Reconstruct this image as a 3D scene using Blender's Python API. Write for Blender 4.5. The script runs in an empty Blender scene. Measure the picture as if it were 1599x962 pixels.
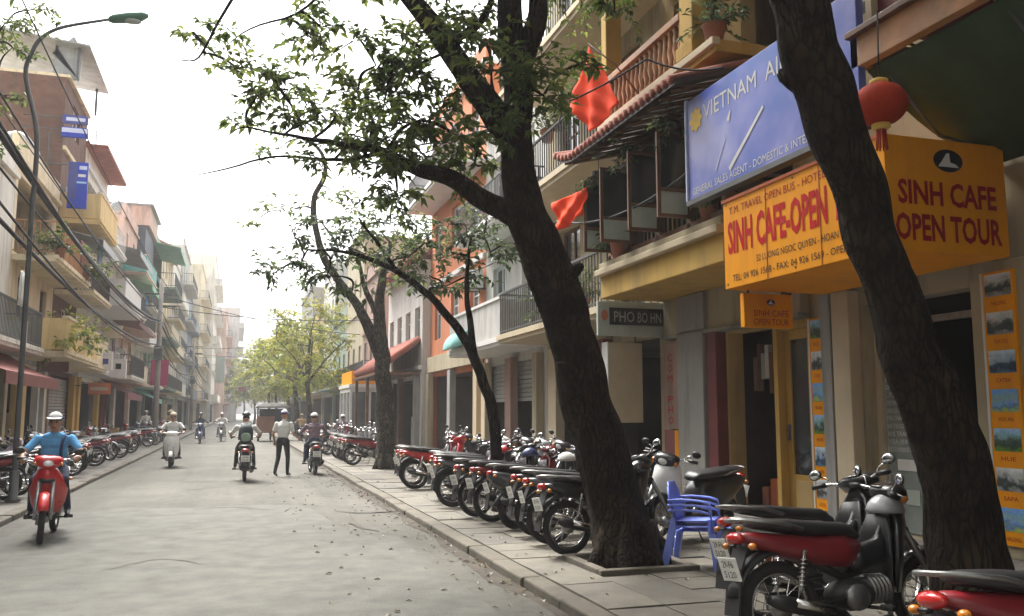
import bpy, math, random
import numpy as np
from mathutils import Vector, Matrix, noise

SC = bpy.context.scene
COL = SC.collection
R = math.radians
rnd = random.Random(7)

# ------------------------------------------------------------------ camera
CAM_H, YAW, PITCH, FPX = 1.6, R(17.4), R(6.83), 1370.0
cam_d = bpy.data.cameras.new('camera')
cam_d.sensor_width = 36.0
cam_d.lens = 36.0 * FPX / 1599.0
cam_d.clip_start = 0.05
cam_d.clip_end = 3000
cam = bpy.data.objects.new('camera', cam_d)
COL.objects.link(cam)
cam.location = (0, 0, CAM_H)
cam.rotation_euler = (math.pi / 2 + PITCH, 0, -YAW)
SC.camera = cam

# ------------------------------------------------------------------ sky, sun, exposure
SUN_EL, SUN_ROT = R(58), R(340)
W = bpy.data.worlds.new('World')
SC.world = W
W.use_nodes = True
wn = W.node_tree
for n in list(wn.nodes):
    wn.nodes.remove(n)
sky = wn.nodes.new('ShaderNodeTexSky')
sky.sky_type = 'NISHITA'
sky.sun_disc = False
sky.sun_elevation = SUN_EL
sky.sun_rotation = SUN_ROT
sky.air_density = 1.0
sky.dust_density = 6.0
sky.ozone_density = 1.0
hs = wn.nodes.new('ShaderNodeHueSaturation')
hs.inputs['Saturation'].default_value = 0.12
bgn = wn.nodes.new('ShaderNodeBackground')
bgn.inputs['Strength'].default_value = 0.115
wo = wn.nodes.new('ShaderNodeOutputWorld')
wn.links.new(sky.outputs[0], hs.inputs['Color'])
wn.links.new(hs.outputs[0], bgn.inputs['Color'])
wn.links.new(bgn.outputs[0], wo.inputs['Surface'])

sun_d = bpy.data.lights.new('sun', 'SUN')
sun_d.energy = 1.8
sun_d.angle = R(28)
sun_d.color = (1.0, 0.96, 0.9)
sun = bpy.data.objects.new('sun', sun_d)
COL.objects.link(sun)
# direction towards the sun: rotation measured clockwise from +Y
sdir = Vector((math.sin(SUN_ROT) * math.cos(SUN_EL), math.cos(SUN_ROT) * math.cos(SUN_EL), math.sin(SUN_EL)))
sun.rotation_euler = sdir.to_track_quat('Z', 'Y').to_euler()
sun.location = sdir * 60

SC.view_settings.view_transform = 'Standard'
SC.view_settings.look = 'None'
SC.view_settings.exposure = 2.15
SC.view_settings.gamma = 1.0
SC.view_settings.use_curve_mapping = False
SC.render.engine = 'CYCLES'
SC.cycles.use_denoising = True
SC.cycles.max_bounces = 8
SC.cycles.transparent_max_bounces = 12
SC.cycles.volume_bounces = 1

# ------------------------------------------------------------------ helpers
RM = cam.rotation_euler.to_matrix()
CP = Vector((0, 0, CAM_H))
def ray(px, py):
    return RM @ Vector(((px - 799.5) / FPX, (481 - py) / FPX, -1.0))
def atZ(px, py, Z):
    return CP + ray(px, py) * Z
def ground(px, py, z=0.0):
    r = ray(px, py)
    return CP + r * ((z - CAM_H) / r.z)
def onX(px, py, X):
    r = ray(px, py)
    return CP + r * (X / r.x)
def onY(px, py, Y):
    r = ray(px, py)
    return CP + r * (Y / r.y)

MATS = {}
def mat(key, col, rough=0.6, metal=0.0, var=0.15, scale=3.0, bump=0.0, bscale=60.0, stain=0.0, stain_col=(0.06, 0.055, 0.045),
        coat=0.0, spec=0.5, world=True, trans=0.0, vert=0.25, alpha=1.0):
    m = bpy.data.materials.new(key)
    m.use_nodes = True
    nt = m.node_tree
    b = nt.nodes['Principled BSDF']
    b.inputs['Roughness'].default_value = rough
    b.inputs['Metallic'].default_value = metal
    b.inputs['Specular IOR Level'].default_value = spec
    b.inputs['Coat Weight'].default_value = coat
    b.inputs['Coat Roughness'].default_value = 0.08
    b.inputs['Transmission Weight'].default_value = trans
    b.inputs['Alpha'].default_value = alpha
    L = nt.links.new
    if world:
        src = nt.nodes.new('ShaderNodeNewGeometry').outputs['Position']
    else:
        src = nt.nodes.new('ShaderNodeTexCoord').outputs['Object']
    n1 = nt.nodes.new('ShaderNodeTexNoise')
    n1.inputs['Scale'].default_value = scale
    n1.inputs['Detail'].default_value = 6
    n1.inputs['Roughness'].default_value = 0.62
    L(src, n1.inputs['Vector'])
    rp = nt.nodes.new('ShaderNodeValToRGB')
    rp.color_ramp.elements[0].position = 0.3
    rp.color_ramp.elements[1].position = 0.7
    c0 = [max(0, c * (1 - var)) for c in col]
    c1 = [min(1, c * (1 + var)) for c in col]
    rp.color_ramp.elements[0].color = (*c0, 1)
    rp.color_ramp.elements[1].color = (*c1, 1)
    L(n1.outputs[0], rp.inputs[0])
    out = rp.outputs[0]
    if stain > 0:
        mp = nt.nodes.new('ShaderNodeMapping')
        mp.inputs['Scale'].default_value = (2.2, 2.2, vert)
        L(src, mp.inputs[0])
        n2 = nt.nodes.new('ShaderNodeTexNoise')
        n2.inputs['Scale'].default_value = 1.3
        n2.inputs['Detail'].default_value = 8
        n2.inputs['Roughness'].default_value = 0.7
        L(mp.outputs[0], n2.inputs['Vector'])
        r2 = nt.nodes.new('ShaderNodeMapRange')
        r2.inputs['From Min'].default_value = 0.48
        r2.inputs['From Max'].default_value = 0.78
        r2.inputs['To Max'].default_value = stain
        L(n2.outputs[0], r2.inputs[0])
        mx = nt.nodes.new('ShaderNodeMix')
        mx.data_type = 'RGBA'
        L(r2.outputs[0], mx.inputs['Factor'])
        L(out, mx.inputs['A'])
        mx.inputs['B'].default_value = (*stain_col, 1)
        out = mx.outputs['Result']
    L(out, b.inputs['Base Color'])
    if bump > 0:
        n3 = nt.nodes.new('ShaderNodeTexNoise')
        n3.inputs['Scale'].default_value = bscale
        n3.inputs['Detail'].default_value = 5
        L(src, n3.inputs['Vector'])
        bp = nt.nodes.new('ShaderNodeBump')
        bp.inputs['Strength'].default_value = bump
        bp.inputs['Distance'].default_value = 0.02
        L(n3.outputs[0], bp.inputs['Height'])
        L(bp.outputs[0], b.inputs['Normal'])
    if rough < 0.9 and rough > 0.1 and trans == 0:
        rr = nt.nodes.new('ShaderNodeMapRange')
        rr.inputs['To Min'].default_value = max(0.03, rough - 0.12)
        rr.inputs['To Max'].default_value = min(1, rough + 0.15)
        L(n1.outputs[0], rr.inputs[0])
        L(rr.outputs[0], b.inputs['Roughness'])
    MATS[key] = m
    return m

class MB:
    """collects shapes; build() links them as one mesh object"""
    def __init__(s):
        s.v, s.f, s.k, s.sm = [], [], [], []
    def add(s, vs, fs, k='grey', smooth=False):
        o = len(s.v)
        s.v += [Vector(p) for p in vs]
        for f in fs:
            s.f.append([i + o for i in f]); s.k.append(k); s.sm.append(smooth)
        return s
    def merge(s, t, M=None):
        o = len(s.v)
        s.v += [(M @ p) if M is not None else p.copy() for p in t.v]
        s.f += [[i + o for i in f] for f in t.f]
        s.k += t.k; s.sm += t.sm
        return s
    def xf(s, M):
        s.v = [M @ p for p in s.v]
        return s
    def box(s, x0, x1, y0, y1, z0, z1, k='grey', M=None):
        vs = [Vector((x, y, z)) for x in (x0, x1) for y in (y0, y1) for z in (z0, z1)]
        if M is not None: vs = [M @ p for p in vs]
        return s.add(vs, [(0, 1, 3, 2), (4, 6, 7, 5), (0, 4, 5, 1), (2, 3, 7, 6), (0, 2, 6, 4), (1, 5, 7, 3)], k)
    def cbox(s, c, d, k='grey', rz=0, rx=0, ry=0):
        M = Matrix.Translation(c) @ Matrix.Rotation(rz, 4, 'Z') @ Matrix.Rotation(ry, 4, 'Y') @ Matrix.Rotation(rx, 4, 'X')
        return s.box(-d[0] / 2, d[0] / 2, -d[1] / 2, d[1] / 2, -d[2] / 2, d[2] / 2, k, M)
    def quad(s, a, b, c, d, k='grey'):
        return s.add([a, b, c, d], [(0, 1, 2, 3)], k)
    def rings(s, rings, k='grey', caps=True, smooth=True, closed=True):
        n = len(rings[0]); vs = [p for r in rings for p in r]; fs = []
        for i in range(len(rings) - 1):
            for j in range(n if closed else n - 1):
                j2 = (j + 1) % n
                fs.append((i * n + j, i * n + j2, (i + 1) * n + j2, (i + 1) * n + j))
        if caps and closed:
            fs.append(tuple(range(n - 1, -1, -1)))
            fs.append(tuple((len(rings) - 1) * n + j for j in range(n)))
        return s.add(vs, fs, k, smooth)
    def tube(s, path, r, n=8, k='grey', caps=True, jitter=0, sm=True):
        path = [Vector(p) for p in path]
        if not hasattr(r, '__len__'): r = [r] * len(path)
        t0 = (path[1] - path[0]).normalized()
        u = t0.orthogonal().normalized()
        rr = []
        for i, p in enumerate(path):
            a = path[max(0, i - 1)]; b = path[min(len(path) - 1, i + 1)]
            t = (b - a)
            t = t.normalized() if t.length > 1e-9 else t0
            u = (u - t * u.dot(t))
            u = u.normalized() if u.length > 1e-6 else t.orthogonal().normalized()
            w = t.cross(u)
            ring = []
            for j in range(n):
                an = 2 * math.pi * j / n
                q = r[i]
                if jitter:
                    q *= 1 + jitter * noise.noise(Vector((p.x * 2 + 1.7 * math.cos(an), p.y * 2 + 1.7 * math.sin(an), p.z * 1.6)))
                    if n > 16: q *= 1 - 0.2 * abs(noise.noise(Vector((5 * math.cos(an), 5 * math.sin(an), p.z * 1.5)))) + 0.05 * noise.noise(Vector((11 * math.cos(an), 11 * math.sin(an), p.z * 4)))
                ring.append(p + (u * math.cos(an) + w * math.sin(an)) * q)
            rr.append(ring)
        return s.rings(rr, k, caps, sm)
    def ell(s, c, r, k='grey', nu=12, nv=8, M=None):
        rr = []
        for i in range(1, nv):
            th = math.pi * i / nv
            ring = []
            for j in range(nu):
                a = 2 * math.pi * j / nu
                p = Vector((r[0] * math.sin(th) * math.cos(a), r[1] * math.sin(th) * math.sin(a), r[2] * math.cos(th)))
                if M is not None: p = M @ p
                ring.append(Vector(c) + p)
            rr.append(ring)
        o = len(s.v)
        s.rings(rr, k, False, True)
        top = Vector((0, 0, r[2])); bot = Vector((0, 0, -r[2]))
        if M is not None: top, bot = M @ top, M @ bot
        i0 = len(s.v); s.v += [Vector(c) + top, Vector(c) + bot]
        for j in range(nu):
            j2 = (j + 1) % nu
            s.f.append([i0, o + j2, o + j]); s.k.append(k); s.sm.append(True)
            b = o + (nv - 2) * nu
            s.f.append([i0 + 1, b + j, b + j2]); s.k.append(k); s.sm.append(True)
        return s
    def torus(s, c, Rr, r, k='grey', nR=28, nr=8, ax='Y', sq=1.0):
        rr = []
        for i in range(nR + 1):
            a = 2 * math.pi * i / nR
            ring = []
            for j in range(nr):
                b = 2 * math.pi * j / nr
                q = Rr + r * math.cos(b); w = r * sq * math.sin(b)
                d = {'Y': (q * math.cos(a), w, q * math.sin(a)), 'Z': (q * math.cos(a), q * math.sin(a), w), 'X': (w, q * math.cos(a), q * math.sin(a))}[ax]
                ring.append(Vector(c) + Vector(d))
            rr.append(ring)
        return s.rings(rr, k, False, True)
    def lathe(s, prof, c=(0, 0, 0), n=16, k='grey', M=None, caps=True):
        rr = []
        for (q, z) in prof:
            ring = [Vector((q * math.cos(2 * math.pi * j / n), q * math.sin(2 * math.pi * j / n), z)) for j in range(n)]
            if M is not None: ring = [M @ p for p in ring]
            rr.append([p + Vector(c) for p in ring])
        return s.rings(rr, k, caps, True)
    def mesh(s, name):
        me = bpy.data.meshes.new(name)
        me.from_pydata([tuple(p) for p in s.v], [], s.f)
        keys = []
        for k in s.k:
            if k not in keys: keys.append(k)
        for k in keys:
            me.materials.append(MATS['paint_slot'] if k == 'PAINT' else MATS[k])
        idx = {k: i for i, k in enumerate(keys)}
        me.polygons.foreach_set('material_index', [idx[k] for k in s.k])
        me.polygons.foreach_set('use_smooth', s.sm)
        me.update()
        PAINT[me.name] = idx.get('PAINT')
        return me
    def build(s, name, parent=None, bevel=0.0, world=True):
        if parent is not None and world:
            off = OFF.get(parent.name, Vector((0, 0, 0)))
            for p in s.v: p -= off
        o = bpy.data.objects.new(name, s.mesh(name))
        COL.objects.link(o)
        if parent is not None:
            o.parent = parent
            if world: OFF[o.name] = OFF.get(parent.name, Vector((0, 0, 0)))
        if bevel:
            md = o.modifiers.new('bevel', 'BEVEL'); md.width = bevel; md.segments = 2; md.limit_method = 'ANGLE'
        return o
PAINT = {}
OFF = {}
def tag(o, label=None, cat=None, group=None, kind=None):
    if label: o['label'] = label
    if cat: o['category'] = cat
    if group: o['group'] = group
    if kind: o['kind'] = kind
    return o
def empty(name, loc, label=None, cat=None, group=None, rz=0):
    o = bpy.data.objects.new(name, None)
    o.empty_display_size = 0.2
    COL.objects.link(o)
    o.location = loc; o.rotation_euler = (0, 0, rz)
    OFF[o.name] = Vector(loc)
    return tag(o, label, cat, group)
def single(mb, name, loc, label, cat, group=None, bevel=0.0):
    """a one-mesh thing with its origin at loc (shape given in world coordinates)"""
    for p in mb.v: p -= Vector(loc)
    o = mb.build(name, None, bevel)
    o.location = loc
    return tag(o, label, cat, group)
def text(parent, string, org, right, up, h, k, width=None, ext=0.004, name='lettering', center=False, font_shear=0, bold=0.0):
    cu = bpy.data.curves.new('lettering', 'FONT')
    cu.body = string
    cu.size = 1.0
    cu.extrude = 0.0
    cu.resolution_u = 2
    cu.offset = bold
    cu.shear = font_shear
    tmp = bpy.data.objects.new('tmp_text', cu)
    COL.objects.link(tmp)
    dg = bpy.context.evaluated_depsgraph_get()
    me = bpy.data.meshes.new_from_object(tmp.evaluated_get(dg))
    COL.objects.unlink(tmp); bpy.data.objects.remove(tmp); bpy.data.curves.remove(cu)
    n = len(me.vertices)
    co = np.empty(n * 3); me.vertices.foreach_get('co', co); co = co.reshape(-1, 3)
    x0, x1 = co[:, 0].min(), co[:, 0].max()
    sx = (width / (x1 - x0)) if width else h / 0.72
    sy = h / 0.72
    right = Vector(right); up = Vector(up); nor = right.cross(up)
    off = OFF.get(parent.name, Vector((0, 0, 0)))
    base = Vector(org) - off
    dx = (x0 + x1) / 2 if center else x0
    pts = [base + right * ((p[0] - dx) * sx) + up * (p[1] * sy) + nor * ext for p in co]
    for v, p in zip(me.vertices, pts): v.co = p
    me.materials.clear(); me.materials.append(MATS[k])
    me.name = name
    o = bpy.data.objects.new(name, me)
    COL.objects.link(o); o.parent = parent
    OFF[o.name] = off
    return o

# ------------------------------------------------------------------ materials
mat('paint_slot', (0.1, 0.1, 0.1))
mat('grey', (0.3, 0.3, 0.3))
mat('black', (0.012, 0.012, 0.013), 0.45, var=0.3, world=False)
mat('blackgloss', (0.01, 0.01, 0.011), 0.2, var=0.2, coat=0.6, world=False)
mat('rubber', (0.018, 0.017, 0.016), 0.85, var=0.35, scale=12, world=False)
mat('vinyl', (0.02, 0.02, 0.021), 0.42, var=0.25, scale=8, bump=0.1, world=False)
mat('chrome', (0.62, 0.61, 0.59), 0.22, 1.0, var=0.15, scale=10, world=False)
mat('alu', (0.3, 0.3, 0.29), 0.38, 0.9, var=0.25, scale=14, world=False)
mat('engine', (0.06, 0.06, 0.06), 0.55, 0.6, var=0.4, scale=14, world=False)
mat('lampglass', (0.75, 0.76, 0.76), 0.1, 0.3, var=0.1, coat=0.8, world=False)
mat('taillight', (0.45, 0.015, 0.012), 0.15, var=0.15, coat=0.8, world=False)
mat('amber', (0.6, 0.2, 0.02), 0.2, var=0.15, coat=0.8, world=False)
mat('plate', (0.74, 0.74, 0.7), 0.5, var=0.08, scale=8, world=False)
mat('ink', (0.02, 0.02, 0.025), 0.6, var=0.1, spec=0.12)
mat('mirror', (0.75, 0.78, 0.8), 0.06, 1.0, var=0.03, world=False)
for k, c in dict(p_red=(0.5, 0.012, 0.014), p_dred=(0.22, 0.012, 0.018), p_black=(0.012, 0.012, 0.014), p_blue=(0.03, 0.05, 0.16), p_silver=(0.36, 0.37, 0.38),
                 p_white=(0.72, 0.72, 0.7), p_green=(0.03, 0.07, 0.05), p_grey=(0.09, 0.09, 0.1), p_mauve=(0.28, 0.2, 0.27)).items():
    mat(k, c, 0.3, 0.0, var=0.15, scale=5, coat=0.5, world=False, stain=0.3, stain_col=(0.04, 0.034, 0.026), vert=1.5)
mat('asph_edge', (0.05, 0.04, 0.028), 0.95, var=0.4, scale=2.0, bump=0.4)
mat('kerb', (0.11, 0.096, 0.072), 0.9, var=0.3, scale=2.5, bump=0.4, bscale=50, stain=0.6, vert=1.0)
mat('slab1', (0.125, 0.113, 0.09), 0.88, var=0.25, scale=3.5, bump=0.3, stain=0.55, vert=1.0)
mat('slab2', (0.14, 0.126, 0.098), 0.88, var=0.25, scale=3.0, bump=0.3, stain=0.5, vert=1.0)
mat('slab3', (0.11, 0.101, 0.082), 0.88, var=0.3, scale=4.0, bump=0.3, stain=0.6, vert=1.0)
mat('pave', (0.15, 0.14, 0.12), 0.92, var=0.3, scale=1.2, bump=0.3, stain=0.5, vert=1.0)
mat('concrete', (0.24, 0.225, 0.2), 0.85, var=0.25, scale=1.5, bump=0.2, stain=0.6)
mat('steel', (0.1, 0.105, 0.105), 0.55, 0.5, var=0.25, scale=4, stain=0.3)
mat('cable', (0.02, 0.02, 0.022), 0.7, var=0.2)
def bark_mat(key, lo, hi, crackc):
    m = bpy.data.materials.new(key); m.use_nodes = True
    nt = m.node_tree; L = nt.links.new; b = nt.nodes['Principled BSDF']; b.inputs['Roughness'].default_value = 0.95; b.inputs['Specular IOR Level'].default_value = 0.15
    pos = nt.nodes.new('ShaderNodeNewGeometry').outputs['Position']
    mp = nt.nodes.new('ShaderNodeMapping'); mp.inputs['Scale'].default_value = (1, 1, 0.28); L(pos, mp.inputs[0])
    wz = nt.nodes.new('ShaderNodeTexNoise'); wz.inputs['Scale'].default_value = 6; wz.inputs['Detail'].default_value = 5; L(mp.outputs[0], wz.inputs['Vector'])
    wm = nt.nodes.new('ShaderNodeMix'); wm.data_type = 'RGBA'; wm.inputs['Factor'].default_value = 0.14; L(mp.outputs[0], wm.inputs['A']); L(wz.outputs['Color'], wm.inputs['B'])
    vo = nt.nodes.new('ShaderNodeTexVoronoi'); vo.feature = 'DISTANCE_TO_EDGE'; vo.inputs['Scale'].default_value = 26; L(wm.outputs['Result'], vo.inputs['Vector'])
    mr = nt.nodes.new('ShaderNodeMapRange'); mr.inputs['From Max'].default_value = 0.22; L(vo.outputs['Distance'], mr.inputs[0])
    n1 = nt.nodes.new('ShaderNodeTexNoise'); n1.inputs['Scale'].default_value = 3.2; n1.inputs['Detail'].default_value = 8; n1.inputs['Roughness'].default_value = 0.7; L(pos, n1.inputs['Vector'])
    rp = nt.nodes.new('ShaderNodeValToRGB'); rp.color_ramp.elements[0].position = 0.36; rp.color_ramp.elements[0].color = (*lo, 1); rp.color_ramp.elements[1].position = 0.68; rp.color_ramp.elements[1].color = (*hi, 1); L(n1.outputs[0], rp.inputs[0])
    mx = nt.nodes.new('ShaderNodeMix'); mx.data_type = 'RGBA'; mx.inputs['A'].default_value = (*crackc, 1); L(mr.outputs[0], mx.inputs['Factor']); L(rp.outputs[0], mx.inputs['B']); L(mx.outputs['Result'], b.inputs['Base Color'])
    bp = nt.nodes.new('ShaderNodeBump'); bp.inputs['Strength'].default_value = 1.0; bp.inputs['Distance'].default_value = 0.02; L(mr.outputs[0], bp.inputs['Height']); L(bp.outputs[0], b.inputs['Normal'])
    MATS[key] = m
bark_mat('bark', (0.016, 0.011, 0.008), (0.05, 0.036, 0.022), (0.011, 0.008, 0.006))
bark_mat('bark2', (0.06, 0.05, 0.038), (0.15, 0.13, 0.1), (0.02, 0.017, 0.014))
mat('twig', (0.04, 0.032, 0.022), 0.9, var=0.3)
mat('glass', (0.03, 0.035, 0.04), 0.07, var=0.3, scale=0.8, spec=0.8)
mat('glass2', (0.1, 0.12, 0.125), 0.1, var=0.4, scale=0.6, spec=0.8)
mat('dark', (0.009, 0.008, 0.007), 0.8, var=0.5, scale=1.0)  # near-black: shade inside rooms and doorways put into the surface colour
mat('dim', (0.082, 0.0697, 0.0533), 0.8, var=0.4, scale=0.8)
mat('w_cream', (0.369, 0.312, 0.205), 0.85, var=0.12, scale=0.9, bump=0.1, stain=0.72)
mat('w_yellow', (0.451, 0.279, 0.0574), 0.82, var=0.12, scale=0.9, bump=0.1, stain=0.51)
mat('w_ochre', (0.41, 0.287, 0.115), 0.82, var=0.14, scale=0.9, bump=0.1, stain=0.65)
mat('w_white', (0.476, 0.459, 0.426), 0.85, var=0.1, scale=0.9, bump=0.1, stain=0.72)
mat('w_grey', (0.262, 0.254, 0.238), 0.85, var=0.15, scale=0.9, bump=0.1, stain=0.80)
mat('w_orange', (0.492, 0.164, 0.0656), 0.85, var=0.12, scale=0.9, bump=0.1, stain=0.36)
mat('w_brick', (0.131, 0.0656, 0.0451), 0.9, var=0.3, scale=2.5, bump=0.3, stain=0.58)
mat('w_pink', (0.312, 0.197, 0.156), 0.85, var=0.15, scale=0.9, stain=0.72)
mat('w_green', (0.197, 0.262, 0.205), 0.85, var=0.15, scale=0.9, stain=0.65)
mat('w_blue', (0.205, 0.262, 0.312), 0.85, var=0.15, scale=0.9, stain=0.65)
mat('w_pale', (0.72, 0.69, 0.62), 0.85, var=0.1, scale=0.9, stain=0.65)  # pale wall copies: brightness of the sunless left fronts put into colour
mat('w_palec', (0.68, 0.58, 0.4), 0.85, var=0.12, scale=0.9, stain=0.65)
mat('w_palep', (0.6, 0.42, 0.34), 0.85, var=0.12, scale=0.9, stain=0.65)
mat('w_paleo', (0.68, 0.5, 0.22), 0.85, var=0.12, scale=0.9, stain=0.58)
mat('cart_brown', (0.2, 0.085, 0.05), 0.7, var=0.25, scale=2)
mat('roofred', (0.3, 0.1, 0.07), 0.85, var=0.35, scale=3, bump=0.3, stain=0.4)
mat('rooftin', (0.287, 0.295, 0.295), 0.5, 0.4, var=0.3, scale=1.5, stain=0.5)
mat('wood', (0.13, 0.06, 0.03), 0.55, var=0.35, scale=4, bump=0.15, vert=3)
mat('wood2', (0.36, 0.17, 0.07), 0.55, var=0.3, scale=4, bump=0.15)
mat('wooddark', (0.04, 0.024, 0.018), 0.5, var=0.4, scale=4)
mat('maroon', (0.14, 0.03, 0.03), 0.5, var=0.25, scale=3)
mat('c_green', (0.035, 0.062, 0.03), 0.85, var=0.3, scale=2, bump=0.15)
mat('c_teal', (0.16, 0.38, 0.35), 0.8, var=0.2, scale=2)
mat('c_mint', (0.3, 0.55, 0.4), 0.8, var=0.2, scale=2, stain=0.3)
mat('c_maroon', (0.2, 0.07, 0.07), 0.85, var=0.25, scale=2)
mat('c_red', (0.2, 0.06, 0.045), 0.85, var=0.2, scale=2)
mat('c_magenta', (0.36, 0.04, 0.12), 0.8, var=0.2, scale=2)
mat('flag', (0.8, 0.06, 0.014), 0.75, var=0.1, scale=3, spec=0.12)
mat('s_orange', (0.8, 0.31, 0.006), 0.5, var=0.08, scale=1.5, stain=0.22, spec=0.12)
mat('s_red', (0.45, 0.005, 0.006), 0.45, var=0.08, spec=0.12)
mat('s_dred', (0.3, 0.015, 0.012), 0.5, var=0.1, spec=0.12)
mat('s_white', (0.64, 0.631, 0.607), 0.5, var=0.06, stain=0.15, spec=0.12)
mat('s_cream', (0.508, 0.426, 0.295), 0.55, var=0.08, stain=0.15, spec=0.12)
mat('s_blue', (0.03, 0.06, 0.42), 0.45, var=0.15, spec=0.12)
mat('s_navy', (0.07, 0.08, 0.26), 0.45, var=0.15, spec=0.12)
mat('s_sky', (0.35, 0.55, 0.75), 0.5, var=0.2, spec=0.12)
mat('s_gold', (0.75, 0.5, 0.12), 0.5, var=0.1, spec=0.12)
mat('s_pale', (0.5, 0.54, 0.72), 0.5, var=0.1, spec=0.12)
mat('s_rust', (0.45, 0.13, 0.06), 0.6, var=0.15, spec=0.12)
mat('s_paleg', (0.41, 0.459, 0.41), 0.55, var=0.12, stain=0.2, spec=0.12)
mat('slate', (0.05, 0.06, 0.075), 0.6, var=0.2, scale=1)
mat('shutter', (0.369, 0.377, 0.361), 0.6, 0.2, var=0.15, scale=2, stain=0.4)
mat('lantern', (0.36, 0.035, 0.014), 0.7, var=0.2, scale=8, spec=0.12)
mat('chairblue', (0.2, 0.27, 0.75), 0.4, var=0.12, scale=6, world=False)
mat('terracotta', (0.3, 0.12, 0.07), 0.85, var=0.25)
mat('skin', (0.36, 0.2, 0.13), 0.55, var=0.1, scale=8, world=False)
mat('hair', (0.012, 0.01, 0.01), 0.5, var=0.3, scale=30, world=False)
mat('shirt_blue', (0.1, 0.34, 0.62), 0.85, var=0.15, scale=6, bump=0.9, bscale=11, world=False)
mat('shirt_white', (0.6, 0.6, 0.57), 0.85, var=0.1, scale=6, bump=0.9, bscale=11, world=False)
mat('shirt_mauve', (0.16, 0.11, 0.13), 0.85, var=0.5, scale=16, world=False)
mat('shirt_dark', (0.03, 0.035, 0.05), 0.85, var=0.3, scale=6, world=False)
mat('shirt_tan', (0.45, 0.3, 0.16), 0.85, var=0.2, scale=6, world=False)
mat('jeans', (0.02, 0.028, 0.06), 0.85, var=0.3, scale=8, bump=0.8, bscale=12, world=False)
mat('trouser', (0.012, 0.012, 0.015), 0.85, var=0.3, scale=8, world=False)
mat('strap', (0.015, 0.03, 0.1), 0.8, var=0.2, world=False)
mat('bagdark', (0.02, 0.03, 0.035), 0.75, var=0.3, scale=6, world=False)
mat('baggreen', (0.25, 0.33, 0.25), 0.75, var=0.2, scale=6, world=False)

def leafmat(key, a, b, c):
    m = bpy.data.materials.new(key); m.use_nodes = True
    nt = m.node_tree; L = nt.links.new
    for n in list(nt.nodes): nt.nodes.remove(n)
    g = nt.nodes.new('ShaderNodeNewGeometry')
    nz = nt.nodes.new('ShaderNodeTexNoise'); nz.inputs['Scale'].default_value = 1.6; nz.inputs['Detail'].default_value = 2
    L(g.outputs['Position'], nz.inputs['Vector'])
    ad = nt.nodes.new('ShaderNodeMath'); ad.operation = 'MULTIPLY_ADD'
    L(g.outputs['Random Per Island'], ad.inputs[0]); ad.inputs[1].default_value = 0.55
    sb = nt.nodes.new('ShaderNodeMath'); sb.operation = 'SUBTRACT'; L(nz.outputs[0], sb.inputs[0]); sb.inputs[1].default_value = 0.25
    L(sb.outputs[0], ad.inputs[2])
    rp = nt.nodes.new('ShaderNodeValToRGB')
    rp.color_ramp.elements[0].position = 0.15; rp.color_ramp.elements[0].color = (*a, 1)
    rp.color_ramp.elements[1].position = 0.9; rp.color_ramp.elements[1].color = (*c, 1)
    e = rp.color_ramp.elements.new(0.55); e.color = (*b, 1)
    L(ad.outputs[0], rp.inputs[0])
    d = nt.nodes.new('ShaderNodeBsdfPrincipled'); d.inputs['Roughness'].default_value = 0.5; d.inputs['Specular IOR Level'].default_value = 0.3
    t = nt.nodes.new('ShaderNodeBsdfTranslucent')
    hs2 = nt.nodes.new('ShaderNodeHueSaturation'); hs2.inputs['Value'].default_value = 1.3; hs2.inputs['Hue'].default_value = 0.48
    L(rp.outputs[0], d.inputs['Base Color']); L(rp.outputs[0], hs2.inputs['Color']); L(hs2.outputs[0], t.inputs['Color'])
    mx = nt.nodes.new('ShaderNodeMixShader'); mx.inputs[0].default_value = 0.5
    L(d.outputs[0], mx.inputs[1]); L(t.outputs[0], mx.inputs[2])
    o = nt.nodes.new('ShaderNodeOutputMaterial'); L(mx.outputs[0], o.inputs['Surface'])
    MATS[key] = m
leafmat('leaf', (0.03, 0.055, 0.018), (0.07, 0.11, 0.028), (0.17, 0.2, 0.045))
leafmat('leafdark', (0.025, 0.042, 0.02), (0.045, 0.07, 0.03), (0.09, 0.12, 0.045))
leafmat('leaflight', (0.08, 0.12, 0.02), (0.17, 0.21, 0.03), (0.34, 0.3, 0.04))

# print on the blue billboard: sky gradient with clouds (a printed picture)
def billboard_mat():
    m = bpy.data.materials.new('s_billboard'); m.use_nodes = True
    nt = m.node_tree; L = nt.links.new; b = nt.nodes['Principled BSDF']
    b.inputs['Roughness'].default_value = 0.4
    tc = nt.nodes.new('ShaderNodeTexCoord')
    nz = nt.nodes.new('ShaderNodeTexNoise'); nz.inputs['Scale'].default_value = 1.1; nz.inputs['Detail'].default_value = 3
    L(tc.outputs['Object'], nz.inputs['Vector'])
    rp = nt.nodes.new('ShaderNodeValToRGB')
    rp.color_ramp.elements[0].position = 0.36; rp.color_ramp.elements[0].color = (0.02, 0.08, 0.4, 1)
    rp.color_ramp.elements[1].position = 0.66; rp.color_ramp.elements[1].color = (0.26, 0.27, 0.56, 1)
    e = rp.color_ramp.elements.new(0.5); e.color = (0.1, 0.13, 0.46, 1)
    L(nz.outputs[0], rp.inputs[0]); L(rp.outputs[0], b.inputs['Base Color'])
    MATS['s_billboard'] = m
billboard_mat()
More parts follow.
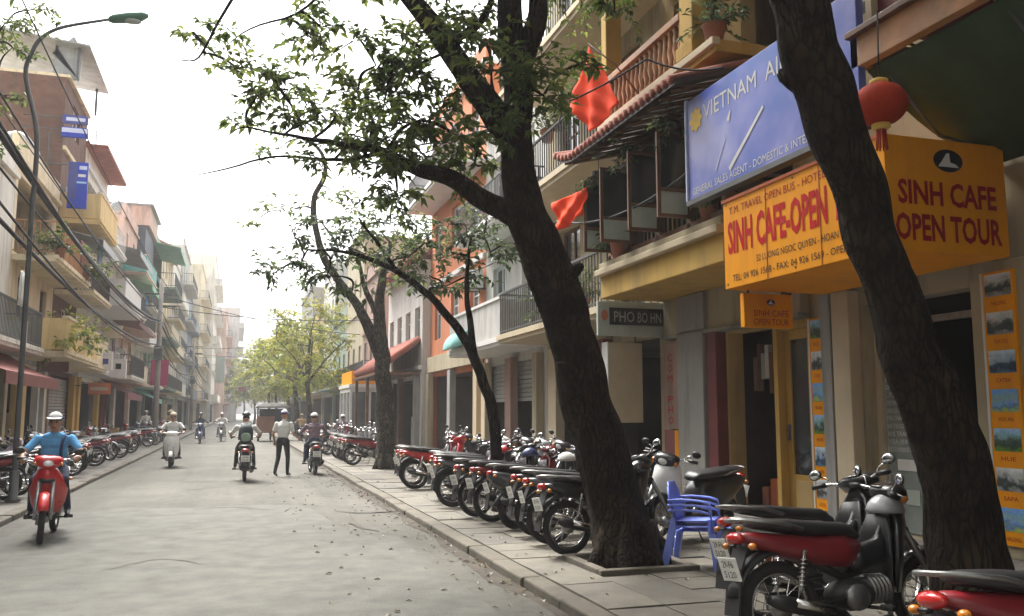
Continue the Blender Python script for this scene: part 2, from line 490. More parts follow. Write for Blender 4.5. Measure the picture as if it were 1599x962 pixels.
# small printed photographs on the poster strips: sky above, land below (Object z)
def photo_mat(key, top, mid, low):
    m = bpy.data.materials.new(key); m.use_nodes = True
    nt = m.node_tree; L = nt.links.new; b = nt.nodes['Principled BSDF']; b.inputs['Roughness'].default_value = 0.4; b.inputs['Specular IOR Level'].default_value = 0.2
    tc = nt.nodes.new('ShaderNodeTexCoord'); oi = nt.nodes.new('ShaderNodeObjectInfo')
    ad = nt.nodes.new('ShaderNodeVectorMath'); ad.operation = 'MULTIPLY_ADD'; L(oi.outputs['Random'], ad.inputs[0]); ad.inputs[1].default_value = (37, 19, 11); L(tc.outputs['Generated'], ad.inputs[2])
    nz = nt.nodes.new('ShaderNodeTexNoise'); nz.inputs['Scale'].default_value = 2.6; nz.inputs['Detail'].default_value = 7; nz.inputs['Roughness'].default_value = 0.6; L(ad.outputs[0], nz.inputs['Vector'])
    sp = nt.nodes.new('ShaderNodeSeparateXYZ'); L(tc.outputs['Generated'], sp.inputs[0])
    ma = nt.nodes.new('ShaderNodeMath'); ma.operation = 'MULTIPLY_ADD'; L(nz.outputs[0], ma.inputs[0]); ma.inputs[1].default_value = 1.25; L(sp.outputs[2], ma.inputs[2])
    dv = nt.nodes.new('ShaderNodeMath'); dv.operation = 'MULTIPLY'; dv.inputs[1].default_value = 0.5; L(ma.outputs[0], dv.inputs[0])
    rp = nt.nodes.new('ShaderNodeValToRGB')
    rp.color_ramp.elements[0].position = 0.3; rp.color_ramp.elements[0].color = (*low, 1)
    rp.color_ramp.elements[1].position = 0.8; rp.color_ramp.elements[1].color = (*top, 1)
    for q, c in ((0.42, mid), (0.52, [x * 1.8 for x in mid]), (0.62, [(x + y) * 0.45 for x, y in zip(top, low)])):
        e = rp.color_ramp.elements.new(q); e.color = (*c, 1)
    L(dv.outputs[0], rp.inputs[0])
    n2 = nt.nodes.new('ShaderNodeTexNoise'); n2.inputs['Scale'].default_value = 9; n2.inputs['Detail'].default_value = 4; L(ad.outputs[0], n2.inputs['Vector'])
    mx = nt.nodes.new('ShaderNodeMix'); mx.data_type = 'RGBA'; mx.blend_type = 'OVERLAY'; mx.inputs['Factor'].default_value = 0.55; L(rp.outputs[0], mx.inputs['A']); L(n2.outputs['Color'], mx.inputs['B']); L(mx.outputs['Result'], b.inputs['Base Color'])
    MATS[key] = m
photo_mat('ph1', (0.3, 0.5, 0.75), (0.04, 0.06, 0.05), (0.12, 0.25, 0.04))
photo_mat('ph2', (0.6, 0.65, 0.65), (0.04, 0.05, 0.05), (0.3, 0.3, 0.28))
photo_mat('ph3', (0.15, 0.35, 0.75), (0.1, 0.2, 0.35), (0.35, 0.45, 0.1))
photo_mat('ph4', (0.55, 0.68, 0.8), (0.03, 0.05, 0.08), (0.1, 0.2, 0.3))

# road asphalt: worn, patched, stained
def road_mat():
    m = bpy.data.materials.new('asphalt'); m.use_nodes = True
    nt = m.node_tree; L = nt.links.new; b = nt.nodes['Principled BSDF']; b.inputs['Roughness'].default_value = 0.9; b.inputs['Specular IOR Level'].default_value = 0.25
    pos = nt.nodes.new('ShaderNodeNewGeometry').outputs['Position']
    def nz(scale, detail, mapsc=None):
        n = nt.nodes.new('ShaderNodeTexNoise'); n.inputs['Scale'].default_value = scale; n.inputs['Detail'].default_value = detail; n.inputs['Roughness'].default_value = 0.65
        if mapsc:
            mp = nt.nodes.new('ShaderNodeMapping'); mp.inputs['Scale'].default_value = mapsc; L(pos, mp.inputs[0]); L(mp.outputs[0], n.inputs['Vector'])
        else: L(pos, n.inputs['Vector'])
        return n.outputs[0]
    big = nz(0.35, 5); tracks = nz(1.6, 4, (1.0, 0.05, 1)); fine = nz(70, 4)
    rp = nt.nodes.new('ShaderNodeValToRGB')
    rp.color_ramp.elements[0].position = 0.3; rp.color_ramp.elements[0].color = (0.094, 0.09, 0.076, 1)
    rp.color_ramp.elements[1].position = 0.72; rp.color_ramp.elements[1].color = (0.148, 0.141, 0.118, 1)
    L(big, rp.inputs[0])
    def mul(a, fac_src, lo, hi, dark):
        mr = nt.nodes.new('ShaderNodeMapRange'); mr.inputs['From Min'].default_value = lo; mr.inputs['From Max'].default_value = hi
        mr.inputs['To Min'].default_value = dark; mr.inputs['To Max'].default_value = 1.0
        L(fac_src, mr.inputs[0])
        mx = nt.nodes.new('ShaderNodeMix'); mx.data_type = 'RGBA'; mx.blend_type = 'MULTIPLY'; mx.inputs['Factor'].default_value = 1
        L(a, mx.inputs['A']); L(mr.outputs[0], mx.inputs['B']); return mx.outputs['Result']
    c = mul(rp.outputs[0], tracks, 0.35, 0.6, 0.8)
    c = mul(c, fine, 0.3, 0.6, 0.72)
    vo = nt.nodes.new('ShaderNodeTexVoronoi'); vo.feature = 'DISTANCE_TO_EDGE'; vo.inputs['Scale'].default_value = 0.42
    wp = nt.nodes.new('ShaderNodeMix'); wp.data_type = 'RGBA'; wp.inputs['Factor'].default_value = 0.25
    wnz = nt.nodes.new('ShaderNodeTexNoise'); wnz.inputs['Scale'].default_value = 1.7; wnz.inputs['Detail'].default_value = 6; L(pos, wnz.inputs['Vector'])
    L(pos, wp.inputs['A']); L(wnz.outputs['Color'], wp.inputs['B'])
    L(wp.outputs['Result'], vo.inputs['Vector'])
    c = mul(c, vo.outputs['Distance'], 0.0, 0.008, 0.8)
    st = nz(0.9, 6)
    c = mul(c, st, 0.28, 0.42, 0.62)
    mid = nz(7, 7)
    c = mul(c, mid, 0.32, 0.54, 0.8)
    L(c, b.inputs['Base Color'])
    bp = nt.nodes.new('ShaderNodeBump'); bp.inputs['Strength'].default_value = 0.5; bp.inputs['Distance'].default_value = 0.012
    L(fine, bp.inputs['Height']); L(bp.outputs[0], b.inputs['Normal'])
    MATS['asphalt'] = m
road_mat()
mat('patch', (0.25, 0.24, 0.215), 0.92, var=0.2, scale=1.5, bump=0.4, bscale=70)
mat('resurf', (0.09, 0.087, 0.074), 0.92, var=0.28, scale=2.6, bump=0.5, bscale=70, stain=0.25, vert=1.0)
mat('patch2', (0.06, 0.053, 0.043), 0.92, var=0.3, scale=1.5, bump=0.4, bscale=70)
# ================================================================== setting
def smooth_path(pts, rad, k=4, wob=0.0, seed=0):
    """Catmull-Rom through the given points"""
    pts = [Vector(p) for p in pts]; out = []; ro = []
    P = [pts[0] * 2 - pts[1]] + pts + [pts[-1] * 2 - pts[-2]]
    for i in range(1, len(P) - 2):
        for j in range(k):
            t = j / k; a, b, c, d = P[i - 1], P[i], P[i + 1], P[i + 2]
            q = 0.5 * ((2 * b) + (c - a) * t + (2 * a - 5 * b + 4 * c - d) * t * t + (3 * b - a - 3 * c + d) * t ** 3)
            if wob: q = q + Vector((noise.noise(q * 3 + Vector((seed, 0, 0))), noise.noise(q * 3 + Vector((0, seed, 5))), noise.noise(q * 3 + Vector((9, 0, seed))))) * wob
            out.append(q); ro.append(rad[i - 1] * (1 - t) + rad[i] * t)
    out.append(pts[-1]); ro.append(rad[-1])
    return out, ro
KR, KL, PZ = 2.6, -3.1, 0.09
FAR = 330
g = MB().quad((-900, -300, -0.03), (900, -300, -0.03), (900, 1500, -0.03), (-900, 1500, -0.03), 'pave')
tag(g.build('ground'), kind='structure')
g = MB()
xs = [KL + (KR - KL) * i / 10 for i in range(11)]; ysr = [-12 + i * 3 for i in range(int((FAR + 12) / 3) + 1)]
vs = []; fs = []
for j, y in enumerate(ysr):
    for i, x in enumerate(xs):
        t = (x - KL) / (KR - KL)
        vs.append((x, y, 0.035 * (1 - (2 * t - 1) ** 2) + 0.012 * noise.noise(Vector((x * 0.6, y * 0.4, 0)))))
for j in range(len(ysr) - 1):
    for i in range(10):
        a = j * 11 + i; fs.append((a, a + 1, a + 12, a + 11))
g.add(vs, fs, 'asphalt', True)
tag(g.build('road'), kind='structure')
def roadz(x, y):
    t = (x - KL) / (KR - KL)
    return 0.035 * (1 - (2 * t - 1) ** 2) + 0.012 * noise.noise(Vector((x * 0.6, y * 0.4, 0)))
road = bpy.data.objects['road']
def patch(name, cx, cy, w, l, k, seed):
    r2 = random.Random(seed); m = MB(); n = 26
    ring = []
    for i in range(n):
        a = 2 * math.pi * i / n
        c, s = math.cos(a), math.sin(a)
        q = (abs(c) ** 6 + abs(s) ** 6) ** (-1 / 6) * (1 + r2.uniform(-0.07, 0.07))
        x, y = cx + c * q * w / 2, cy + s * q * l / 2
        ring.append((x, y))
    vs = [(cx, cy, roadz(cx, cy) + 0.009)] + [(x, y, roadz(x, y) + 0.009) for x, y in ring]
    # two rings so that the sheet follows the camber
    mid = [((x + cx) / 2, (y + cy) / 2) for x, y in ring]
    vs += [(x, y, roadz(x, y) + 0.009) for x, y in mid]
    fs = []
    for i in range(n):
        j = (i + 1) % n
        fs.append((0, 1 + n + i, 1 + n + j)); fs.append((1 + n + i, 1 + i, 1 + j, 1 + n + j))
    m.add(vs, fs, k, True)
    return m.build(name, road)
m = MB(); rr = []      # resurfaced stretch with a ragged far edge, laid over the older surface
for i in range(25):
    x = KL + 0.35 + (KR - KL - 0.9) * i / 24
    yf = 15.9 + 0.5 * noise.noise(Vector((x * 0.9, 3, 0))) + 0.12 * noise.noise(Vector((x * 6, 1, 0))) - (3.2 if x > 1.2 else 0) * min(1, max(0, (x - 1.2) / 0.25))
    rr.append([Vector((x + 0.05 * noise.noise(Vector((y, i, 0))) * (1 if i in (0, 24) else 0), y, roadz(x, y) + 0.007)) for y in [-8 + (yf + 8) * j / 16 for j in range(17)]])
m.rings(rr, 'resurf', False, True, False); m.build('resurfaced_strip', road)
def crack(pts, w, seed):
    r2 = random.Random(seed); m = MB(); rr = []; P_, _ = smooth_path([Vector((x, y, 0)) for x, y in pts], [1] * len(pts), 8)
    for i, p in enumerate(P_):
        t = P_[min(i + 1, len(P_) - 1)] - P_[max(0, i - 1)]; n = Vector((-t.y, t.x, 0)).normalized() * w * r2.uniform(0.4, 1.2) * (0.2 + math.sin(math.pi * i / (len(P_) - 1)))
        c = p + Vector((r2.uniform(-.02, .02), r2.uniform(-.02, .02), 0)); rr.append([Vector((q.x, q.y, roadz(q.x, q.y) + 0.012)) for q in (c + n, c - n)])
    m.rings(rr, 'patch2', False, True, False); m.build('crack', road)
for i, (pp, w) in enumerate([([(520, 800), (560, 803), (640, 798), (700, 800)], .05), ([(545, 805), (560, 825), (590, 833)], .05), ([(560, 742), (590, 765), (620, 785), (665, 805)], .045), ([(300, 800), (360, 796), (430, 801)], .03), ([(150, 900), (250, 880), (330, 890)], .012)]):
    crack([(ground(a, b).x, ground(a, b).y) for a, b in pp], w, i)
# gutter strip of darker grit along the right kerb
g = MB(); n = 140; r2 = random.Random(4)
rr = []
for i in range(n):
    y = 2.5 + i * 0.45
    w = 0.17 + 0.14 * noise.noise(Vector((0.3, y * 0.8, 1))) + r2.uniform(-0.02, 0.03)
    x0 = KR - max(0.05, w)
    rr.append([(x0, y, roadz(x0, y) + 0.006), (KR - 0.004, y, roadz(KR, y) + 0.006)])
g.rings(rr, 'asph_edge', False, True, False)
tag(g.build('gutter_grit'), kind='stuff')

def pavement(name, x0, x1, kerb_x, sgn):
    m = MB().box(min(x0, x1), max(x0, x1), -12, FAR, -0.03, PZ - 0.022, 'pave')
    o = m.build(name); tag(o, kind='structure')
    OFF[o.name] = Vector((0, 0, 0))
    return o
pav_r = pavement('pavement_right', KR + 0.2, 7.4, KR, 1)
pav_l = pavement('pavement_left', -8.2, KL - 0.2, KL, -1)
def kerbs(par, xk, sgn, y0, y1, ln):
    base = MB(); base.box(0, 0.2 * sgn, 0, ln - 0.015, -0.02, PZ, 'kerb')
    me = base.mesh('kerb_stone'); n = int((y1 - y0) / ln)
    for i in range(n):
        o = bpy.data.objects.new('kerb_stone', me); COL.objects.link(o); o.parent = par
        o.location = (xk + rnd.uniform(-0.008, 0.008), y0 + i * ln, rnd.uniform(-0.012, 0.004))
        o.rotation_euler = (rnd.uniform(-0.006, 0.006), rnd.uniform(-0.02, 0.02), rnd.uniform(-0.006, 0.006))
        md = o.modifiers.new('bevel', 'BEVEL'); md.width = 0.02; md.segments = 2
kerbs(pav_r, KR, 1, 3.0, 33, 1.0)
kerbs(pav_l, KL, -1, 8.0, 40, 1.0)
m = MB().box(KR, KR + 0.2, 33.0, FAR, -0.02, PZ, 'kerb').box(KR, KR + 0.2, -12, 2.985, -0.02, PZ, 'kerb'); m.build('kerb', pav_r)
m = MB().box(KL - 0.2, KL, 40.0, FAR, -0.02, PZ, 'kerb').box(KL - 0.2, KL, -12, 7.985, -0.02, PZ, 'kerb'); m.build('kerb', pav_l)
TREE1, TREE2 = Vector((3.83, 8.3, PZ)), Vector((4.36, 4.4, PZ))
SL = 0.5
slabm = []
for k in ('slab1', 'slab2', 'slab3'):
    slabm.append(MB().box(0.004, SL - 0.004, 0.004, SL - 0.004, -0.03, 0, k).mesh('paving_slab'))
nsl = 0
for j in range(34):
    for i in range(8):
        x = KR + 0.21 + i * SL; y = 4.0 + j * SL
        c = Vector((x + SL / 2, y + SL / 2, PZ))
        if (c - TREE1).length < 0.5 or (c - TREE2).length < 0.45: continue
        o = bpy.data.objects.new('paving_slab', rnd.choice(slabm)); COL.objects.link(o); o.parent = pav_r
        o.location = (x, y, PZ + rnd.uniform(-0.008, 0.003))
        o.rotation_euler = (rnd.uniform(-0.008, 0.008), rnd.uniform(-0.008, 0.008), 0); nsl += 1
m = MB()
for j in range(34, 90):
    for i in range(8):
        x = KR + 0.21 + i * SL; y = 4.0 + j * SL
        m.box(x + 0.004, x + SL - 0.004, y + 0.004, y + SL - 0.004, PZ - 0.03, PZ + rnd.uniform(-0.008, 0.003), rnd.choice(('slab1', 'slab2', 'slab3')))
tag(m.build('far_paving', pav_r), kind='stuff')

# ================================================================== houses
class Fac:
    """a facade frame: u along the street, v up, w out towards the street"""
    def __init__(s, side, X): s.side, s.X = side, X
    def p(s, u, v, w=0.0): return Vector((s.X - s.side * w, u, v))
    def box(s, m, u0, u1, v0, v1, w0, w1, k):
        xa, xb = s.X - s.side * w0, s.X - s.side * w1
        m.box(min(xa, xb), max(xa, xb), u0, u1, v0, v1, k); return m
    def rt(s): return (0, -1, 0) if s.side > 0 else (0, 1, 0)
def wall(F, m, u0, u1, v0, v1, holes, k, rev=0.2, revk=None):
    us = sorted({u0, u1, *[h[0] for h in holes], *[h[1] for h in holes]}); vsx = sorted({v0, v1, *[h[2] for h in holes], *[h[3] for h in holes]})
    us = [u for u in us if u0 - 1e-6 <= u <= u1 + 1e-6]; vsx = [v for v in vsx if v0 - 1e-6 <= v <= v1 + 1e-6]
    for a, b in zip(us, us[1:]):
        for c, d in zip(vsx, vsx[1:]):
            mu, mv = (a + b) / 2, (c + d) / 2
            if any(h[0] < mu < h[1] and h[2] < mv < h[3] for h in holes): continue
            m.quad(F.p(a, c), F.p(b, c), F.p(b, d), F.p(a, d), k)
    for (a, b, c, d) in holes:
        q = revk or k
        m.quad(F.p(a, c), F.p(a, d), F.p(a, d, -rev), F.p(a, c, -rev), q); m.quad(F.p(b, c), F.p(b, d), F.p(b, d, -rev), F.p(b, c, -rev), q)
        m.quad(F.p(a, c), F.p(b, c), F.p(b, c, -rev), F.p(a, c, -rev), q); m.quad(F.p(a, d), F.p(b, d), F.p(b, d, -rev), F.p(a, d, -rev), q)
def window(F, root, a, b, c, d, fk, gk='glass', rec=0.12, mull=1, cross=True):
    t = 0.055; m = MB()
    for (x0, x1, z0, z1) in ((a, a + t, c, d), (b - t, b, c, d), (a + t, b - t, c, c + t), (a + t, b - t, d - t, d)):
        F.box(m, x0, x1, z0, z1, -rec - 0.05, -rec + 0.02, fk)
    for i in range(mull):
        u = a + (b - a) * (i + 1) / (mull + 1); F.box(m, u - 0.025, u + 0.025, c + t, d - t, -rec - 0.04, -rec + 0.012, fk)
    if cross:
        v = c + (d - c) * 0.68; F.box(m, a + t, b - t, v - 0.02, v + 0.02, -rec - 0.035, -rec + 0.008, fk)
    w = m.build('window', root)
    F.box(MB(), a + t, b - t, c + t, d - t, -rec - 0.03, -rec - 0.015, gk).build('pane', w)
    return w
def railing(F, root, u0, u1, z, w, k, h=0.95, style='bars', name='railing', gap=0.13):
    m = MB()
    F.box(m, u0, u1, z + h - 0.04, z + h, w - 0.05, w, k)
    F.box(m, u0, u1, z + 0.06, z + 0.09, w - 0.04, w - 0.01, k)
    n = max(2, int((u1 - u0) / gap))
    for i in range(n + 1):
        u = u0 + 0.012 + (u1 - u0 - 0.024) * i / n
        F.box(m, u - 0.01, u + 0.01, z, z + h - 0.04, w - 0.035, w - 0.015, k)
    for ue in (u0, u1 - 0.03):
        F.box(m, ue, ue + 0.03, z + h - 0.04, z + h, 0, w - 0.05, k); F.box(m, ue, ue + 0.03, z + 0.06, z + 0.09, 0, w - 0.05, k)
        for i in range(1, int(w / gap)):
            F.box(m, ue + 0.005, ue + 0.025, z, z + h - 0.04, i * gap - 0.01, i * gap + 0.01, k)
    return m.build(name, root)
def house(side, X, y0, y1, H, wk, label, floors, depth=9.0, trim=None, roof='flat', shop=None, group=None, name='shop_house', fl=3.3):
    """floors: list of (style, arg) from the first floor up; shop: dict for the ground floor"""
    trim = trim or wk
    F = Fac(side, X); root = empty(name, (X, (y0 + y1) / 2, 0), label, 'house', group)
    holes = []; gz = 3.1; shop = shop or {}
    so = (y0 + 0.35, y1 - 0.35, PZ + 0.06, gz - 0.2)
    holes.append(so)
    nf = len(floors); fh = (H - fl) / max(1, nf); wins = []
    for i, (st, arg) in enumerate(floors):
        z0 = fl + i * fh
        if st in ('win', 'bal', 'par'):
            n = arg.get('n', 2); wd = arg.get('w', 0.95); span = (y1 - y0) / n
            for q in range(n):
                c = y0 + span * (q + 0.5); lo = z0 + (0.08 if st != 'win' else 0.9); hi = z0 + min(fh - 0.45, 2.3)
                h = (c - wd / 2, c + wd / 2, lo, hi); holes.append(h); wins.append((h, arg))
        elif st == 'open':
            h = (y0 + 0.3, y1 - 0.3, z0 + 0.1, z0 + fh - 0.35); holes.append(h); wins.append((h, None))
    m = MB(); wall(F, m, y0, y1, 0, H, holes, wk, 0.22); m.build('wall', root)
    m = MB(); b = -depth
    for u in (y0, y1): m.quad(F.p(u, 0), F.p(u, 0, b), F.p(u, H, b), F.p(u, H), wk)
    m.quad(F.p(y0, 0, b), F.p(y1, 0, b), F.p(y1, H, b), F.p(y0, H, b), wk)
    m.build('side_wall', root)
    m = MB()
    if roof == 'flat':
        F.box(m, y0 + 0.001, y1 - 0.001, H + 0.001, H + 0.12, -depth, 0.12, trim); F.box(m, y0, y1, H + 0.12, H + 0.75, -0.16, 0.02, wk)
    elif roof == 'tile':
        F.box(m, y0, y1, H + 0.001, H + 0.1, -depth, 0.15, trim)
        nr = 10
        for i in range(int((y1 - y0 + 0.4) / 0.28)):
            ua = y0 - 0.2 + i * 0.28
            m.tube([F.p(ua + 0.14, H + 0.06, 0.55), F.p(ua + 0.14, H + 1.7, -3.0)], 0.15, 6, 'roofred')
    elif roof == 'tin':
        F.box(m, y0, y1, H + 0.001, H + 0.1, -depth, 0.12, trim)
        a, bq, cq, dq = F.p(y0 - 0.15, H + 1.2, 0.7), F.p(y1 + 0.15, H + 1.2, 0.7), F.p(y1 + 0.15, H + 1.6, -3.2), F.p(y0 - 0.15, H + 1.6, -3.2)
        dn = Vector((0, 0, -0.06))
        m.add([a, bq, cq, dq, a + dn, bq + dn, cq + dn, dq + dn], [(0, 1, 2, 3), (7, 6, 5, 4), (0, 4, 5, 1), (1, 5, 6, 2), (2, 6, 7, 3), (3, 7, 4, 0)], 'rooftin')
        for u in (y0 + 0.2, y1 - 0.2):
            for w in (0.3, -2.8): F.box(m, u - 0.04, u + 0.04, H + 0.1, H + 1.22, w - 0.04, w + 0.04, 'steel')
    m.build('roof', root)
    # floors seen through the openings: slabs and near-black walls keep the inside dark
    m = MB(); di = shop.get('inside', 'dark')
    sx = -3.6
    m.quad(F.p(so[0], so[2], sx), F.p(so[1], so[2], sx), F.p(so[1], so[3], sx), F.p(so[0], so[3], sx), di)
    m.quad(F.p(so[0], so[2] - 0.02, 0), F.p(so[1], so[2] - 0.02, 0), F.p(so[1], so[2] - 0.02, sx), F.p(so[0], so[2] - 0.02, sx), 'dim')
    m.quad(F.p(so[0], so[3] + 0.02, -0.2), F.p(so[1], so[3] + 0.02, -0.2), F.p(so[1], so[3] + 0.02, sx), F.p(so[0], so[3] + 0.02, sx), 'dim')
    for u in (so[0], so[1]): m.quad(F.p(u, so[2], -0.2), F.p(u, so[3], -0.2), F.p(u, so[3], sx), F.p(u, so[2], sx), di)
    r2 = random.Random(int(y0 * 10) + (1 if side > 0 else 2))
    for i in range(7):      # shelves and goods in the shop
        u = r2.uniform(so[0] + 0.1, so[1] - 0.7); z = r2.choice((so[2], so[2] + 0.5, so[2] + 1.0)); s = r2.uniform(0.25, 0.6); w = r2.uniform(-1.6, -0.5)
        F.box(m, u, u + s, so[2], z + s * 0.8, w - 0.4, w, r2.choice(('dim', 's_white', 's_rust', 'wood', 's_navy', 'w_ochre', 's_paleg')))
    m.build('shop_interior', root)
    for (h, arg) in wins:
        if arg is None:
            m = MB(); F.box(m, h[0], h[1], h[2], h[3], -2.4, -2.3, 'dark'); m.build('loggia_back', root); continue
        if arg.get('shut'):
            m = MB()
            for q in range(2):
                ua = h[0] + (h[1] - h[0]) * q / 2; ub = ua + (h[1] - h[0]) / 2
                F.box(m, ua + 0.01, ub - 0.01, h[2], h[3], -0.13, -0.08, arg['shut'])
                for sl in range(int((h[3] - h[2] - 0.2) / 0.12)):
                    F.box(m, ua + 0.07, ub - 0.07, h[2] + 0.1 + sl * 0.12, h[2] + 0.17 + sl * 0.12, -0.08, -0.06, arg['shut'])
            m.build('window', root)
        else: window(F, root, *h, arg.get('f', 's_white'), arg.get('g', 'glass'))
    for i, (st, arg) in enumerate(floors):
        z0 = fl + i * fh
        if st in ('bal', 'par', 'open'):
            bw = arg.get('bw', 0.95); ua, ub = y0 + arg.get('in', 0.12), y1 - arg.get('in', 0.12)
            m = MB(); F.box(m, ua, ub, z0 - 0.16, z0, 0.002, bw, arg.get('sk', trim)); F.box(m, ua - 0.03, ub + 0.03, z0 - 0.08, z0 + 0.03, bw - 0.05, bw + 0.05, arg.get('sk', trim))
            bo = m.build('balcony', root)
            if st == 'par':
                m = MB(); pk = arg.get('pk', wk)
                F.box(m, ua, ub, z0 + 0.031, z0 + 0.9, bw - 0.1, bw - 0.002, pk); F.box(m, ua, ua + 0.1, z0 + 0.031, z0 + 0.9, 0.002, bw - 0.1, pk); F.box(m, ub - 0.1, ub, z0 + 0.031, z0 + 0.9, 0.002, bw - 0.1, pk)
                F.box(m, ua - 0.03, ub + 0.03, z0 + 0.9, z0 + 0.97, bw - 0.14, bw + 0.03, trim)
                m.build('parapet', bo)
            else: railing(F, bo, ua, ub, z0 + 0.03, bw - 0.02, arg.get('rk', 'steel'), gap=arg.get('gap', 0.13))
            if arg.get('can'):
                m = MB(); za = z0 + fh - 0.35
                a, bq, cq, dq = F.p(ua, za - 0.35, bw + 0.25), F.p(ub, za - 0.35, bw + 0.25), F.p(ub, za, 0.002), F.p(ua, za, 0.002)
                up = Vector((0, 0, 0.03))
                m.add([a, bq, cq, dq, a + up, bq + up, cq + up, dq + up], [(0, 1, 2, 3), (7, 6, 5, 4), (0, 4, 5, 1), (1, 5, 6, 2), (2, 6, 7, 3), (3, 7, 4, 0)], arg['can'])
                F.box(m, ua, ub, za - 0.6, za - 0.352, bw + 0.235, bw + 0.25, arg['can'])
                m.build('canopy', bo)
        else:
            m = MB(); F.box(m, y0 + 0.02, y1 - 0.02, z0 - 0.1, z0 + 0.05, 0.002, 0.1, trim); m.build('string_course', root)
    # ground floor dressing
    if shop.get('shutter'):
        m = MB(); zt = so[3]; zb = shop.get('down', so[2] + 0.05); n = int((zt - zb) / 0.11)
        for i in range(n): F.box(m, so[0] + 0.02, so[1] - 0.02, zb + i * 0.11, zb + i * 0.11 + 0.095, -0.16, -0.1 + 0.012 * (i % 2), shop['shutter'])
        m.build('roller_shutter', root)
    if shop.get('awning'):
        m = MB(); za = gz + 0.12; wv = shop.get('aw', 1.3); ua, ub = y0 + 0.15, y1 - 0.15; n = 8
        rr = []
        for i in range(n + 1):
            t = i / n; rr.append([F.p(ua, za - 0.75 * t - 0.08 * math.sin(t * math.pi), 0.01 + wv * t), F.p(ub, za - 0.75 * t - 0.08 * math.sin(t * math.pi), 0.01 + wv * t),
                                  F.p(ub, za + 0.025 - 0.75 * t - 0.08 * math.sin(t * math.pi), 0.01 + wv * t), F.p(ua, za + 0.025 - 0.75 * t - 0.08 * math.sin(t * math.pi), 0.01 + wv * t)])
        m.rings(rr, shop['awning'], True, False)
        F.box(m, ua, ub, za - 1.0, za - 0.752, wv - 0.01, wv + 0.015, shop['awning'])
        m.build('awning', root)
    if shop.get('sign'):
        k = shop['sign']; m = MB(); F.box(m, y0 + 0.2, y1 - 0.2, gz - 0.05, gz + shop.get('sh', 0.75), 0.02, 0.16, k)
        so_ = m.build('signboard', root, 0.01)
        if shop.get('text'):
            hh = 0.34; uo = (y1 - 0.5) if side > 0 else (y0 + 0.5)
            text(so_, shop['text'], F.p(uo, gz + 0.12, 0.162), F.rt(), (0, 0, 1), hh, shop.get('tk', 's_white'), (y1 - y0) - 1.0)
    for (ca, cb, ck) in shop.get('cols', []):
        m = MB(); F.box(m, ca, cb, PZ, gz - 0.1, 0.003, 0.2, ck); F.box(m, ca - 0.04, cb + 0.04, PZ, PZ + 0.2, 0.003, 0.24, ck); m.build('column', root)
    return root, F, fh

# ------------------------------------------------------------------ right side, near: corner house with the deep green canopy
XF = 6.8
F = Fac(1, XF)
r = empty('shop_house', (XF, 3.4, 0), 'corner shop house with brown wooden fascia over a deep dark green canopy', 'house')
m = MB(); wall(F, m, -2.0, 5.88, 0, 9.0, [(-1.5, 5.4, PZ + 0.2, 3.2), (0.5, 1.8, 5.6, 7.6), (3.2, 4.5, 5.6, 7.6)], 'w_brick', 0.22); m.build('wall', r)
m = MB()
for u in (-2.0, 5.88): m.quad(F.p(u, 0), F.p(u, 0, -9), F.p(u, 9.0, -9), F.p(u, 9.0), 'w_brick')
m.quad(F.p(-2, 0, -9), F.p(5.88, 0, -9), F.p(5.88, 9, -9), F.p(-2, 9, -9), 'w_brick'); m.quad(F.p(-2, 9), F.p(5.88, 9), F.p(5.88, 9, -9), F.p(-2, 9, -9), 'w_brick'); m.build('side_wall', r)
for a in (0.5, 3.2): window(F, r, a, a + 1.3, 5.6, 7.6, 'wood')
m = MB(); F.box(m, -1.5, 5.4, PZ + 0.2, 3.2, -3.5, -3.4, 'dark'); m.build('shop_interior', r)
m = MB(); F.box(m, -2.0, 6.45, 4.72, 5.0, 1.42, 1.52, 'wood2'); F.box(m, -2.0, 6.45, 5.0, 5.06, 1.38, 1.58, 'wood'); F.box(m, 6.35, 6.45, 4.74, 4.98, 0.0, 1.42, 'wood'); m.build('fascia', r, 0.008)
m = MB(); F.box(m, -2.0, 6.34, 5.065, 8.2, 1.2, 1.28, 'maroon'); F.box(m, 6.26, 6.34, 5.065, 8.2, 0.0, 1.2, 'maroon')
for i in range(14): F.box(m, -1.9 + i * 0.6, -1.82 + i * 0.6, 5.07, 8.2, 1.281, 1.32, 'wood')
F.box(m, 6.345, 6.42, 5.07, 8.2, 1.2, 1.35, 's_cream')
m.build('timber_front', r)
m = MB(); nn = 24      # canopy cloth under the fascia, sagging towards the wall
rr = []
for i in range(nn + 1):
    u = -2.0 + 8.35 * i / nn
    ring = []
    for j in range(9):
        t = j / 8
        z = 4.68 - 0.75 * t - 0.10 * math.sin(t * math.pi) - 0.03 * math.sin(i * 1.9) * math.sin(t * math.pi)
        ring.append(F.p(u, z, 1.42 - 1.40 * t))
    ring += [p + Vector((0, 0, 0.015)) for p in reversed(ring)]
    rr.append(ring)
m.rings(rr, 'c_green', True, True); m.build('canopy', r)
for i in range(7):
    u = -1.6 + i * 1.3
    MB().tube([F.p(u, 4.70, 1.40), F.p(u, 4.1, 0.8), F.p(u, 3.98, 0.02)], 0.018, 6, 'steel').build('canopy_rib', r)

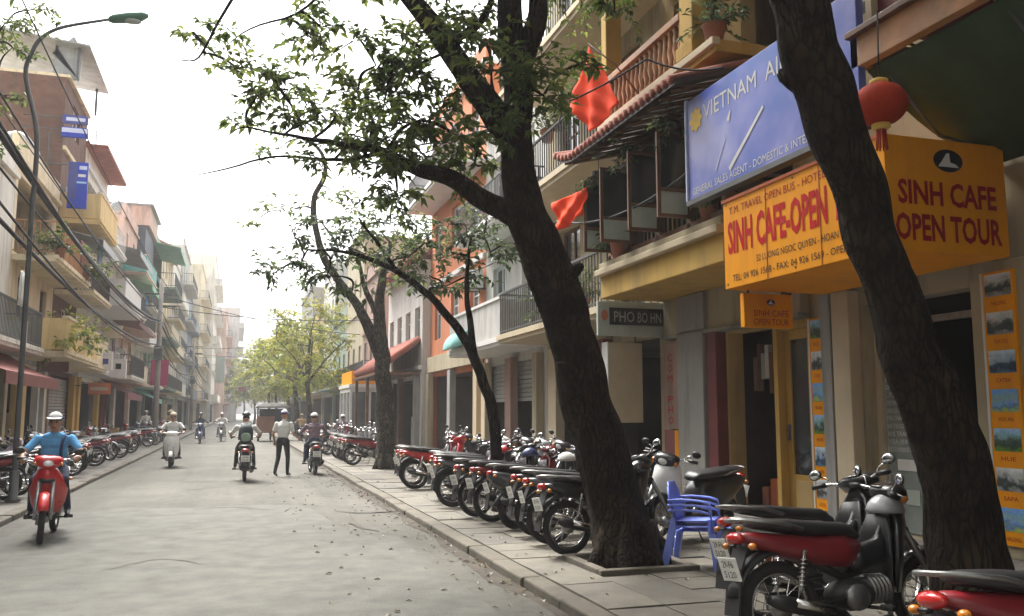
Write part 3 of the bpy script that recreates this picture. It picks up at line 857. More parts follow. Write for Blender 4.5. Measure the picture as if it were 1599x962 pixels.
# ------------------------------------------------------------------ the travel agency (y 5.9 - 9.2)
r = empty('shop_house', (XF, 7.5, 0), 'travel agency with wide dark shopfront, cream columns and poster strips', 'house')
ST = 0.30
holes = [(6.62, 8.3, ST, 2.82), (8.92, 9.2, ST, 2.7), (6.3, 7.3, 6.2, 7.8), (7.9, 8.9, 6.2, 7.8)]
m = MB(); wall(F, m, 5.89, 9.2, 0, 9.4, [(6.62, 8.3, ST, 2.82), (6.3, 7.3, 6.2, 7.8), (7.9, 8.9, 6.2, 7.8)], 'w_cream', 0.25); m.build('wall', r)
m = MB()
for u in (5.89, 9.19): m.quad(F.p(u, 0), F.p(u, 0, -9), F.p(u, 9.4, -9), F.p(u, 9.4), 'w_cream')
m.quad(F.p(5.89, 0, -9), F.p(9.2, 0, -9), F.p(9.2, 9.4, -9), F.p(5.89, 9.4, -9), 'w_cream'); m.quad(F.p(5.89, 9.4), F.p(9.2, 9.4), F.p(9.2, 9.4, -9), F.p(5.89, 9.4, -9), 'w_cream'); m.build('side_wall', r)
for a in (6.3, 7.9): window(F, r, a, a + 1.0, 6.2, 7.8, 'wood')
m = MB(); F.box(m, 5.9, 9.19, 0, ST, 0.002, 0.55, 'concrete'); F.box(m, 5.9, 9.19, 0, ST / 2 + 0.06, 0.552, 0.85, 'concrete'); m.build('step', r, 0.012)
m = MB()
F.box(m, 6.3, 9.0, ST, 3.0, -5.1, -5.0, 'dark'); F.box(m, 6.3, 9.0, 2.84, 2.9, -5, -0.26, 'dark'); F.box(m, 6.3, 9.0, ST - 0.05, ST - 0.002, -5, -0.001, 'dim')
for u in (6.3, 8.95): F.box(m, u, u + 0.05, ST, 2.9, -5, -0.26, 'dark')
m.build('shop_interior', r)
m = MB(); F.box(m, 6.9, 7.5, ST, ST + 0.75, -3.2, -2.2, 'wood'); F.box(m, 6.85, 7.55, ST + 0.75, ST + 0.8, -3.3, -2.1, 'wood2'); m.build('counter', r, 0.01)
for i, (u, z, w_, h_, k) in enumerate([(6.75, 1.5, .35, .5, 'ph2'), (7.2, 1.6, .3, .4, 's_rust'), (7.55, 1.3, .25, .35, 'ph4'), (6.9, 0.9, .3, .25, 's_white')]):
    m = MB(); F.box(m, u, u + w_, z, z + h_, -4.99, -4.95, k); m.build('wall_poster', r)
m = MB(); F.box(m, 6.5, 6.62, ST, 2.85, 0.002, 0.14, 'w_cream'); F.box(m, 5.92, 6.5, ST, 3.0, 0.002, 0.10, 'w_cream'); m.build('column', r, 0.01)
m = MB(); F.box(m, 8.36, 8.66, ST, 3.0, 0.002, 0.16, 's_cream'); m.build('column', r, 0.01)
m = MB(); F.box(m, 8.72, 8.9, ST, 3.0, 0.002, 0.14, 'w_grey'); m.build('column', r, 0.01)
m = MB(); F.box(m, 8.67, 8.715, ST, 2.9, 0.05, 0.10, 'alu'); m.build('downpipe', r)
m = MB(); F.box(m, 6.62, 8.3, 2.55, 2.62, -0.2, -0.13, 'alu'); F.box(m, 8.22, 8.3, ST, 2.55, -0.2, -0.13, 's_cream'); F.box(m, 7.62, 7.67, ST, 2.55, -0.2, -0.13, 'wooddark'); m.build('door_frame', r)
# fixed glass leaf carrying the white price list
gl = bpy.data.materials.new('clear_glass'); gl.use_nodes = True
gb = gl.node_tree.nodes['Principled BSDF']
gb.inputs['Base Color'].default_value = (0.55, 0.62, 0.58, 1); gb.inputs['Roughness'].default_value = 0.03; gb.inputs['Alpha'].default_value = 0.28
MATS['clear_glass'] = gl
gp = MB(); F.box(gp, 7.67, 8.22, ST + 0.02, 2.55, -0.175, -0.165, 'clear_glass'); gp = gp.build('glass_leaf', r)
lines = ['SA PA', 'HA LONG', 'NINH BINH', 'HUE - HOI AN', 'OPEN TOUR', 'CAT BA ISLAND', 'PERFUME PAGODA', 'HOA LU - TAM COC', 'MAI CHAU 2 DAYS', 'BAI TU LONG BAY', 'BUS TRAIN AIR', 'VISA SERVICE', 'MOTORBIKE RENT']
for i, s in enumerate(lines):
    text(gp, s, F.p(8.18, 2.2 - i * 0.085, -0.163), (0, -1, 0), (0, 0, 1), 0.05, 's_white', 0.16 + 0.3 * min(1, i / 9), 0.002)
m = MB(); F.box(m, 7.72, 8.05, 0.98, 1.1, -0.164, -0.16, 's_white'); m.build('sticker', gp)
m = MB(); F.box(m, 7.75, 7.95, 0.62, 0.78, -0.164, -0.16, 's_paleg'); m.build('sticker', gp)
# poster strips: orange boards with printed photographs
def strip(label, u0, u1, z0, z1, w, phs, n):
    o = MB(); F.box(o, u0, u1, z0, z1, w, w + 0.03, 's_orange')
    o = single(o, 'poster_board', (F.X, (u0 + u1) / 2, z0), label, 'poster', 'poster boards of the travel agency')
    OFF[o.name] = o.location.copy()
    F.box(MB(), u1 - 0.004, u1 + 0.018, z0, z1, w - 0.002, w + 0.04, 's_white').build('edge_trim', o)
    st = (z1 - z0) / n
    for i in range(n):
        zb = z0 + st * i + st * 0.36
        F.box(MB(), u0 + 0.03, u1 - 0.03, zb, zb + st * 0.58, w + 0.031, w + 0.036, phs[i % len(phs)]).build('photograph', o)
        text(o, ['HALONG', 'SAPA', 'HUE', 'HOI AN', 'CATBA', 'TAM COC'][i % 6], F.p((u0 + u1) / 2, zb - st * 0.24, w + 0.031), (0, -1, 0), (0, 0, 1), st * 0.11, 's_dred', (u1 - u0) * 0.45, 0.003, center=True)
    return o
strip('tall orange poster board with landscape photographs on the cream agency pillar', 6.13, 6.48, 0.42, 2.9, 0.101, ['ph3', 'ph2', 'ph1', 'ph3', 'ph4', 'ph2', 'ph2'], 7)
strip('narrow orange poster board beside the yellow glazed door', 8.93, 9.19, 0.45, 2.75, 0.05, ['ph2', 'ph4', 'ph1', 'ph3', 'ph2', 'ph1'], 6)

# big box sign over the shopfront
def frame_sign(name, label, x0, x1, y0, y1, z0, z1, k, bevel=0.006):
    o = MB().box(x0, x1, y0, y1, z0, z1, k)
    o = single(o, name, (x1, (y0 + y1) / 2, z0), label, 'sign', None, bevel)
    OFF[o.name] = o.location.copy(); return o
S = frame_sign('shop_sign', 'large orange box sign with big red lettering over the travel agency', 5.3, 6.62, 6.1, 8.75, 3.0, 4.02, 's_orange')
RT, UP = (0, -1, 0), (0, 0, 1)
for ys in (7.0, 7.9): MB().box(5.294, 5.299, ys, ys + 0.006, 3.0, 4.02, 's_rust').build('panel_seam', S)
for ys in (6.16, 7.42, 8.69):
    for zs in (3.05, 3.97): MB().ell((5.298, ys, zs), (0.006, 0.014, 0.014), 'steel', 8, 6).build('fixing_bolt', S)
MB().box(5.285, 5.2995, 6.085, 8.765, 4.0, 4.035, 's_rust').build('top_trim', S)
text(S, 'SINH CAFE-OPEN TOUR', (5.3, 8.66, 3.4), RT, UP, 0.36, 's_red', 2.48, bold=0.03)
text(S, 'T.M. TRAVEL OPEN BUS - HOTEL BOOKING', (5.3, 8.62, 3.84), RT, UP, 0.085, 's_dred', 2.3)
text(S, '52 LUONG NGOC QUYEN - HOAN KIEM - HA NOI', (5.3, 8.1, 3.22), RT, UP, 0.075, 'ink', 1.95)
text(S, 'TEL: 04 926 1568 - FAX: 04 926 1569 - OPEN TICKETS', (5.3, 8.58, 3.07), RT, UP, 0.075, 'ink', 2.4)
text(S, 'SINH CAFE', (5.96, 6.1, 3.42), (1, 0, 0), UP, 0.21, 's_dred', 1.08, center=True, bold=0.03)
text(S, 'OPEN TOUR', (5.96, 6.1, 3.10), (1, 0, 0), UP, 0.23, 's_dred', 1.16, center=True, bold=0.03)
def emblem(par, c, right, up, s):
    c = Vector(c); right = Vector(right); up = Vector(up); n = right.cross(up) * 0.006
    m = MB()
    pts = []
    for i in range(24):
        a = 2 * math.pi * i / 24; pts.append(c - par_off(par) + n + right * math.cos(a) * s * 1.25 + up * math.sin(a) * s * 0.8)
    m.add(pts, [tuple(range(24))], 'ink')
    m2 = [(-0.9, -0.45), (0.9, -0.45), (0.6, -0.2), (0.15, -0.1), (0.1, 0.55), (-0.15, 0.5), (-0.55, -0.05)]
    m.add([c - par_off(par) + n * 1.6 + right * a * s + up * b * s for a, b in m2], [tuple(range(7))], 's_white')
    return m.build('emblem', par, world=False)
def par_off(o): return OFF.get(o.name, Vector((0, 0, 0)))
emblem(S, (5.98, 6.1, 3.83), (1, 0, 0), UP, 0.13)
S = frame_sign('shop_sign', 'small orange hanging sign below the far end of the large orange sign', 5.48, 6.12, 8.66, 8.74, 2.57, 2.96, 's_orange', 0.004)
text(S, 'SINH CAFE', (5.83, 8.66, 2.70), (1, 0, 0), UP, 0.075, 's_dred', 0.46, center=True)
text(S, 'OPEN TOUR', (5.83, 8.66, 2.60), (1, 0, 0), UP, 0.075, 's_dred', 0.46, center=True)
emblem(S, (5.83, 8.66, 2.86), (1, 0, 0), UP, 0.045)
m = MB(); m.box(5.55, 5.57, 8.69, 8.71, 2.955, 3.01, 'steel').box(6.03, 6.05, 8.69, 8.71, 2.955, 3.01, 'steel'); m.build('hanger', S)
# blue billboard
S = frame_sign('billboard', 'blue airline billboard with white lettering above the large orange sign', 5.28, 5.36, 6.35, 9.5, 4.2, 5.48, 's_billboard')
m = MB()
m.box(5.25, 5.38, 6.33, 9.52, 4.14, 4.2, 'steel').box(5.255, 5.375, 9.501, 9.53, 4.2, 5.5, 's_pale'); m.build('border', S)
text(S, 'VIETNAM  AIRLINES', (5.28, 9.1, 5.12), RT, UP, 0.2, 's_white', 2.4)
text(S, 'GENERAL SALES AGENT - DOMESTIC & INTERNATIONAL', (5.28, 9.4, 4.25), RT, UP, 0.09, 's_white', 2.9)
m = MB()
c = Vector((5.274, 9.28, 5.18))
pts = []
for i in range(32):
    a = 2 * math.pi * i / 32; q = 0.14 + 0.025 * math.cos(8 * a); pts.append(c + Vector((0, math.cos(a) * q, math.sin(a) * q)))
m.add(pts, [tuple(range(32))], 's_gold'); m.build('emblem', S)
def stripe(a, b, wa, wb, k, nm):      # tapering printed trail (y, z) -> (y, z)
    m = MB(); (ya, za), (yb, zb) = a, b; d = Vector((0, yb - ya, zb - za)).normalized(); n = Vector((0, -d.z, d.y))
    p, q = Vector((5.274, ya, za)), Vector((5.274, yb, zb))
    m.quad(p + n * wa, p - n * wa, q - n * wb, q + n * wb, k); m.build(nm, S)
stripe((8.55, 4.36), (7.85, 4.86), 0.028, 0.02, 's_white', 'wing_trail'); stripe((8.85, 4.42), (8.62, 4.75), 0.012, 0.01, 's_pale', 'wing_trail'); stripe((8.55, 4.93), (8.5, 5.04), 0.03, 0.012, 's_white', 'tail_fin')
for y in (6.6, 8.0, 9.3): MB().tube([(5.37, y, 4.5), (6.8, y, 4.6)], 0.02, 6, 'steel').build('bracket', S); MB().tube([(5.37, y, 5.3), (6.8, y, 5.0)], 0.016, 6, 'steel').build('bracket', S)
# red lantern under the canopy
L0 = atZ(1374, 163, 6.75)
r = empty('lantern', (L0.x, L0.y, L0.z - 0.3), 'round red paper lantern hanging beneath the green canopy', 'lantern')
m = MB(); n = 20; rr = []
for i in range(13):
    th = math.pi * (0.12 + 0.76 * i / 12); ring = []
    for j in range(n * 2):
        a = math.pi * j / n; q = 0.195 * math.sin(th) * (1 + 0.045 * (1 if j % 2 else -1)); ring.append(L0 + Vector((q * math.cos(a), q * math.sin(a), 0.17 * math.cos(th))))
    rr.append(ring)
m.rings(rr, 'lantern', True, True); m.build('lantern_shade', r)
for pr in ([(0.07, 0.155), (0.07, 0.19), (0.05, 0.2)], [(0.05, -0.2), (0.07, -0.185), (0.07, -0.155)]): MB().lathe(pr, L0, 14, 's_gold').build('cap_ring', r)
m = MB()
for i in range(10):
    a = 2 * math.pi * i / 10; m.tube([L0 + Vector((0.03 * math.cos(a), 0.03 * math.sin(a), -0.19)), L0 + Vector((0.04 * math.cos(a), 0.04 * math.sin(a), -0.36))], 0.006, 4, 'lantern')
m.build('tassel', r)
MB().tube([L0 + Vector((0, 0, 0.19)), L0 + Vector((0.01, 0, 0.45)), Vector((L0.x + 0.02, L0.y, 4.72))], 0.006, 5, 'cable').build('hanging_cord', r)

# ------------------------------------------------------------------ the timber-balcony house (y 9.2 - 13)
r = empty('shop_house', (XF, 11.1, 0), 'ochre house with dark timber veranda, tiled eave and wooden balustrade', 'house')
RB = r
m = MB(); wall(F, m, 9.21, 13.0, 0, 10.6, [(9.25, 11.2, ST, 2.75), (12.4, 12.98, ST, 2.7), (9.5, 12.8, 4.0, 5.6), (9.5, 10.6, 6.3, 8.4), (11.2, 12.6, 6.3, 8.4)], 'w_ochre', 0.25); m.build('wall', r)
m = MB()
for u in (9.21, 12.99): m.quad(F.p(u, 0), F.p(u, 0, -9), F.p(u, 10.6, -9), F.p(u, 10.6), 'w_ochre')
m.quad(F.p(9.21, 0, -9), F.p(13, 0, -9), F.p(13, 10.6, -9), F.p(9.21, 10.6, -9), 'w_ochre'); m.build('side_wall', r)
m = MB(); F.box(m, 9.2, 13.0, 10.6, 10.75, -9, 0.2, 'w_ochre'); m.build('roof', r)
m = MB(); F.box(m, 9.21, 12.98, 0, ST - 0.02, 0.002, 0.4, 'concrete'); m.build('step', r, 0.012)
m = MB()
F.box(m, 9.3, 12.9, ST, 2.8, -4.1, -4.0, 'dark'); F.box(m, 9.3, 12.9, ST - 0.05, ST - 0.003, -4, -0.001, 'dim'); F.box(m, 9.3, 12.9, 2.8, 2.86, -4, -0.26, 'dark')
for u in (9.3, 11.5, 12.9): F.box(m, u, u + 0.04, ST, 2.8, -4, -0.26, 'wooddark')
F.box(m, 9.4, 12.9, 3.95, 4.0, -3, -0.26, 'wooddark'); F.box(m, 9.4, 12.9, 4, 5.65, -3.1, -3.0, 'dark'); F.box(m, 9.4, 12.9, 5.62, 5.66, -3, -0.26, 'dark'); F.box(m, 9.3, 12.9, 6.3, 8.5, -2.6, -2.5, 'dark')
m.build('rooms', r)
r2 = random.Random(12); m = MB()     # dark shelves of souvenirs seen in the open front
for i in range(6):
    F.box(m, 10.05, 11.15, ST + 0.35 * i + 0.2, ST + 0.35 * i + 0.225, -1.6, -1.2, 'wooddark')
    for q in range(9):
        u = 10.08 + q * 0.118; h = r2.uniform(0.1, 0.26)
        m.ell(F.p(u + 0.05, ST + 0.35 * i + 0.225 + h / 2, -1.35 + r2.uniform(-.1, .1)), (0.045, 0.045, h / 2), r2.choice(('s_white', 's_rust', 'w_green', 'dim', 'wood', 's_navy', 'c_red', 'w_pink', 'dark')), 8, 5)
m.build('goods_shelf', r)
for i in range(11):      # bags and scarves hung in the open front
    u = 10.12 + i * 0.098; z = 2.62 - r2.uniform(0, .25); h = r2.uniform(.25, .6); k = r2.choice(('c_green', 'c_red', 'dim', 's_paleg', 'w_pink', 'wood', 'c_maroon', 's_white', 'w_grey'))
    m = MB(); F.box(m, u, u + 0.085, z - h, z, -0.45 - r2.uniform(0, .3), -0.4, k); F.box(m, u + 0.038, u + 0.046, z, 2.79, -0.44, -0.43, 'cable'); m.build('hung_goods', r, 0.012)
for i in range(6):
    u = 10.1 + i * 0.17; s = r2.uniform(.12, .17); h = r2.uniform(.15, .5); m = MB(); F.box(m, u, u + s, ST, ST + h, -0.6, -0.3 - r2.uniform(0, .15), r2.choice(('terracotta', 'wood', 's_cream', 'w_green', 's_rust', 'w_grey'))); m.build('floor_goods', r, 0.02)
m = MB(); F.box(m, 9.94, 10.03, ST, 2.78, -0.18, 0.04, 'w_yellow'); F.box(m, 9.22, 9.3, ST, 2.78, -0.18, 0.04, 'w_yellow'); F.box(m, 9.3, 9.94, 2.68, 2.78, -0.18, 0.02, 'w_yellow')
d = m.build('door_frame', r, 0.006)
m = MB(); F.box(m, 9.3, 9.4, ST + 0.01, 2.68, -0.14, -0.08, 'w_yellow'); F.box(m, 9.84, 9.94, ST + 0.01, 2.68, -0.14, -0.08, 'w_yellow')
F.box(m, 9.4, 9.84, ST + 0.01, ST + 0.52, -0.13, -0.09, 'w_yellow'); F.box(m, 9.4, 9.84, 2.55, 2.68, -0.14, -0.08, 'w_yellow'); F.box(m, 9.46, 9.78, ST + 0.08, ST + 0.45, -0.09, -0.075, 'w_ochre')
d = m.build('door', r, 0.006)
F.box(MB(), 9.4, 9.84, ST + 0.52, 2.55, -0.12, -0.11, 'glass').build('pane', d)
F.box(MB(), 9.86, 9.9, ST + 0.95, ST + 1.15, -0.08, -0.04, 'alu').build('handle', d)
m = MB(); F.box(m, 11.25, 11.52, ST - 0.05, 2.78, 0.002, 0.18, 'maroon'); m.build('column', r, 0.012)
m = MB(); F.box(m, 11.56, 12.36, ST - 0.05, 2.82, 0.002, 0.22, 'w_grey'); F.box(m, 11.52, 12.40, ST - 0.05, ST + 0.2, 0.223, 0.26, 'concrete'); m.build('column', r, 0.015)
# mezzanine fascia, cornices
m = MB(); F.box(m, 9.25, 12.9, 2.84, 3.42, 0.002, 0.16, 'w_cream'); F.box(m, 9.24, 12.92, 2.78, 2.84, -0.02, 0.2, 'concrete'); m.build('fascia', r, 0.01)
m = MB(); F.box(m, 9.4, 9.6, 3.02, 3.32, 0.162, 0.18, 'dark'); m.build('vent', r)
m = MB(); F.box(m, 11.5, 12.3, 2.85, 3.4, 0.163, 0.22, 'w_grey'); m.build('fascia_panel', r)
m = MB(); F.box(m, 9.2, 12.95, 3.42, 3.78, 0.002, 1.24, 'w_yellow'); F.box(m, 9.18, 12.98, 3.78, 3.88, 0.002, 1.34, 's_cream'); F.box(m, 9.19, 12.97, 3.88, 3.99, 0.002, 1.27, 'w_cream'); m.build('cornice', r, 0.015)
# timber veranda on the cornice
m = MB(); F.box(m, 9.3, 12.9, 4.0, 4.12, 1.02, 1.12, 'wood'); F.box(m, 9.3, 12.9, 5.35, 5.5, 1.0, 1.14, 'wooddark'); F.box(m, 9.3, 12.9, 4.62, 4.68, 1.03, 1.1, 'wood')
m.build('veranda_rail', r, 0.006)
for u in (9.3, 10.2, 11.1, 12.0, 12.8):
    m = MB(); F.box(m, u, u + 0.11, 4.0, 5.6, 1.0, 1.12, 'wood'); m.build('post', r, 0.008)
for i in range(26):
    u = 9.45 + i * 0.13
    if min(abs(u - q) for q in (9.35, 10.25, 11.15, 12.05, 12.85)) < 0.07: continue
    m = MB(); F.box(m, u - 0.018, u + 0.018, 4.12, 4.62, 1.045, 1.085, 'wooddark'); m.build('baluster', r)
# open shutters standing out from the posts, pale lower panels
for (u, a, b) in ((10.15, 1.13, 1.62), (11.05, 1.13, 1.62), (11.95, 1.13, 1.66), (12.75, 1.13, 1.6)):
    m = MB()
    F.box(m, u, u + 0.035, 4.15, 5.3, a, a + 0.05, 'wood'); F.box(m, u, u + 0.035, 4.15, 5.3, b - 0.05, b, 'wood')
    for z in (4.15, 4.5, 5.25): F.box(m, u, u + 0.035, z, z + 0.05, a + 0.05, b - 0.05, 'wood')
    s = m.build('shutter', r)
    F.box(MB(), u + 0.012, u + 0.024, 4.2, 4.5, a + 0.05, b - 0.05, 's_paleg').build('lower_panel', s)
    F.box(MB(), u + 0.012, u + 0.024, 4.55, 5.25, a + 0.05, b - 0.05, 'glass').build('pane', s)
# tiled eave: rows of half-round tiles
m = MB()
ea, eb = 9.25, 13.45
dn = Vector((0, 0, -0.07))
def eave_pt(u, t):
    tip = max(0, (u - 12.6) / 0.85) ** 2 * 0.22
    return F.p(u, 5.66 + 0.55 * t + tip * (1 - t), 1.82 - 1.8 * t)
rr = []
for i in range(19):
    u = ea + (eb - ea) * i / 18
    a, b = eave_pt(u, 0), eave_pt(u, 1); rr.append([a, b, b + dn, a + dn])
m.rings(rr, 'wooddark', True, False)
m.build('eave', r)
m = MB()
for i in range(26):
    u = ea + 0.08 + i * 0.163
    m.tube([eave_pt(u, -0.02) + Vector((0, 0, 0.02)), eave_pt(u, 0.5) + Vector((0, 0, 0.03)), eave_pt(u, 1) + Vector((0, 0, 0.02))], 0.06, 6, 'roofred')
tag(m.build('roof_tile', r), kind='stuff')
for i in range(12): u = ea + 0.2 + i * 0.34; MB().tube([eave_pt(u, 0.04) + dn * 1.4, eave_pt(u, 0.98) + dn * 1.4], 0.03, 5, 'wood').build('rafter', r)
# upper balcony with turned balusters
m = MB(); F.box(m, 9.3, 12.95, 6.12, 6.28, 0.002, 1.2, 'w_yellow'); F.box(m, 9.28, 12.97, 6.2, 6.3, 1.15, 1.26, 's_cream'); bal = m.build('balcony', r, 0.01)
m = MB(); F.box(m, 10.25, 12.9, 6.95, 7.05, 1.04, 1.2, 'wood2'); F.box(m, 10.25, 12.9, 6.3, 6.38, 1.06, 1.18, 'wood2'); m.build('handrail', bal, 0.008)
prof = [(0.03, 0), (0.045, 0.06), (0.03, 0.12), (0.055, 0.25), (0.035, 0.4), (0.03, 0.48), (0.045, 0.54), (0.03, 0.58)]
bm_ = MB().lathe(prof, (0, 0, 0), 8, 'wood2').mesh('baluster')
for i in range(17):
    o = bpy.data.objects.new('baluster', bm_); COL.objects.link(o); o.parent = bal; o.location = F.p(10.33 + i * 0.155, 6.375, 1.12) - OFF[r.name]
m = MB(); F.box(m, 9.85, 10.2, 6.3, 10.6, 0.9, 1.22, 'w_yellow'); F.box(m, 9.8, 10.25, 6.3, 6.5, 0.86, 1.26, 'w_yellow'); m.build('pillar', r, 0.012)
m = MB(); F.box(m, 12.75, 12.95, 6.3, 10.6, 0.9, 1.18, 'w_yellow'); m.build('pillar', r, 0.012)
m = MB(); F.box(m, 9.2, 13.0, 8.9, 9.1, 0.002, 1.35, 'w_ochre'); m.build('ceiling_beam', r)
# hanging light box, noodle shop board and vertical banner
a, b = onY(948, 535, 13.55), onY(1003, 660, 13.55)
S = MB().box(a.x, b.x, 13.5, 13.72, b.z, a.z, 's_cream')
S = single(S, 'sign_box', ((a.x + b.x) / 2, 13.6, b.z), 'blank beige light box hanging beside the dark doorway', 'sign', None, 0.01); OFF[S.name] = S.location.copy()
MB().box(a.x - 0.02, a.x - 0.002, 13.49, 13.73, b.z - 0.01, a.z + 0.01, 's_white').build('lit_edge', S)  # white edge against the beige face: sky light on this side put into colour
MB().tube([(a.x + 0.1, 13.6, a.z), (a.x + 0.1, 13.6, 3.42)], 0.012, 6, 'steel').tube([(b.x - 0.08, 13.6, a.z), (b.x - 0.08, 13.6, 3.42)], 0.012, 6, 'steel').build('hanger', S)
S = frame_sign('shop_sign', 'pale noodle shop board with black letters under the ochre cornice', 5.52, 6.72, 12.99, 13.05, 2.84, 3.4, 's_paleg', 0.004)
m = MB(); m.box(5.72, 6.70, 12.984, 12.988, 3.02, 3.30, 'dark'); m.build('lettering_band', S)
text(S, 'PHO', (5.80, 12.983, 3.07), (1, 0, 0), UP, 0.18, 's_paleg', 0.36)
text(S, 'BO HN', (6.22, 12.983, 3.07), (1, 0, 0), UP, 0.17, 's_paleg', 0.42)
pts = [Vector((5.635 + 0.06 * math.cos(2 * math.pi * i / 16), 12.984, 3.17 + 0.09 * math.sin(2 * math.pi * i / 16))) for i in range(16)]
MB().add(pts, [tuple(range(16))], 's_rust').build('emblem', S)
S = frame_sign('banner', 'narrow pinkish vertical banner with stacked letters beside the grey column', 6.62, 6.65, 12.42, 12.9, 1.35, 2.72, 'w_pink', 0.003)
for i, ch in enumerate('COM PHO'):
    if ch != ' ': text(S, ch, (6.62, 12.66, 2.42 - i * 0.165), RT, UP, 0.12, 's_dred', 0.17, center=True)
S = frame_sign('banner', 'dark red and yellow lower banner under the pinkish banner', 6.62, 6.65, 12.42, 12.9, 0.5, 1.33, 'c_maroon', 0.003)
MB().box(6.612, 6.619, 12.42, 12.54, 0.5, 1.33, 's_orange').build('yellow_stripe', S)
MB().box(6.63, 6.8, 12.5, 12.54, 2.5, 2.54, 'steel').build('bracket', S)

# ------------------------------------------------------------------ right side, further on
sW = {'n': 2, 'w': 1.1, 'f': 's_white'}
RC, FC, _ = house(1, 6.8, 13.0, 19.0, 14.5, 'w_cream', 'tall cream house with black iron balcony railings beyond the timber veranda',
      [('bal', dict(n=2, w=1.2, f='wood', bw=1.2, rk='steel')), ('bal', dict(n=2, w=1.2, f='wood', bw=1.2, rk='cable', sk='s_cream')), ('bal', dict(n=2, w=1.2, f='wood', bw=1.2)), ('win', dict(n=2, f='wood'))],
      shop=dict(inside='dim', cols=[(17.9, 18.4, 's_cream'), (15.3, 15.6, 'maroon')]), trim='s_cream')
house(1, 6.8, 19.01, 24.2, 9.6, 'w_white', 'white house with teal awning and peach columns', [('par', dict(n=2, w=1.1, bw=1.1)), ('bal', dict(n=2, bw=0.9))],
      shop=dict(inside='dim', cols=[(21.2, 21.7, 'w_pink'), (19.2, 19.5, 'w_cream'), (23.6, 24.0, 's_cream')], shutter='shutter', down=1.9), trim='s_white')
S = MB()
rr = []
for i in range(9):
    t = i / 8; an = t * math.pi / 2; rr.append([Vector((6.78 - 1.3 * math.sin(an), y, 3.35 + 0.75 * math.cos(an))) for y in (21.9, 24.0)] + [Vector((6.78 - 1.27 * math.sin(an), y, 3.32 + 0.74 * math.cos(an))) for y in (24.0, 21.9)])
S.rings(rr, 'c_teal', True, True)
single(S, 'awning', (6.7, 23, 3.3), 'rounded teal fabric awning on the white house', 'awning')
house(1, 6.8, 24.21, 31.8, 12.0, 'w_orange', 'bright orange house with white window surrounds', [('win', dict(n=3, w=1.1, f='s_white', g='glass2')), ('win', dict(n=3, w=1.1, f='s_white', g='glass2')), ('bal', dict(n=3, f='s_white'))],
      shop=dict(inside='dim', cols=[(24.5, 24.9, 's_cream'), (27.8, 28.2, 'w_grey'), (31.2, 31.6, 'w_cream')], sign='w_cream', sh=0.5), trim='s_white')
house(1, 6.5, 31.82, 39.5, 7.2, 'w_white', 'low white house with a red tiled lean-to roof over its shop', [('win', dict(n=4, w=1.0, f='s_paleg', g='glass2'))], roof='tile',
      shop=dict(inside='dim', cols=[(32.2, 32.5, 'w_grey'), (35.5, 35.8, 'wood'), (38.6, 39.0, 'w_grey')]), trim='s_white')
S = MB()      # lean-to roof of pan tiles
for i in range(26):
    u = 32.2 + i * 0.27
    S.tube([(4.95, u, 3.25), (6.48, u, 4.35)], 0.14, 6, 'roofred')
S.box(4.9, 6.48, 32.05, 39.2, 3.02, 3.1, 'wood')
for y in (32.3, 35.6, 38.9): S.box(5.0, 5.12, y, y + 0.12, PZ, 3.02, 'wood')
single(S, 'porch_roof', (5.7, 35.6, PZ), 'red tiled porch roof on wooden posts before the low white house', 'porch')
# glazed kiosk with yellow sign
r = empty('kiosk', (6.2, 42, PZ), 'white glazed kiosk with a yellow sign on top', 'kiosk')
m = MB(); m.box(4.9, 7.5, 40, 44, PZ, 0.9, 's_white').box(4.9, 7.5, 40, 44, 2.55, 2.75, 's_white')
for x in (4.9, 5.75, 6.55, 7.4): m.box(x, x + 0.1, 40, 40.1, 0.9, 2.55, 's_white').box(x, x + 0.1, 43.9, 44, 0.9, 2.55, 's_white')
for y in (41.3, 42.6): m.box(4.9, 5.0, y, y + 0.1, 0.9, 2.55, 's_white').box(7.4, 7.5, y, y + 0.1, 0.9, 2.55, 's_white')
m.build('body', r)
m = MB(); m.box(4.95, 7.45, 40.04, 43.96, 0.9, 2.55, 'glass2'); m.build('pane', r)
m = MB(); m.box(4.85, 7.55, 39.9, 44.1, 2.75, 2.9, 's_white'); m.build('roof', r)
S = MB().box(4.95, 7.45, 39.95, 40.1, 2.91, 3.5, 's_orange').box(4.95, 5.1, 40.1, 43.8, 2.91, 3.5, 's_orange'); S.build('signboard', r)
MB().box(5.3, 7.0, 39.94, 39.949, 3.1, 3.28, 's_gold').build('sign_band', r)
styles = [('w_pink', 9), ('w_cream', 12), ('w_green', 8), ('w_white', 13), ('w_ochre', 10), ('w_grey', 14), ('w_cream', 9)]
lab = ['pinkish two-balcony house behind the kiosk', 'cream three-storey house past the kiosk trees', 'pale green low house past the kiosk trees', 'tall white house far along the tree-lined pavement',
       'ochre house far along the tree-lined pavement', 'tall grey block at the hazy end of the tree-lined pavement', 'low cream house at the hazy end of the tree-lined pavement']
y = 44.6
for i, (k, H) in enumerate(styles):
    y1 = y + (7, 8, 8, 9, 12, 16, 22)[i]
    house(1, 7.0, y, y1 - 0.02, H, k, lab[i], [('bal', dict(n=3)), ('win', dict(n=3))][:2 if H > 8 else 1], shop=dict(inside='dim'))
    y = y1

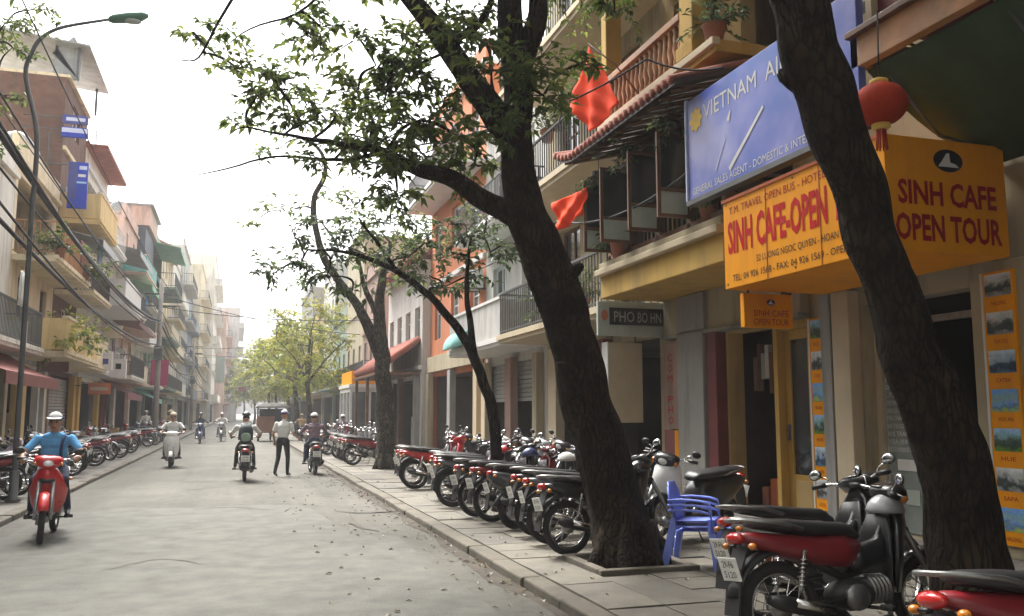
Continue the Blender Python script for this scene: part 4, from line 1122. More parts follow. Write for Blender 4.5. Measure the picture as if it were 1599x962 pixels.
# ================================================================== left side
XL = -6.0
house(-1, XL, 20.5, 26.6, 8.0, 'w_pale', 'off-white house with brick-red cloth awning beside the street lamp', [('bal', dict(n=2, rk='steel'))], shop=dict(inside='dark', awning='c_red', aw=1.4, cols=[(26.1, 26.4, 'w_palec')]))
L2, F2, _ = house(-1, XL, 26.62, 32.6, 8.6, 'w_palec', 'cream house with wide ochre balconies full of potted plants', [('par', dict(n=2, f='wood', bw=1.5, pk='w_paleo', sk='w_palec', **{'in': 0.05})), ('open', dict(rk='wood2', bw=1.1))],
      shop=dict(inside='dark', sign='w_white', cols=[(27.6, 28.6, 'w_paleo'), (30.2, 30.4, 's_white'), (31.1, 31.3, 's_white')]))
L3, F3, _ = house(-1, XL, 32.62, 37.2, 13.2, 'w_brick', 'narrow brick tower house with a cream balcony and rooftop shelter', [('par', dict(n=1, w=1.3, bw=1.2, pk='w_palec', sk='w_palec')), ('bal', dict(n=1, w=1.4, f='wood', bw=1.2, rk='wooddark', can='rooftin')), ('par', dict(n=1, w=1.3, bw=1.3, pk='w_paleo', sk='w_paleo')), ('win', dict(n=1, w=1.4))],
      roof='tin', shop=dict(inside='dim', shutter='shutter', down=0.3, sign='w_white', sh=0.4, cols=[(36.5, 36.95, 'w_yellow')]), trim='w_palec')
house(-1, XL, 37.22, 43.4, 11.3, 'w_pale', 'white house with slatted white balconies and a red parapet', [('bal', dict(n=2, rk='s_white', gap=0.3)), ('par', dict(n=2, bw=1.7, pk='s_white', sk='s_white')), ('open', dict(rk='s_white', gap=0.35))],
      shop=dict(inside='dim', sign='s_white', cols=[(37.5, 38.0, 'w_yellow'), (42.6, 43.1, 'w_yellow')]), trim='s_white')
S = MB().box(-6.3, -5.2, 37.2, 43.4, 12.06, 12.2, 'roofred').box(-6.3, -5.9, 37.21, 43.39, 12.2, 12.32, 'roofred'); single(S, 'roof_parapet', (-6, 40, 12.06), 'red painted parapet slab crowning the slatted white house', 'parapet')
house(-1, XL, 43.42, 50.0, 9.8, 'w_pale', 'off-white house with dark tin balcony canopies', [('bal', dict(n=2, can='maroon', bw=1.4)), ('bal', dict(n=2, can='rooftin', bw=1.3))], shop=dict(inside='dark', awning='c_maroon', cols=[(45, 45.4, 'c_red')]))
house(-1, XL, 50.02, 56.5, 12.0, 'w_palep', 'peach house with green balcony screens', [('par', dict(n=2, pk='w_palec')), ('bal', dict(n=2, can='c_mint', bw=1.3)), ('par', dict(n=2, pk='c_teal', bw=1.2))], shop=dict(inside='dark', sign='s_rust'))
house(-1, XL, 56.52, 63.5, 10.6, 'w_pale', 'white house with a slate-coloured rooftop room', [('bal', dict(n=2, bw=1.3)), ('par', dict(n=2, pk='s_white')), ('bal', dict(n=2, can='c_green'))], shop=dict(inside='dark', awning='c_teal'))
S = MB().box(-9, -5.6, 57.0, 62.5, 11.36, 13.0, 'slate').box(-9, -5.4, 56.9, 62.6, 13.0, 14.2, 'w_palep').box(-9, -5.2, 56.8, 62.7, 14.2, 14.32, 'rooftin')
single(S, 'rooftop_room', (-7, 60, 11.36), 'slate and pink rooftop room above the white house', 'rooftop room')
house(-1, -5.8, 63.52, 72.0, 13.6, 'w_green', 'pale green house with a mint canopy over its top floor', [('bal', dict(n=3, bw=1.4)), ('par', dict(n=3, bw=1.5, pk='s_cream')), ('open', dict(can='c_mint', bw=1.6))], shop=dict(inside='dark', awning='c_green'))
house(-1, -5.8, 72.02, 81.0, 14.4, 'w_palec', 'tall cream house under a rust-red tiled roof', [('bal', dict(n=3, bw=1.4)), ('par', dict(n=3, bw=1.4)), ('bal', dict(n=3, bw=1.4)), ('win', dict(n=3))], roof='tile', shop=dict(inside='dark', sign='s_rust'))
far = [('w_pale', 15, 10, 'white house with stacked parapet balconies in the hazy distance'), ('w_white', 18, 12, 'off-white house with stacked railed balconies in the hazy distance'), ('w_blue', 15, 12, 'pale blue house in the hazy distance'),
       ('w_palec', 20, 16, 'tall cream block in the hazy distance'), ('w_pale', 24, 22, 'tallest white block in the hazy distance'), ('w_palep', 18, 26, 'pinkish block near the end of the street'), ('w_white', 22, 34, 'long off-white block near the end of the street')]
y = 81.02
for i, (k, H, wd, l) in enumerate(far):
    st = [('par', dict(n=3)), ('bal', dict(n=3))] if i % 2 == 0 else [('bal', dict(n=3)), ('bal', dict(n=3))]
    house(-1, (-5.6, -5.35, -5.5, -4.6, -3.4, -1.9, 0.2)[i], y, y + wd - 0.02, H, k, l, (st * 3)[:max(2, int((H - 3.3) / 3.6))], shop=dict(inside='dark'))
    y += wd
# the street goes on behind the viewer: unseen houses added to cut sky light
for i, (sd, X, ya, yb, H, k, l) in enumerate([(-1, XL, 14.8, 20.48, 12, 'w_cream', 'unseen cream house beside the leafy lamp tree'), (-1, XL, 8.6, 14.78, 11, 'w_grey', 'unseen grey house opposite the timber veranda'), (-1, XL, 2.2, 8.58, 13, 'w_white', 'unseen white house opposite the travel agency'), (-1, XL, -5, 2.18, 12, 'w_ochre', 'unseen ochre house opposite the corner shop'), (-1, XL, -13, -5.02, 13, 'w_pink', 'unseen peach house at the near end of the far pavement'), (1, 6.8, -13, -2.02, 12, 'w_cream', 'unseen cream house at the near end of the shop pavement')]):
    house(sd, X, ya, yb, H, k, l, [('bal', dict(n=2)), ('win', dict(n=2))], shop=dict(inside='dark'))
# ================================================================== trees
def leaf(m, p, d, n, ln, wd, k):
    """a pointed leaf folded along its midrib: four triangles"""
    s = d.cross(n).normalized(); f = n * (wd * 0.35)
    m.add([p, p + d * ln * 0.45 + s * wd / 2 + f, p + d * ln - n * ln * 0.12, p + d * ln * 0.45 - s * wd / 2 + f, p + d * ln * 0.5], [(0, 4, 1), (4, 2, 1), (0, 3, 4), (4, 3, 2)], k)
def spray(m, tw, start, dirn, ln, r2, k, lsize, dens, droop=0.35):
    """a twig with leaves set along it"""
    pts = [start]; d = dirn.normalized(); n = max(4, int(ln / 0.12)); p = start.copy()
    for i in range(n):
        d = (d + Vector((r2.gauss(0, 0.12), r2.gauss(0, 0.12), r2.gauss(0, 0.08) - droop * 0.08))).normalized(); p = p + d * (ln / n); pts.append(p.copy())
    tw.tube(pts, [0.009 * (1 - 0.8 * i / n) for i in range(n + 1)], 4, 'twig', False)
    for i in range(1, n + 1):
        for _ in range(dens):
            side = Vector((r2.gauss(0, 1), r2.gauss(0, 1), r2.gauss(0, 0.35) - 0.25)).normalized()
            ld = (d * 0.5 + side).normalized(); up = Vector((r2.gauss(0, 0.35), r2.gauss(0, 0.35), 1)).normalized()
            if abs(ld.dot(up)) > 0.95: continue
            leaf(m, pts[i] + side * r2.uniform(0, 0.05), ld, up, lsize * r2.uniform(0.7, 1.3), lsize * r2.uniform(0.4, 0.62), k)
def make_tree(label, base, limbs, clusters, bark='bark', leafk='leaf', lsize=0.11, seed=1, dens=3, name='street_tree', group='trees along the pavement', flat=0.45, tn=9, flare=True, jit=0.16):
    """limbs: (points, radii); clusters: (centre, radius, sprays)"""
    r2 = random.Random(seed); root = empty(name, base, label, 'tree', group)
    tr = MB(); axis = []
    for li, (pts, rad) in enumerate(limbs):
        p, q = smooth_path(pts, rad, 12 if max(rad) > 0.2 else 5, 0.03 if max(rad) > 0.08 else 0.02, seed + li)
        tr.tube(p, q, 30 if max(rad) > 0.2 else (14 if max(rad) > 0.1 else 7), bark, True, jit)
        axis += list(zip(p, q))
    if flare:
        for a in range(6):
            an = a * 1.05 + r2.uniform(-0.2, 0.2); d = Vector((math.cos(an), math.sin(an), 0)); rr = limbs[0][1][0]
            tr.tube([Vector(base) + d * rr * 0.6 + Vector((0, 0, 0.42)), Vector(base) + d * rr * 0.85 + Vector((0, 0, 0.1)), Vector(base) + d * rr * 1.3 + Vector((0, 0, -0.05))], [rr * 0.2, rr * 0.3, rr * 0.12], 12, bark, True, 0.3)
    crown = MB(); tw = MB()
    for (c, rad, ns) in clusters:
        c = Vector(c)
        # a bough from the nearest thin limb point to the cluster
        best = min(axis, key=lambda a: (a[0] - c).length + a[1] * 4 + max(0, a[0].z - c.z) * 0.3)
        if (best[0] - c).length > 0.15:
            mid = (best[0] + c) / 2 + Vector((r2.gauss(0, 0.08), r2.gauss(0, 0.08), 0.12 * (best[0] - c).length))
            p, q = smooth_path([best[0], mid, c], [min(best[1] * 0.7, 0.035), 0.02, 0.01], 4, 0.03, seed)
            tw.tube(p, q, 5, bark, False); axis += [(a, b) for a, b in zip(p[4:], q[4:])]
        for _ in range(ns):
            d = Vector((r2.gauss(0, 1), r2.gauss(0, 1), r2.gauss(0, flat))).normalized()
            st = c + d * rad * r2.uniform(0, 0.35)
            spray(crown, tw, st, d, rad * r2.uniform(0.5, 1.1), r2, leafk, lsize, dens)
    tr.build('trunk', root); tag(tw.build('twigs', root), kind='stuff')
    crown.build('crown', root)
    return root

# --- thick leaning tree in front of the timber house
Z1 = 9.05
T = lambda x, y, dz=0.0: atZ(x, y, Z1 + dz)
limbs = [([Vector((TREE1.x, TREE1.y, PZ - 0.05)), T(958, 790), T(936, 700), T(910, 600), T(884, 500), T(850, 405), T(820, 330), T(808, 240), T(808, 150), T(800, 60), T(790, -60), T(760, -200)],
          [0.36, 0.3, 0.275, 0.262, 0.25, 0.24, 0.21, 0.175, 0.155, 0.135, 0.12, 0.07]),
         ([T(812, 235), T(770, 175), T(735, 125), T(690, 60), T(640, -5), T(560, -90), T(470, -160)], [0.16, 0.145, 0.13, 0.115, 0.10, 0.07, 0.03]),
         ([T(832, 350), T(785, 330), T(735, 300), T(690, 272, 0.1), T(645, 262, 0.2), T(600, 238, 0.3), T(540, 225, 0.5), T(470, 215, 0.7)], [0.15, 0.12, 0.10, 0.085, 0.065, 0.05, 0.035, 0.02]),
         ([T(806, 130), T(835, 40), T(850, -60), T(900, -180)], [0.13, 0.11, 0.08, 0.03]),
         ([T(700, 70), T(760, 20, 0.3), T(770, -60, 0.5)], [0.05, 0.04, 0.02]),
         ([T(470, -160), T(400, -60, 0.3), T(345, 30, 0.4), T(310, 88, 0.5), T(275, 93, 0.5)], [0.03, 0.022, 0.016, 0.011, 0.006]),
         ([T(560, -90), T(480, 10, 0.5), T(390, 45, 0.8), T(350, 75, 1.0)], [0.03, 0.016, 0.010, 0.005]),
         ([T(470, 215, 0.7), T(430, 208, 0.8), T(380, 200, 0.9), T(355, 212, 1.0)], [0.02, 0.014, 0.01, 0.006]),
         ([T(600, 238, 0.3), T(520, 250, 0.8), T(430, 245, 1.0), T(340, 268, 1.2), T(292, 276, 1.3)], [0.03, 0.02, 0.014, 0.009, 0.004])]
limbs += [([T(905, 585, -.1), T(884, 574, -.22), T(876, 566, -.26)], [0.1, 0.085, 0.05]), ([T(940, 690, -.12), T(944, 684, -.28), T(945, 680, -.31)], [0.11, 0.085, 0.03]), ([T(868, 440, 0), T(897, 424, -.15), T(908, 414, -.2)], [0.09, 0.075, 0.04])]
cl = []
for (x, y, rad, n, dz) in [(640, 110, .5, 11, .3), (600, 160, .5, 11, .6), (570, 215, .42, 8, .5), (650, 190, .55, 12, -.2), (690, 150, .45, 9, .5), (720, 220, .4, 8, .2), (660, 240, .45, 9, .6), (610, 260, .4, 7, .1),
                           (620, 300, .4, 7, .3), (590, 105, .3, 5, .1), (740, 60, .5, 9, -.4), (700, 25, .5, 9, .4), (770, 110, .4, 7, -.6), (830, 120, .38, 7, -.5), (850, 150, .35, 6, -.3), (780, 200, .3, 5, -.5),
                           (520, 170, .38, 6, .8), (470, 190, .34, 6, .9), (540, 230, .34, 6, .9), (430, 125, .3, 5, .6), (370, 105, .3, 4, .8), (480, 55, .3, 5, 1.0), (500, 40, .3, 4, .7), (400, 150, .3, 3, .8), (560, 140, .35, 5, .2),
                           (450, 140, .35, 4, 1.2), (380, 200, .25, 2, 1.0), (560, 60, .3, 3, .2), (350, 40, .25, 2, .5), (300, 50, .22, 2, .5), (640, 60, .35, 5, .5), (740, 260, .3, 4, .2), (505, 250, .3, 3, .7),
                           (700, -60, .7, 12, 0), (560, -90, .7, 12, -.5), (450, -150, .7, 10, .5), (800, -120, .8, 14, .3), (900, -170, .8, 13, -.3), (760, -220, .9, 14, .6), (620, -200, .8, 12, .8), (940, -80, .5, 7, .8),
                           (960, 20, .3, 3, .6), (910, 100, .3, 4, .3)]:
    cl.append((T(x, y, dz), rad, int(n * (1.45 if y > -20 and x > 500 else 1.7) + 0.5)))
rs = random.Random(5)
for i in range(34):  # extra boughs above the view, added to shade the right side
    cl.append((Vector((rs.uniform(1.6, 6.2), rs.uniform(6.5, 12.5), rs.uniform(8.3, 10.0))), 1.0, 15))
make_tree('thick leaning street tree with forked dark trunk beside the parked motorbikes', TREE1, limbs, cl, seed=3, lsize=0.115, dens=4)

# --- tree in front of the agency
Z2 = 5.5
T2 = lambda x, y, dz=0.0: atZ(x, y, Z2 + dz)
b2 = Vector((TREE2.x, TREE2.y, PZ - 0.05))
limbs = [([b2, T2(1506, 850), T2(1490, 750), T2(1452, 620), T2(1412, 520), T2(1375, 410), T2(1338, 300), T2(1300, 195), T2(1268, 100), T2(1240, 0), T2(1205, -130), T2(1160, -300), T2(1120, -480)],
          [0.29, 0.235, 0.218, 0.202, 0.178, 0.165, 0.17, 0.184, 0.188, 0.18, 0.16, 0.12, 0.07]),
         ([T2(1262, 135), T2(1240, 125), T2(1222, 118)], [0.09, 0.075, 0.05]),
         ([T2(1225, -60), T2(1330, -200), T2(1420, -380), T2(1450, -520)], [0.12, 0.10, 0.07, 0.03]),
         ([T2(1190, -190), T2(1060, -300), T2(930, -400)], [0.10, 0.07, 0.03])]
cl = [(T2(x, y, dz), rad, n) for (x, y, rad, n, dz) in [(1100, -480, .8, 12, 0), (1250, -420, .8, 12, .6), (1400, -500, .8, 12, -.4), (1480, -380, .8, 12, .5), (980, -420, .7, 10, .4), (900, -360, .7, 9, 1.0), (1300, -600, .9, 14, 0), (1150, -650, .9, 14, .8),
                           (1550, -250, .7, 9, 1.0), (1600, -450, .8, 10, 0), (1050, -250, .5, 6, 1.6), (1350, -280, .6, 8, 1.6)]]
for i in range(36):  # more crown out of view, added to darken bikes and shopfront below
    cl.append((Vector((rs.uniform(1.8, 6.6), rs.uniform(0.5, 7.5), rs.uniform(6.6, 9.0))), 1.0, 15))
make_tree('dark leaning tree with a knotted trunk before the travel agency', TREE2, limbs, cl, seed=8, lsize=0.12, dens=3)

b7 = Vector((4.4, -1.6, PZ))  # unseen tree behind the viewer, added to shade the sign end and near bikes
limbs = [([b7, b7 + Vector((0, 0, 2.5)), b7 + Vector((-0.2, 0.2, 4.5)), b7 + Vector((-0.4, 0.3, 7.5))], [0.26, 0.21, 0.18, 0.06]), ([b7 + Vector((-0.1, 0.1, 4.0)), b7 + Vector((0.8, 0.9, 5.6)), b7 + Vector((1.4, 1.8, 6.6))], [0.12, 0.08, 0.03])]
cl = [(Vector((rs.uniform(1.6, 6.6), rs.uniform(-5.5, 1.6), rs.uniform(4.2, 8.8))), 1.0, 15) for i in range(44)]
cl += [(Vector((rs.uniform(2.6, 5.6), rs.uniform(-3, 1.7), rs.uniform(2.9, 5.0))), 0.9, 15) for i in range(16)]  # low unseen boughs added to darken the orange sign's end face
make_tree('unseen street tree added beside the corner shop house for shade', b7, limbs, cl, seed=14, lsize=0.13, dens=3)

# --- thin leaning tree behind the row of motorbikes
Z3 = 13.8
T3 = lambda x, y, dz=0.0: atZ(x, y, Z3 + dz)
bb = ground(778, 738, PZ); b3 = Vector((3.95, 13.35, PZ))
limbs = [([b3, T3(772, 660), T3(755, 600), T3(735, 545), T3(700, 495), T3(650, 445), T3(600, 415), T3(545, 395), T3(480, 390)], [0.1, 0.09, 0.085, 0.08, 0.07, 0.055, 0.045, 0.03, 0.015]),
         ([T3(740, 555), T3(733, 500), T3(728, 440), T3(735, 370)], [0.06, 0.05, 0.04, 0.02]),
         ([T3(620, 425), T3(590, 380), T3(560, 340)], [0.04, 0.03, 0.015])]
cl = [(T3(x, y, dz), rad, n) for (x, y, rad, n, dz) in [(580, 400, .5, 10, 0), (530, 390, .5, 9, .4), (470, 410, .45, 8, .2), (430, 425, .4, 7, .2), (510, 430, .35, 6, -.2), (560, 360, .5, 9, .3), (610, 350, .5, 8, .5), (640, 400, .45, 8, .2), (500, 345, .4, 6, .6), (460, 370, .3, 4, .3),
                           (730, 370, .5, 12, .2), (700, 350, .5, 9, .8), (770, 400, .45, 9, 1.0), (690, 450, .4, 7, .4), (660, 380, .4, 7, .6), (740, 430, .35, 6, .5), (760, 340, .45, 7, .6), (700, 400, .45, 8, 0), (670, 430, .4, 6, .5), (790, 380, .4, 5, .8), (550, 455, .25, 3, 0), (620, 310, .35, 5, .6)]]
make_tree('thin leaning tree growing out of the row of parked motorbikes', b3, limbs, cl, bark='bark', leafk='leafdark', seed=11, lsize=0.13, dens=3, flare=False)

# --- grey-barked tree by the kiosk
Z4 = 24.4
T4 = lambda x, y, dz=0.0: atZ(x, y, Z4 + dz)
b4 = Vector((3.95, 24.2, PZ))
limbs = [([b4, T4(600, 640), T4(597, 560), T4(592, 500), T4(596, 440), T4(610, 380)], [0.27, 0.24, 0.22, 0.17, 0.12, 0.06]),
         ([T4(597, 570), T4(578, 520), T4(560, 480), T4(530, 440), T4(505, 400), T4(492, 350), T4(490, 310), T4(508, 270), T4(500, 235), T4(470, 215)], [0.17, 0.15, 0.13, 0.11, 0.1, 0.085, 0.075, 0.06, 0.05, 0.03]),
         ([T4(592, 500), T4(568, 445), T4(560, 400)], [0.1, 0.07, 0.04])]
cl = [(T4(x, y, dz), rad, n) for (x, y, rad, n, dz) in [(470, 215, .8, 7, 0), (430, 235, .7, 5, 0), (520, 300, .7, 7, .5), (560, 330, .9, 10, 1), (600, 360, .9, 11, 0), (450, 330, .6, 4, .5), (420, 320, .6, 4, 1), (640, 380, .8, 9, 1), (570, 400, .8, 9, -.5), (480, 440, .6, 6, 0), (620, 440, .7, 7, .5), (390, 350, .5, 3, 0)]]
make_tree('grey-barked forked tree standing before the porch roof', b4, limbs, cl, bark='bark2', leafk='leaf', seed=21, lsize=0.19, dens=2)

# --- smaller yellow-green trees further along the right pavement
labs = ['yellow-green tree just beyond the kiosk', 'second yellow-green tree beyond the kiosk', 'broad light green tree past the kiosk trees', 'hazy green tree far along the pavement', 'hazy green tree at the end of the pavement trees', 'pale green tree by the end of the street', 'pale round tree closing the pavement trees']
for i, (x, y, h, w) in enumerate([(3.9, 50, 8.0, 2.4), (3.8, 59, 8.2, 2.6), (3.9, 70, 8.5, 3.0), (3.6, 84, 9, 3.4), (3.6, 102, 10, 4.0), (2.6, 128, 10, 4.5), (1.5, 160, 11, 6.0)]):
    r2 = random.Random(40 + i); b = Vector((x, y, PZ))
    limbs = [([b, b + Vector((0.05, 0, 1.5)), b + Vector((-0.15, 0.2, h * 0.45)), b + Vector((0, 0, h * 0.75))], [0.18, 0.15, 0.12, 0.04])]
    for q in range(4):
        a = q * 1.6 + r2.uniform(-.3, .3); limbs.append(([b + Vector((-0.1, 0.1, h * 0.4)), b + Vector((math.cos(a) * w * 0.4, math.sin(a) * w * 0.4, h * 0.58)), b + Vector((math.cos(a) * w * 0.8, math.sin(a) * w * 0.8, h * 0.7))], [0.08, 0.05, 0.02]))
    cl = []
    for q in range(26):
        a = r2.uniform(0, 6.28); rad = w * math.sqrt(r2.uniform(0.02, 1)); zz = h * r2.uniform(0.36, 0.95)
        rad *= math.sin(math.pi * min(1, max(0.12, (zz / h - 0.28) / 0.75))) ** 0.6
        cl.append((b + Vector((rad * math.cos(a), rad * math.sin(a), zz)), w * 0.36, 9))
    make_tree(labs[i], b, limbs, cl, bark='bark2', leafk='leaflight', seed=60 + i, lsize=0.24 + 0.03 * i, dens=2, flare=False, flat=0.6, name='pavement_tree')
# --- tree by the lamp on the left: only the tips of its crown reach the view
b6 = Vector((-4.6, 13.4, PZ))
limbs = [([b6, b6 + Vector((0, 0, 3)), b6 + Vector((0.1, 0.8, 6)), b6 + Vector((0.3, 1.6, 8.5))], [0.24, 0.2, 0.15, 0.05]),
         ([b6 + Vector((0, 0.4, 5)), b6 + Vector((0.2, 2.0, 6.8)), b6 + Vector((0.3, 3.4, 8.0))], [0.1, 0.07, 0.02])]
cl = [(atZ(10, 35, 15.5), .55, 12), (atZ(20, 75, 15.8), .4, 6), (atZ(70, 15, 16), .3, 3), (atZ(-60, 20, 15), .9, 14), (atZ(-120, -60, 14.5), 1.0, 14), (atZ(-40, -90, 15), 1.0, 14), (atZ(-10, 150, 16), .5, 5), (atZ(-30, 230, 16), .6, 6)]
make_tree('leafy tree beside the street lamp', b6, limbs, cl, leafk='leaf', seed=33, lsize=0.13, dens=3)
# ================================================================== motorbikes
def sring(x, cz, w, h, n=14, e=2.6, cy=0.0):
    out = []
    for j in range(n):
        a = 2 * math.pi * j / n; c, s = math.cos(a), math.sin(a)
        out.append(Vector((x, cy + w * math.copysign(abs(c) ** (2 / e), c), cz + h * math.copysign(abs(s) ** (2 / e), s))))
    return out
def xloft(m, st, k, n=14, e=2.6): return m.rings([sring(*s, n=n, e=e) for s in st], k, True, True)
def shield(m, st, k, n=16, sweep=0.08):
    rr = []
    for (z, x, d, w) in st:
        ring = []
        for j in range(n):
            a = 2 * math.pi * j / n; y = w * math.copysign(abs(math.sin(a)) ** 0.8, math.sin(a)); ring.append(Vector((x + d * math.cos(a) - sweep * (y / max(w, 0.01)) ** 2 * (w / 0.2), y, z)))
        rr.append(ring)
    return m.rings(rr, k, True, True)
def arc(m, c, rad, w, a0, a1, k, n=12, th=0.012):
    rr = []
    for i in range(n + 1):
        a = R(a0 + (a1 - a0) * i / n); ring = []
        for (dr, y) in ((0, -w), (0.02, -w * 0.6), (0.028, 0), (0.02, w * 0.6), (0, w), (-th, w * 0.9), (0.028 - th, 0), (-th, -w * 0.9)):
            q = rad + dr; ring.append(Vector((c[0] + q * math.cos(a), y, c[2] + q * math.sin(a))))
        rr.append(ring)
    return m.rings(rr, k, True, True)
def wheel_parts(c, Ro, tw, cast):
    t = MB().torus(c, Ro - tw, tw, 'rubber', 32, 8, 'Y', 1.0)
    rim = MB().torus(c, Ro - 2 * tw + 0.004, 0.014, 'chrome', 28, 6, 'Y', 1.8)
    rim.tube([Vector(c) + Vector((0, -0.07, 0)), Vector(c) + Vector((0, 0.07, 0))], 0.035, 10, 'alu')
    rim.tube([Vector(c) + Vector((0, -0.05, 0)), Vector(c) + Vector((0, 0.02, 0))], 0.065, 14, 'alu')
    n = 5 if cast else 18
    for i in range(n):
        a = 2 * math.pi * i / n; d = Vector((math.cos(a), 0, math.sin(a)))
        if cast: rim.tube([Vector(c) + d * 0.04, Vector(c) + d * (Ro - 2 * tw)], [0.02, 0.014], 5, 'alu')
        else: rim.tube([Vector(c) + Vector((0, 0.04 * (-1) ** i, 0)) + d * 0.03, Vector(c) + d * (Ro - 2 * tw)], 0.0035, 3, 'chrome', False)
    return t, rim
def bike_parts(style, steer=0.0):
    """list of (name, MB, [(subname, MB)]) in bike space: x forward, y left, z up"""
    P = []; sc = style == 'scooter'
    Ro, tw = (0.225, 0.048) if sc else (0.29, 0.037)
    fx, rx = (0.60, -0.56) if sc else (0.63, -0.60)
    FWc, RWc = (fx, 0, Ro), (rx, 0, Ro)
    hx = 0.36
    ax = Vector((hx - fx, 0, 0.9 - Ro)).normalized()
    SM = Matrix.Translation((hx, 0, 0.9)) @ Matrix.Rotation(steer, 4, ax) @ Matrix.Translation((-hx, 0, -0.9))
    def front(n, m, subs=()): P.append((n, m.xf(SM), [(a, b.xf(SM)) for a, b in subs]))
    def body(n, m, subs=()): P.append((n, m, list(subs)))
    t, rim = wheel_parts(FWc, Ro, tw, sc); front('front_wheel', t, [('rim', rim)])
    t, rim = wheel_parts(RWc, Ro, tw * 1.1, sc); body('rear_wheel', t, [('rim', rim)])
    m = MB()
    for s in (-1, 1): m.tube([(fx, s * 0.085, Ro), (fx - 0.03, s * 0.085, Ro + 0.12), (hx + 0.06, s * 0.075, 0.74)], [0.022, 0.026, 0.024], 8, 'alu')
    m.tube([(hx + 0.06, -0.09, 0.74), (hx + 0.06, 0.09, 0.74)], 0.03, 8, 'black'); m.tube([(hx + 0.05, 0, 0.72), (hx - 0.02, 0, 0.95)], 0.03, 8, 'black')
    front('fork', m)
    m = MB(); arc(m, FWc, Ro + 0.022, 0.06, 25, 150, 'PAINT'); front('front_mudguard', m)
    m = MB(); m.tube([(0.25, 0.345, 1.0), (0.28, 0.22, 1.005), (0.34, 0.1, 0.985), (0.35, 0, 0.975), (0.34, -0.1, 0.985), (0.28, -0.22, 1.005), (0.25, -0.345, 1.0)], 0.012, 8, 'chrome')
    sb = []
    for s in (-1, 1): sb += [('grip', MB().tube([(0.272, s * 0.235, 1.006), (0.25, s * 0.35, 1.0)], 0.019, 8, 'black')), ('lever', MB().tube([(0.31, s * 0.2, 1.0), (0.315, s * 0.34, 0.985)], 0.006, 5, 'alu'))]
    front('handlebar', m, sb)
    m = MB()
    xloft(m, [(0.255, 0.985, 0.05, 0.03), (0.30, 0.99, 0.15, 0.045), (0.37, 0.985, 0.175, 0.07), (0.43, 0.965, 0.135, 0.075), (0.465, 0.955, 0.07, 0.05)], 'PAINT')
    hl = MB().ell((0.442, 0, 0.955), (0.035, 0.085, 0.05), 'lampglass', 12, 8)
    ind = [('indicator', MB().ell((0.40, s * 0.145, 0.95), (0.035, 0.026, 0.025), 'amber', 8, 6)) for s in (-1, 1)]
    dash = MB().ell((0.30, 0, 1.022), (0.05, 0.09, 0.018), 'blackgloss', 10, 6)
    front('headset', m, [('headlight', hl), ('instrument', dash)] + ind)
    for s in (-1, 1):
        m = MB().tube([(0.30, s * 0.2, 1.01), (0.31, s * 0.24, 1.06), (0.30, s * 0.31, 1.085)], 0.006, 5, 'chrome')
        g = MB().ell((0.298, s * 0.335, 1.10), (0.016, 0.062, 0.042), 'black', 10, 6); g.ell((0.290, s * 0.335, 1.10), (0.012, 0.055, 0.036), 'mirror', 10, 6)
        front('mirror', m, [('mirror_head', g)])
    m = MB()
    if sc:
        shield(m, [(0.97, 0.36, 0.05, 0.10), (0.88, 0.40, 0.085, 0.185), (0.75, 0.42, 0.09, 0.215), (0.6, 0.41, 0.085, 0.215), (0.45, 0.38, 0.08, 0.20), (0.34, 0.33, 0.07, 0.17), (0.26, 0.26, 0.06, 0.14)], 'PAINT', sweep=0.12)
        fl = MB(); fl.rings([[Vector((x, s * w, z)) for s, z in ((-1, 0.24), (1, 0.24), (1, 0.31), (-1, 0.31))] for x, w in ((0.34, 0.13), (0.2, 0.19), (-0.1, 0.2), (-0.2, 0.18))], 'black', True, False)
        body('front_shield', m, [('floorboard', fl)])
        m = MB(); xloft(m, [(-0.06, 0.42, 0.15, 0.14), (-0.14, 0.50, 0.185, 0.22), (-0.35, 0.53, 0.2, 0.21), (-0.6, 0.58, 0.19, 0.17), (-0.8, 0.66, 0.13, 0.10), (-0.9, 0.70, 0.07, 0.045)], 'PAINT'); body('rear_body', m)
        m = MB(); xloft(m, [(-0.02, 0.73, 0.09, 0.03), (-0.1, 0.765, 0.14, 0.045), (-0.35, 0.775, 0.155, 0.05), (-0.6, 0.80, 0.145, 0.05), (-0.8, 0.81, 0.09, 0.03)], 'vinyl'); body('seat', m)
    else:
        shield(m, [(0.93, 0.35, 0.05, 0.06), (0.86, 0.385, 0.07, 0.12), (0.76, 0.375, 0.065, 0.175), (0.62, 0.335, 0.05, 0.225), (0.47, 0.31, 0.04, 0.2), (0.34, 0.30, 0.03, 0.14)], 'PAINT', sweep=0.13)
        xloft(m, [(0.33, 0.70, 0.05, 0.09), (0.2, 0.60, 0.065, 0.085), (0.06, 0.56, 0.07, 0.09), (-0.05, 0.58, 0.08, 0.10)], 'PAINT')
        ins = MB(); shield(ins, [(0.84, 0.30, 0.03, 0.10), (0.7, 0.28, 0.03, 0.15), (0.5, 0.26, 0.025, 0.16), (0.38, 0.26, 0.02, 0.12)], 'black', sweep=0.10)
        body('leg_shield', m, [('inner_panel', ins)])
        m = MB(); xloft(m, [(0.04, 0.60, 0.06, 0.09), (-0.12, 0.62, 0.115, 0.11), (-0.35, 0.635, 0.125, 0.095), (-0.6, 0.68, 0.115, 0.07), (-0.78, 0.72, 0.08, 0.045), (-0.87, 0.735, 0.045, 0.025)], 'PAINT'); body('rear_cowl', m)
        m = MB(); xloft(m, [(0.03, 0.71, 0.065, 0.028), (-0.08, 0.755, 0.11, 0.045), (-0.3, 0.765, 0.128, 0.05), (-0.5, 0.79, 0.125, 0.048), (-0.7, 0.81, 0.1, 0.035), (-0.77, 0.812, 0.06, 0.02)], 'vinyl'); body('seat', m)
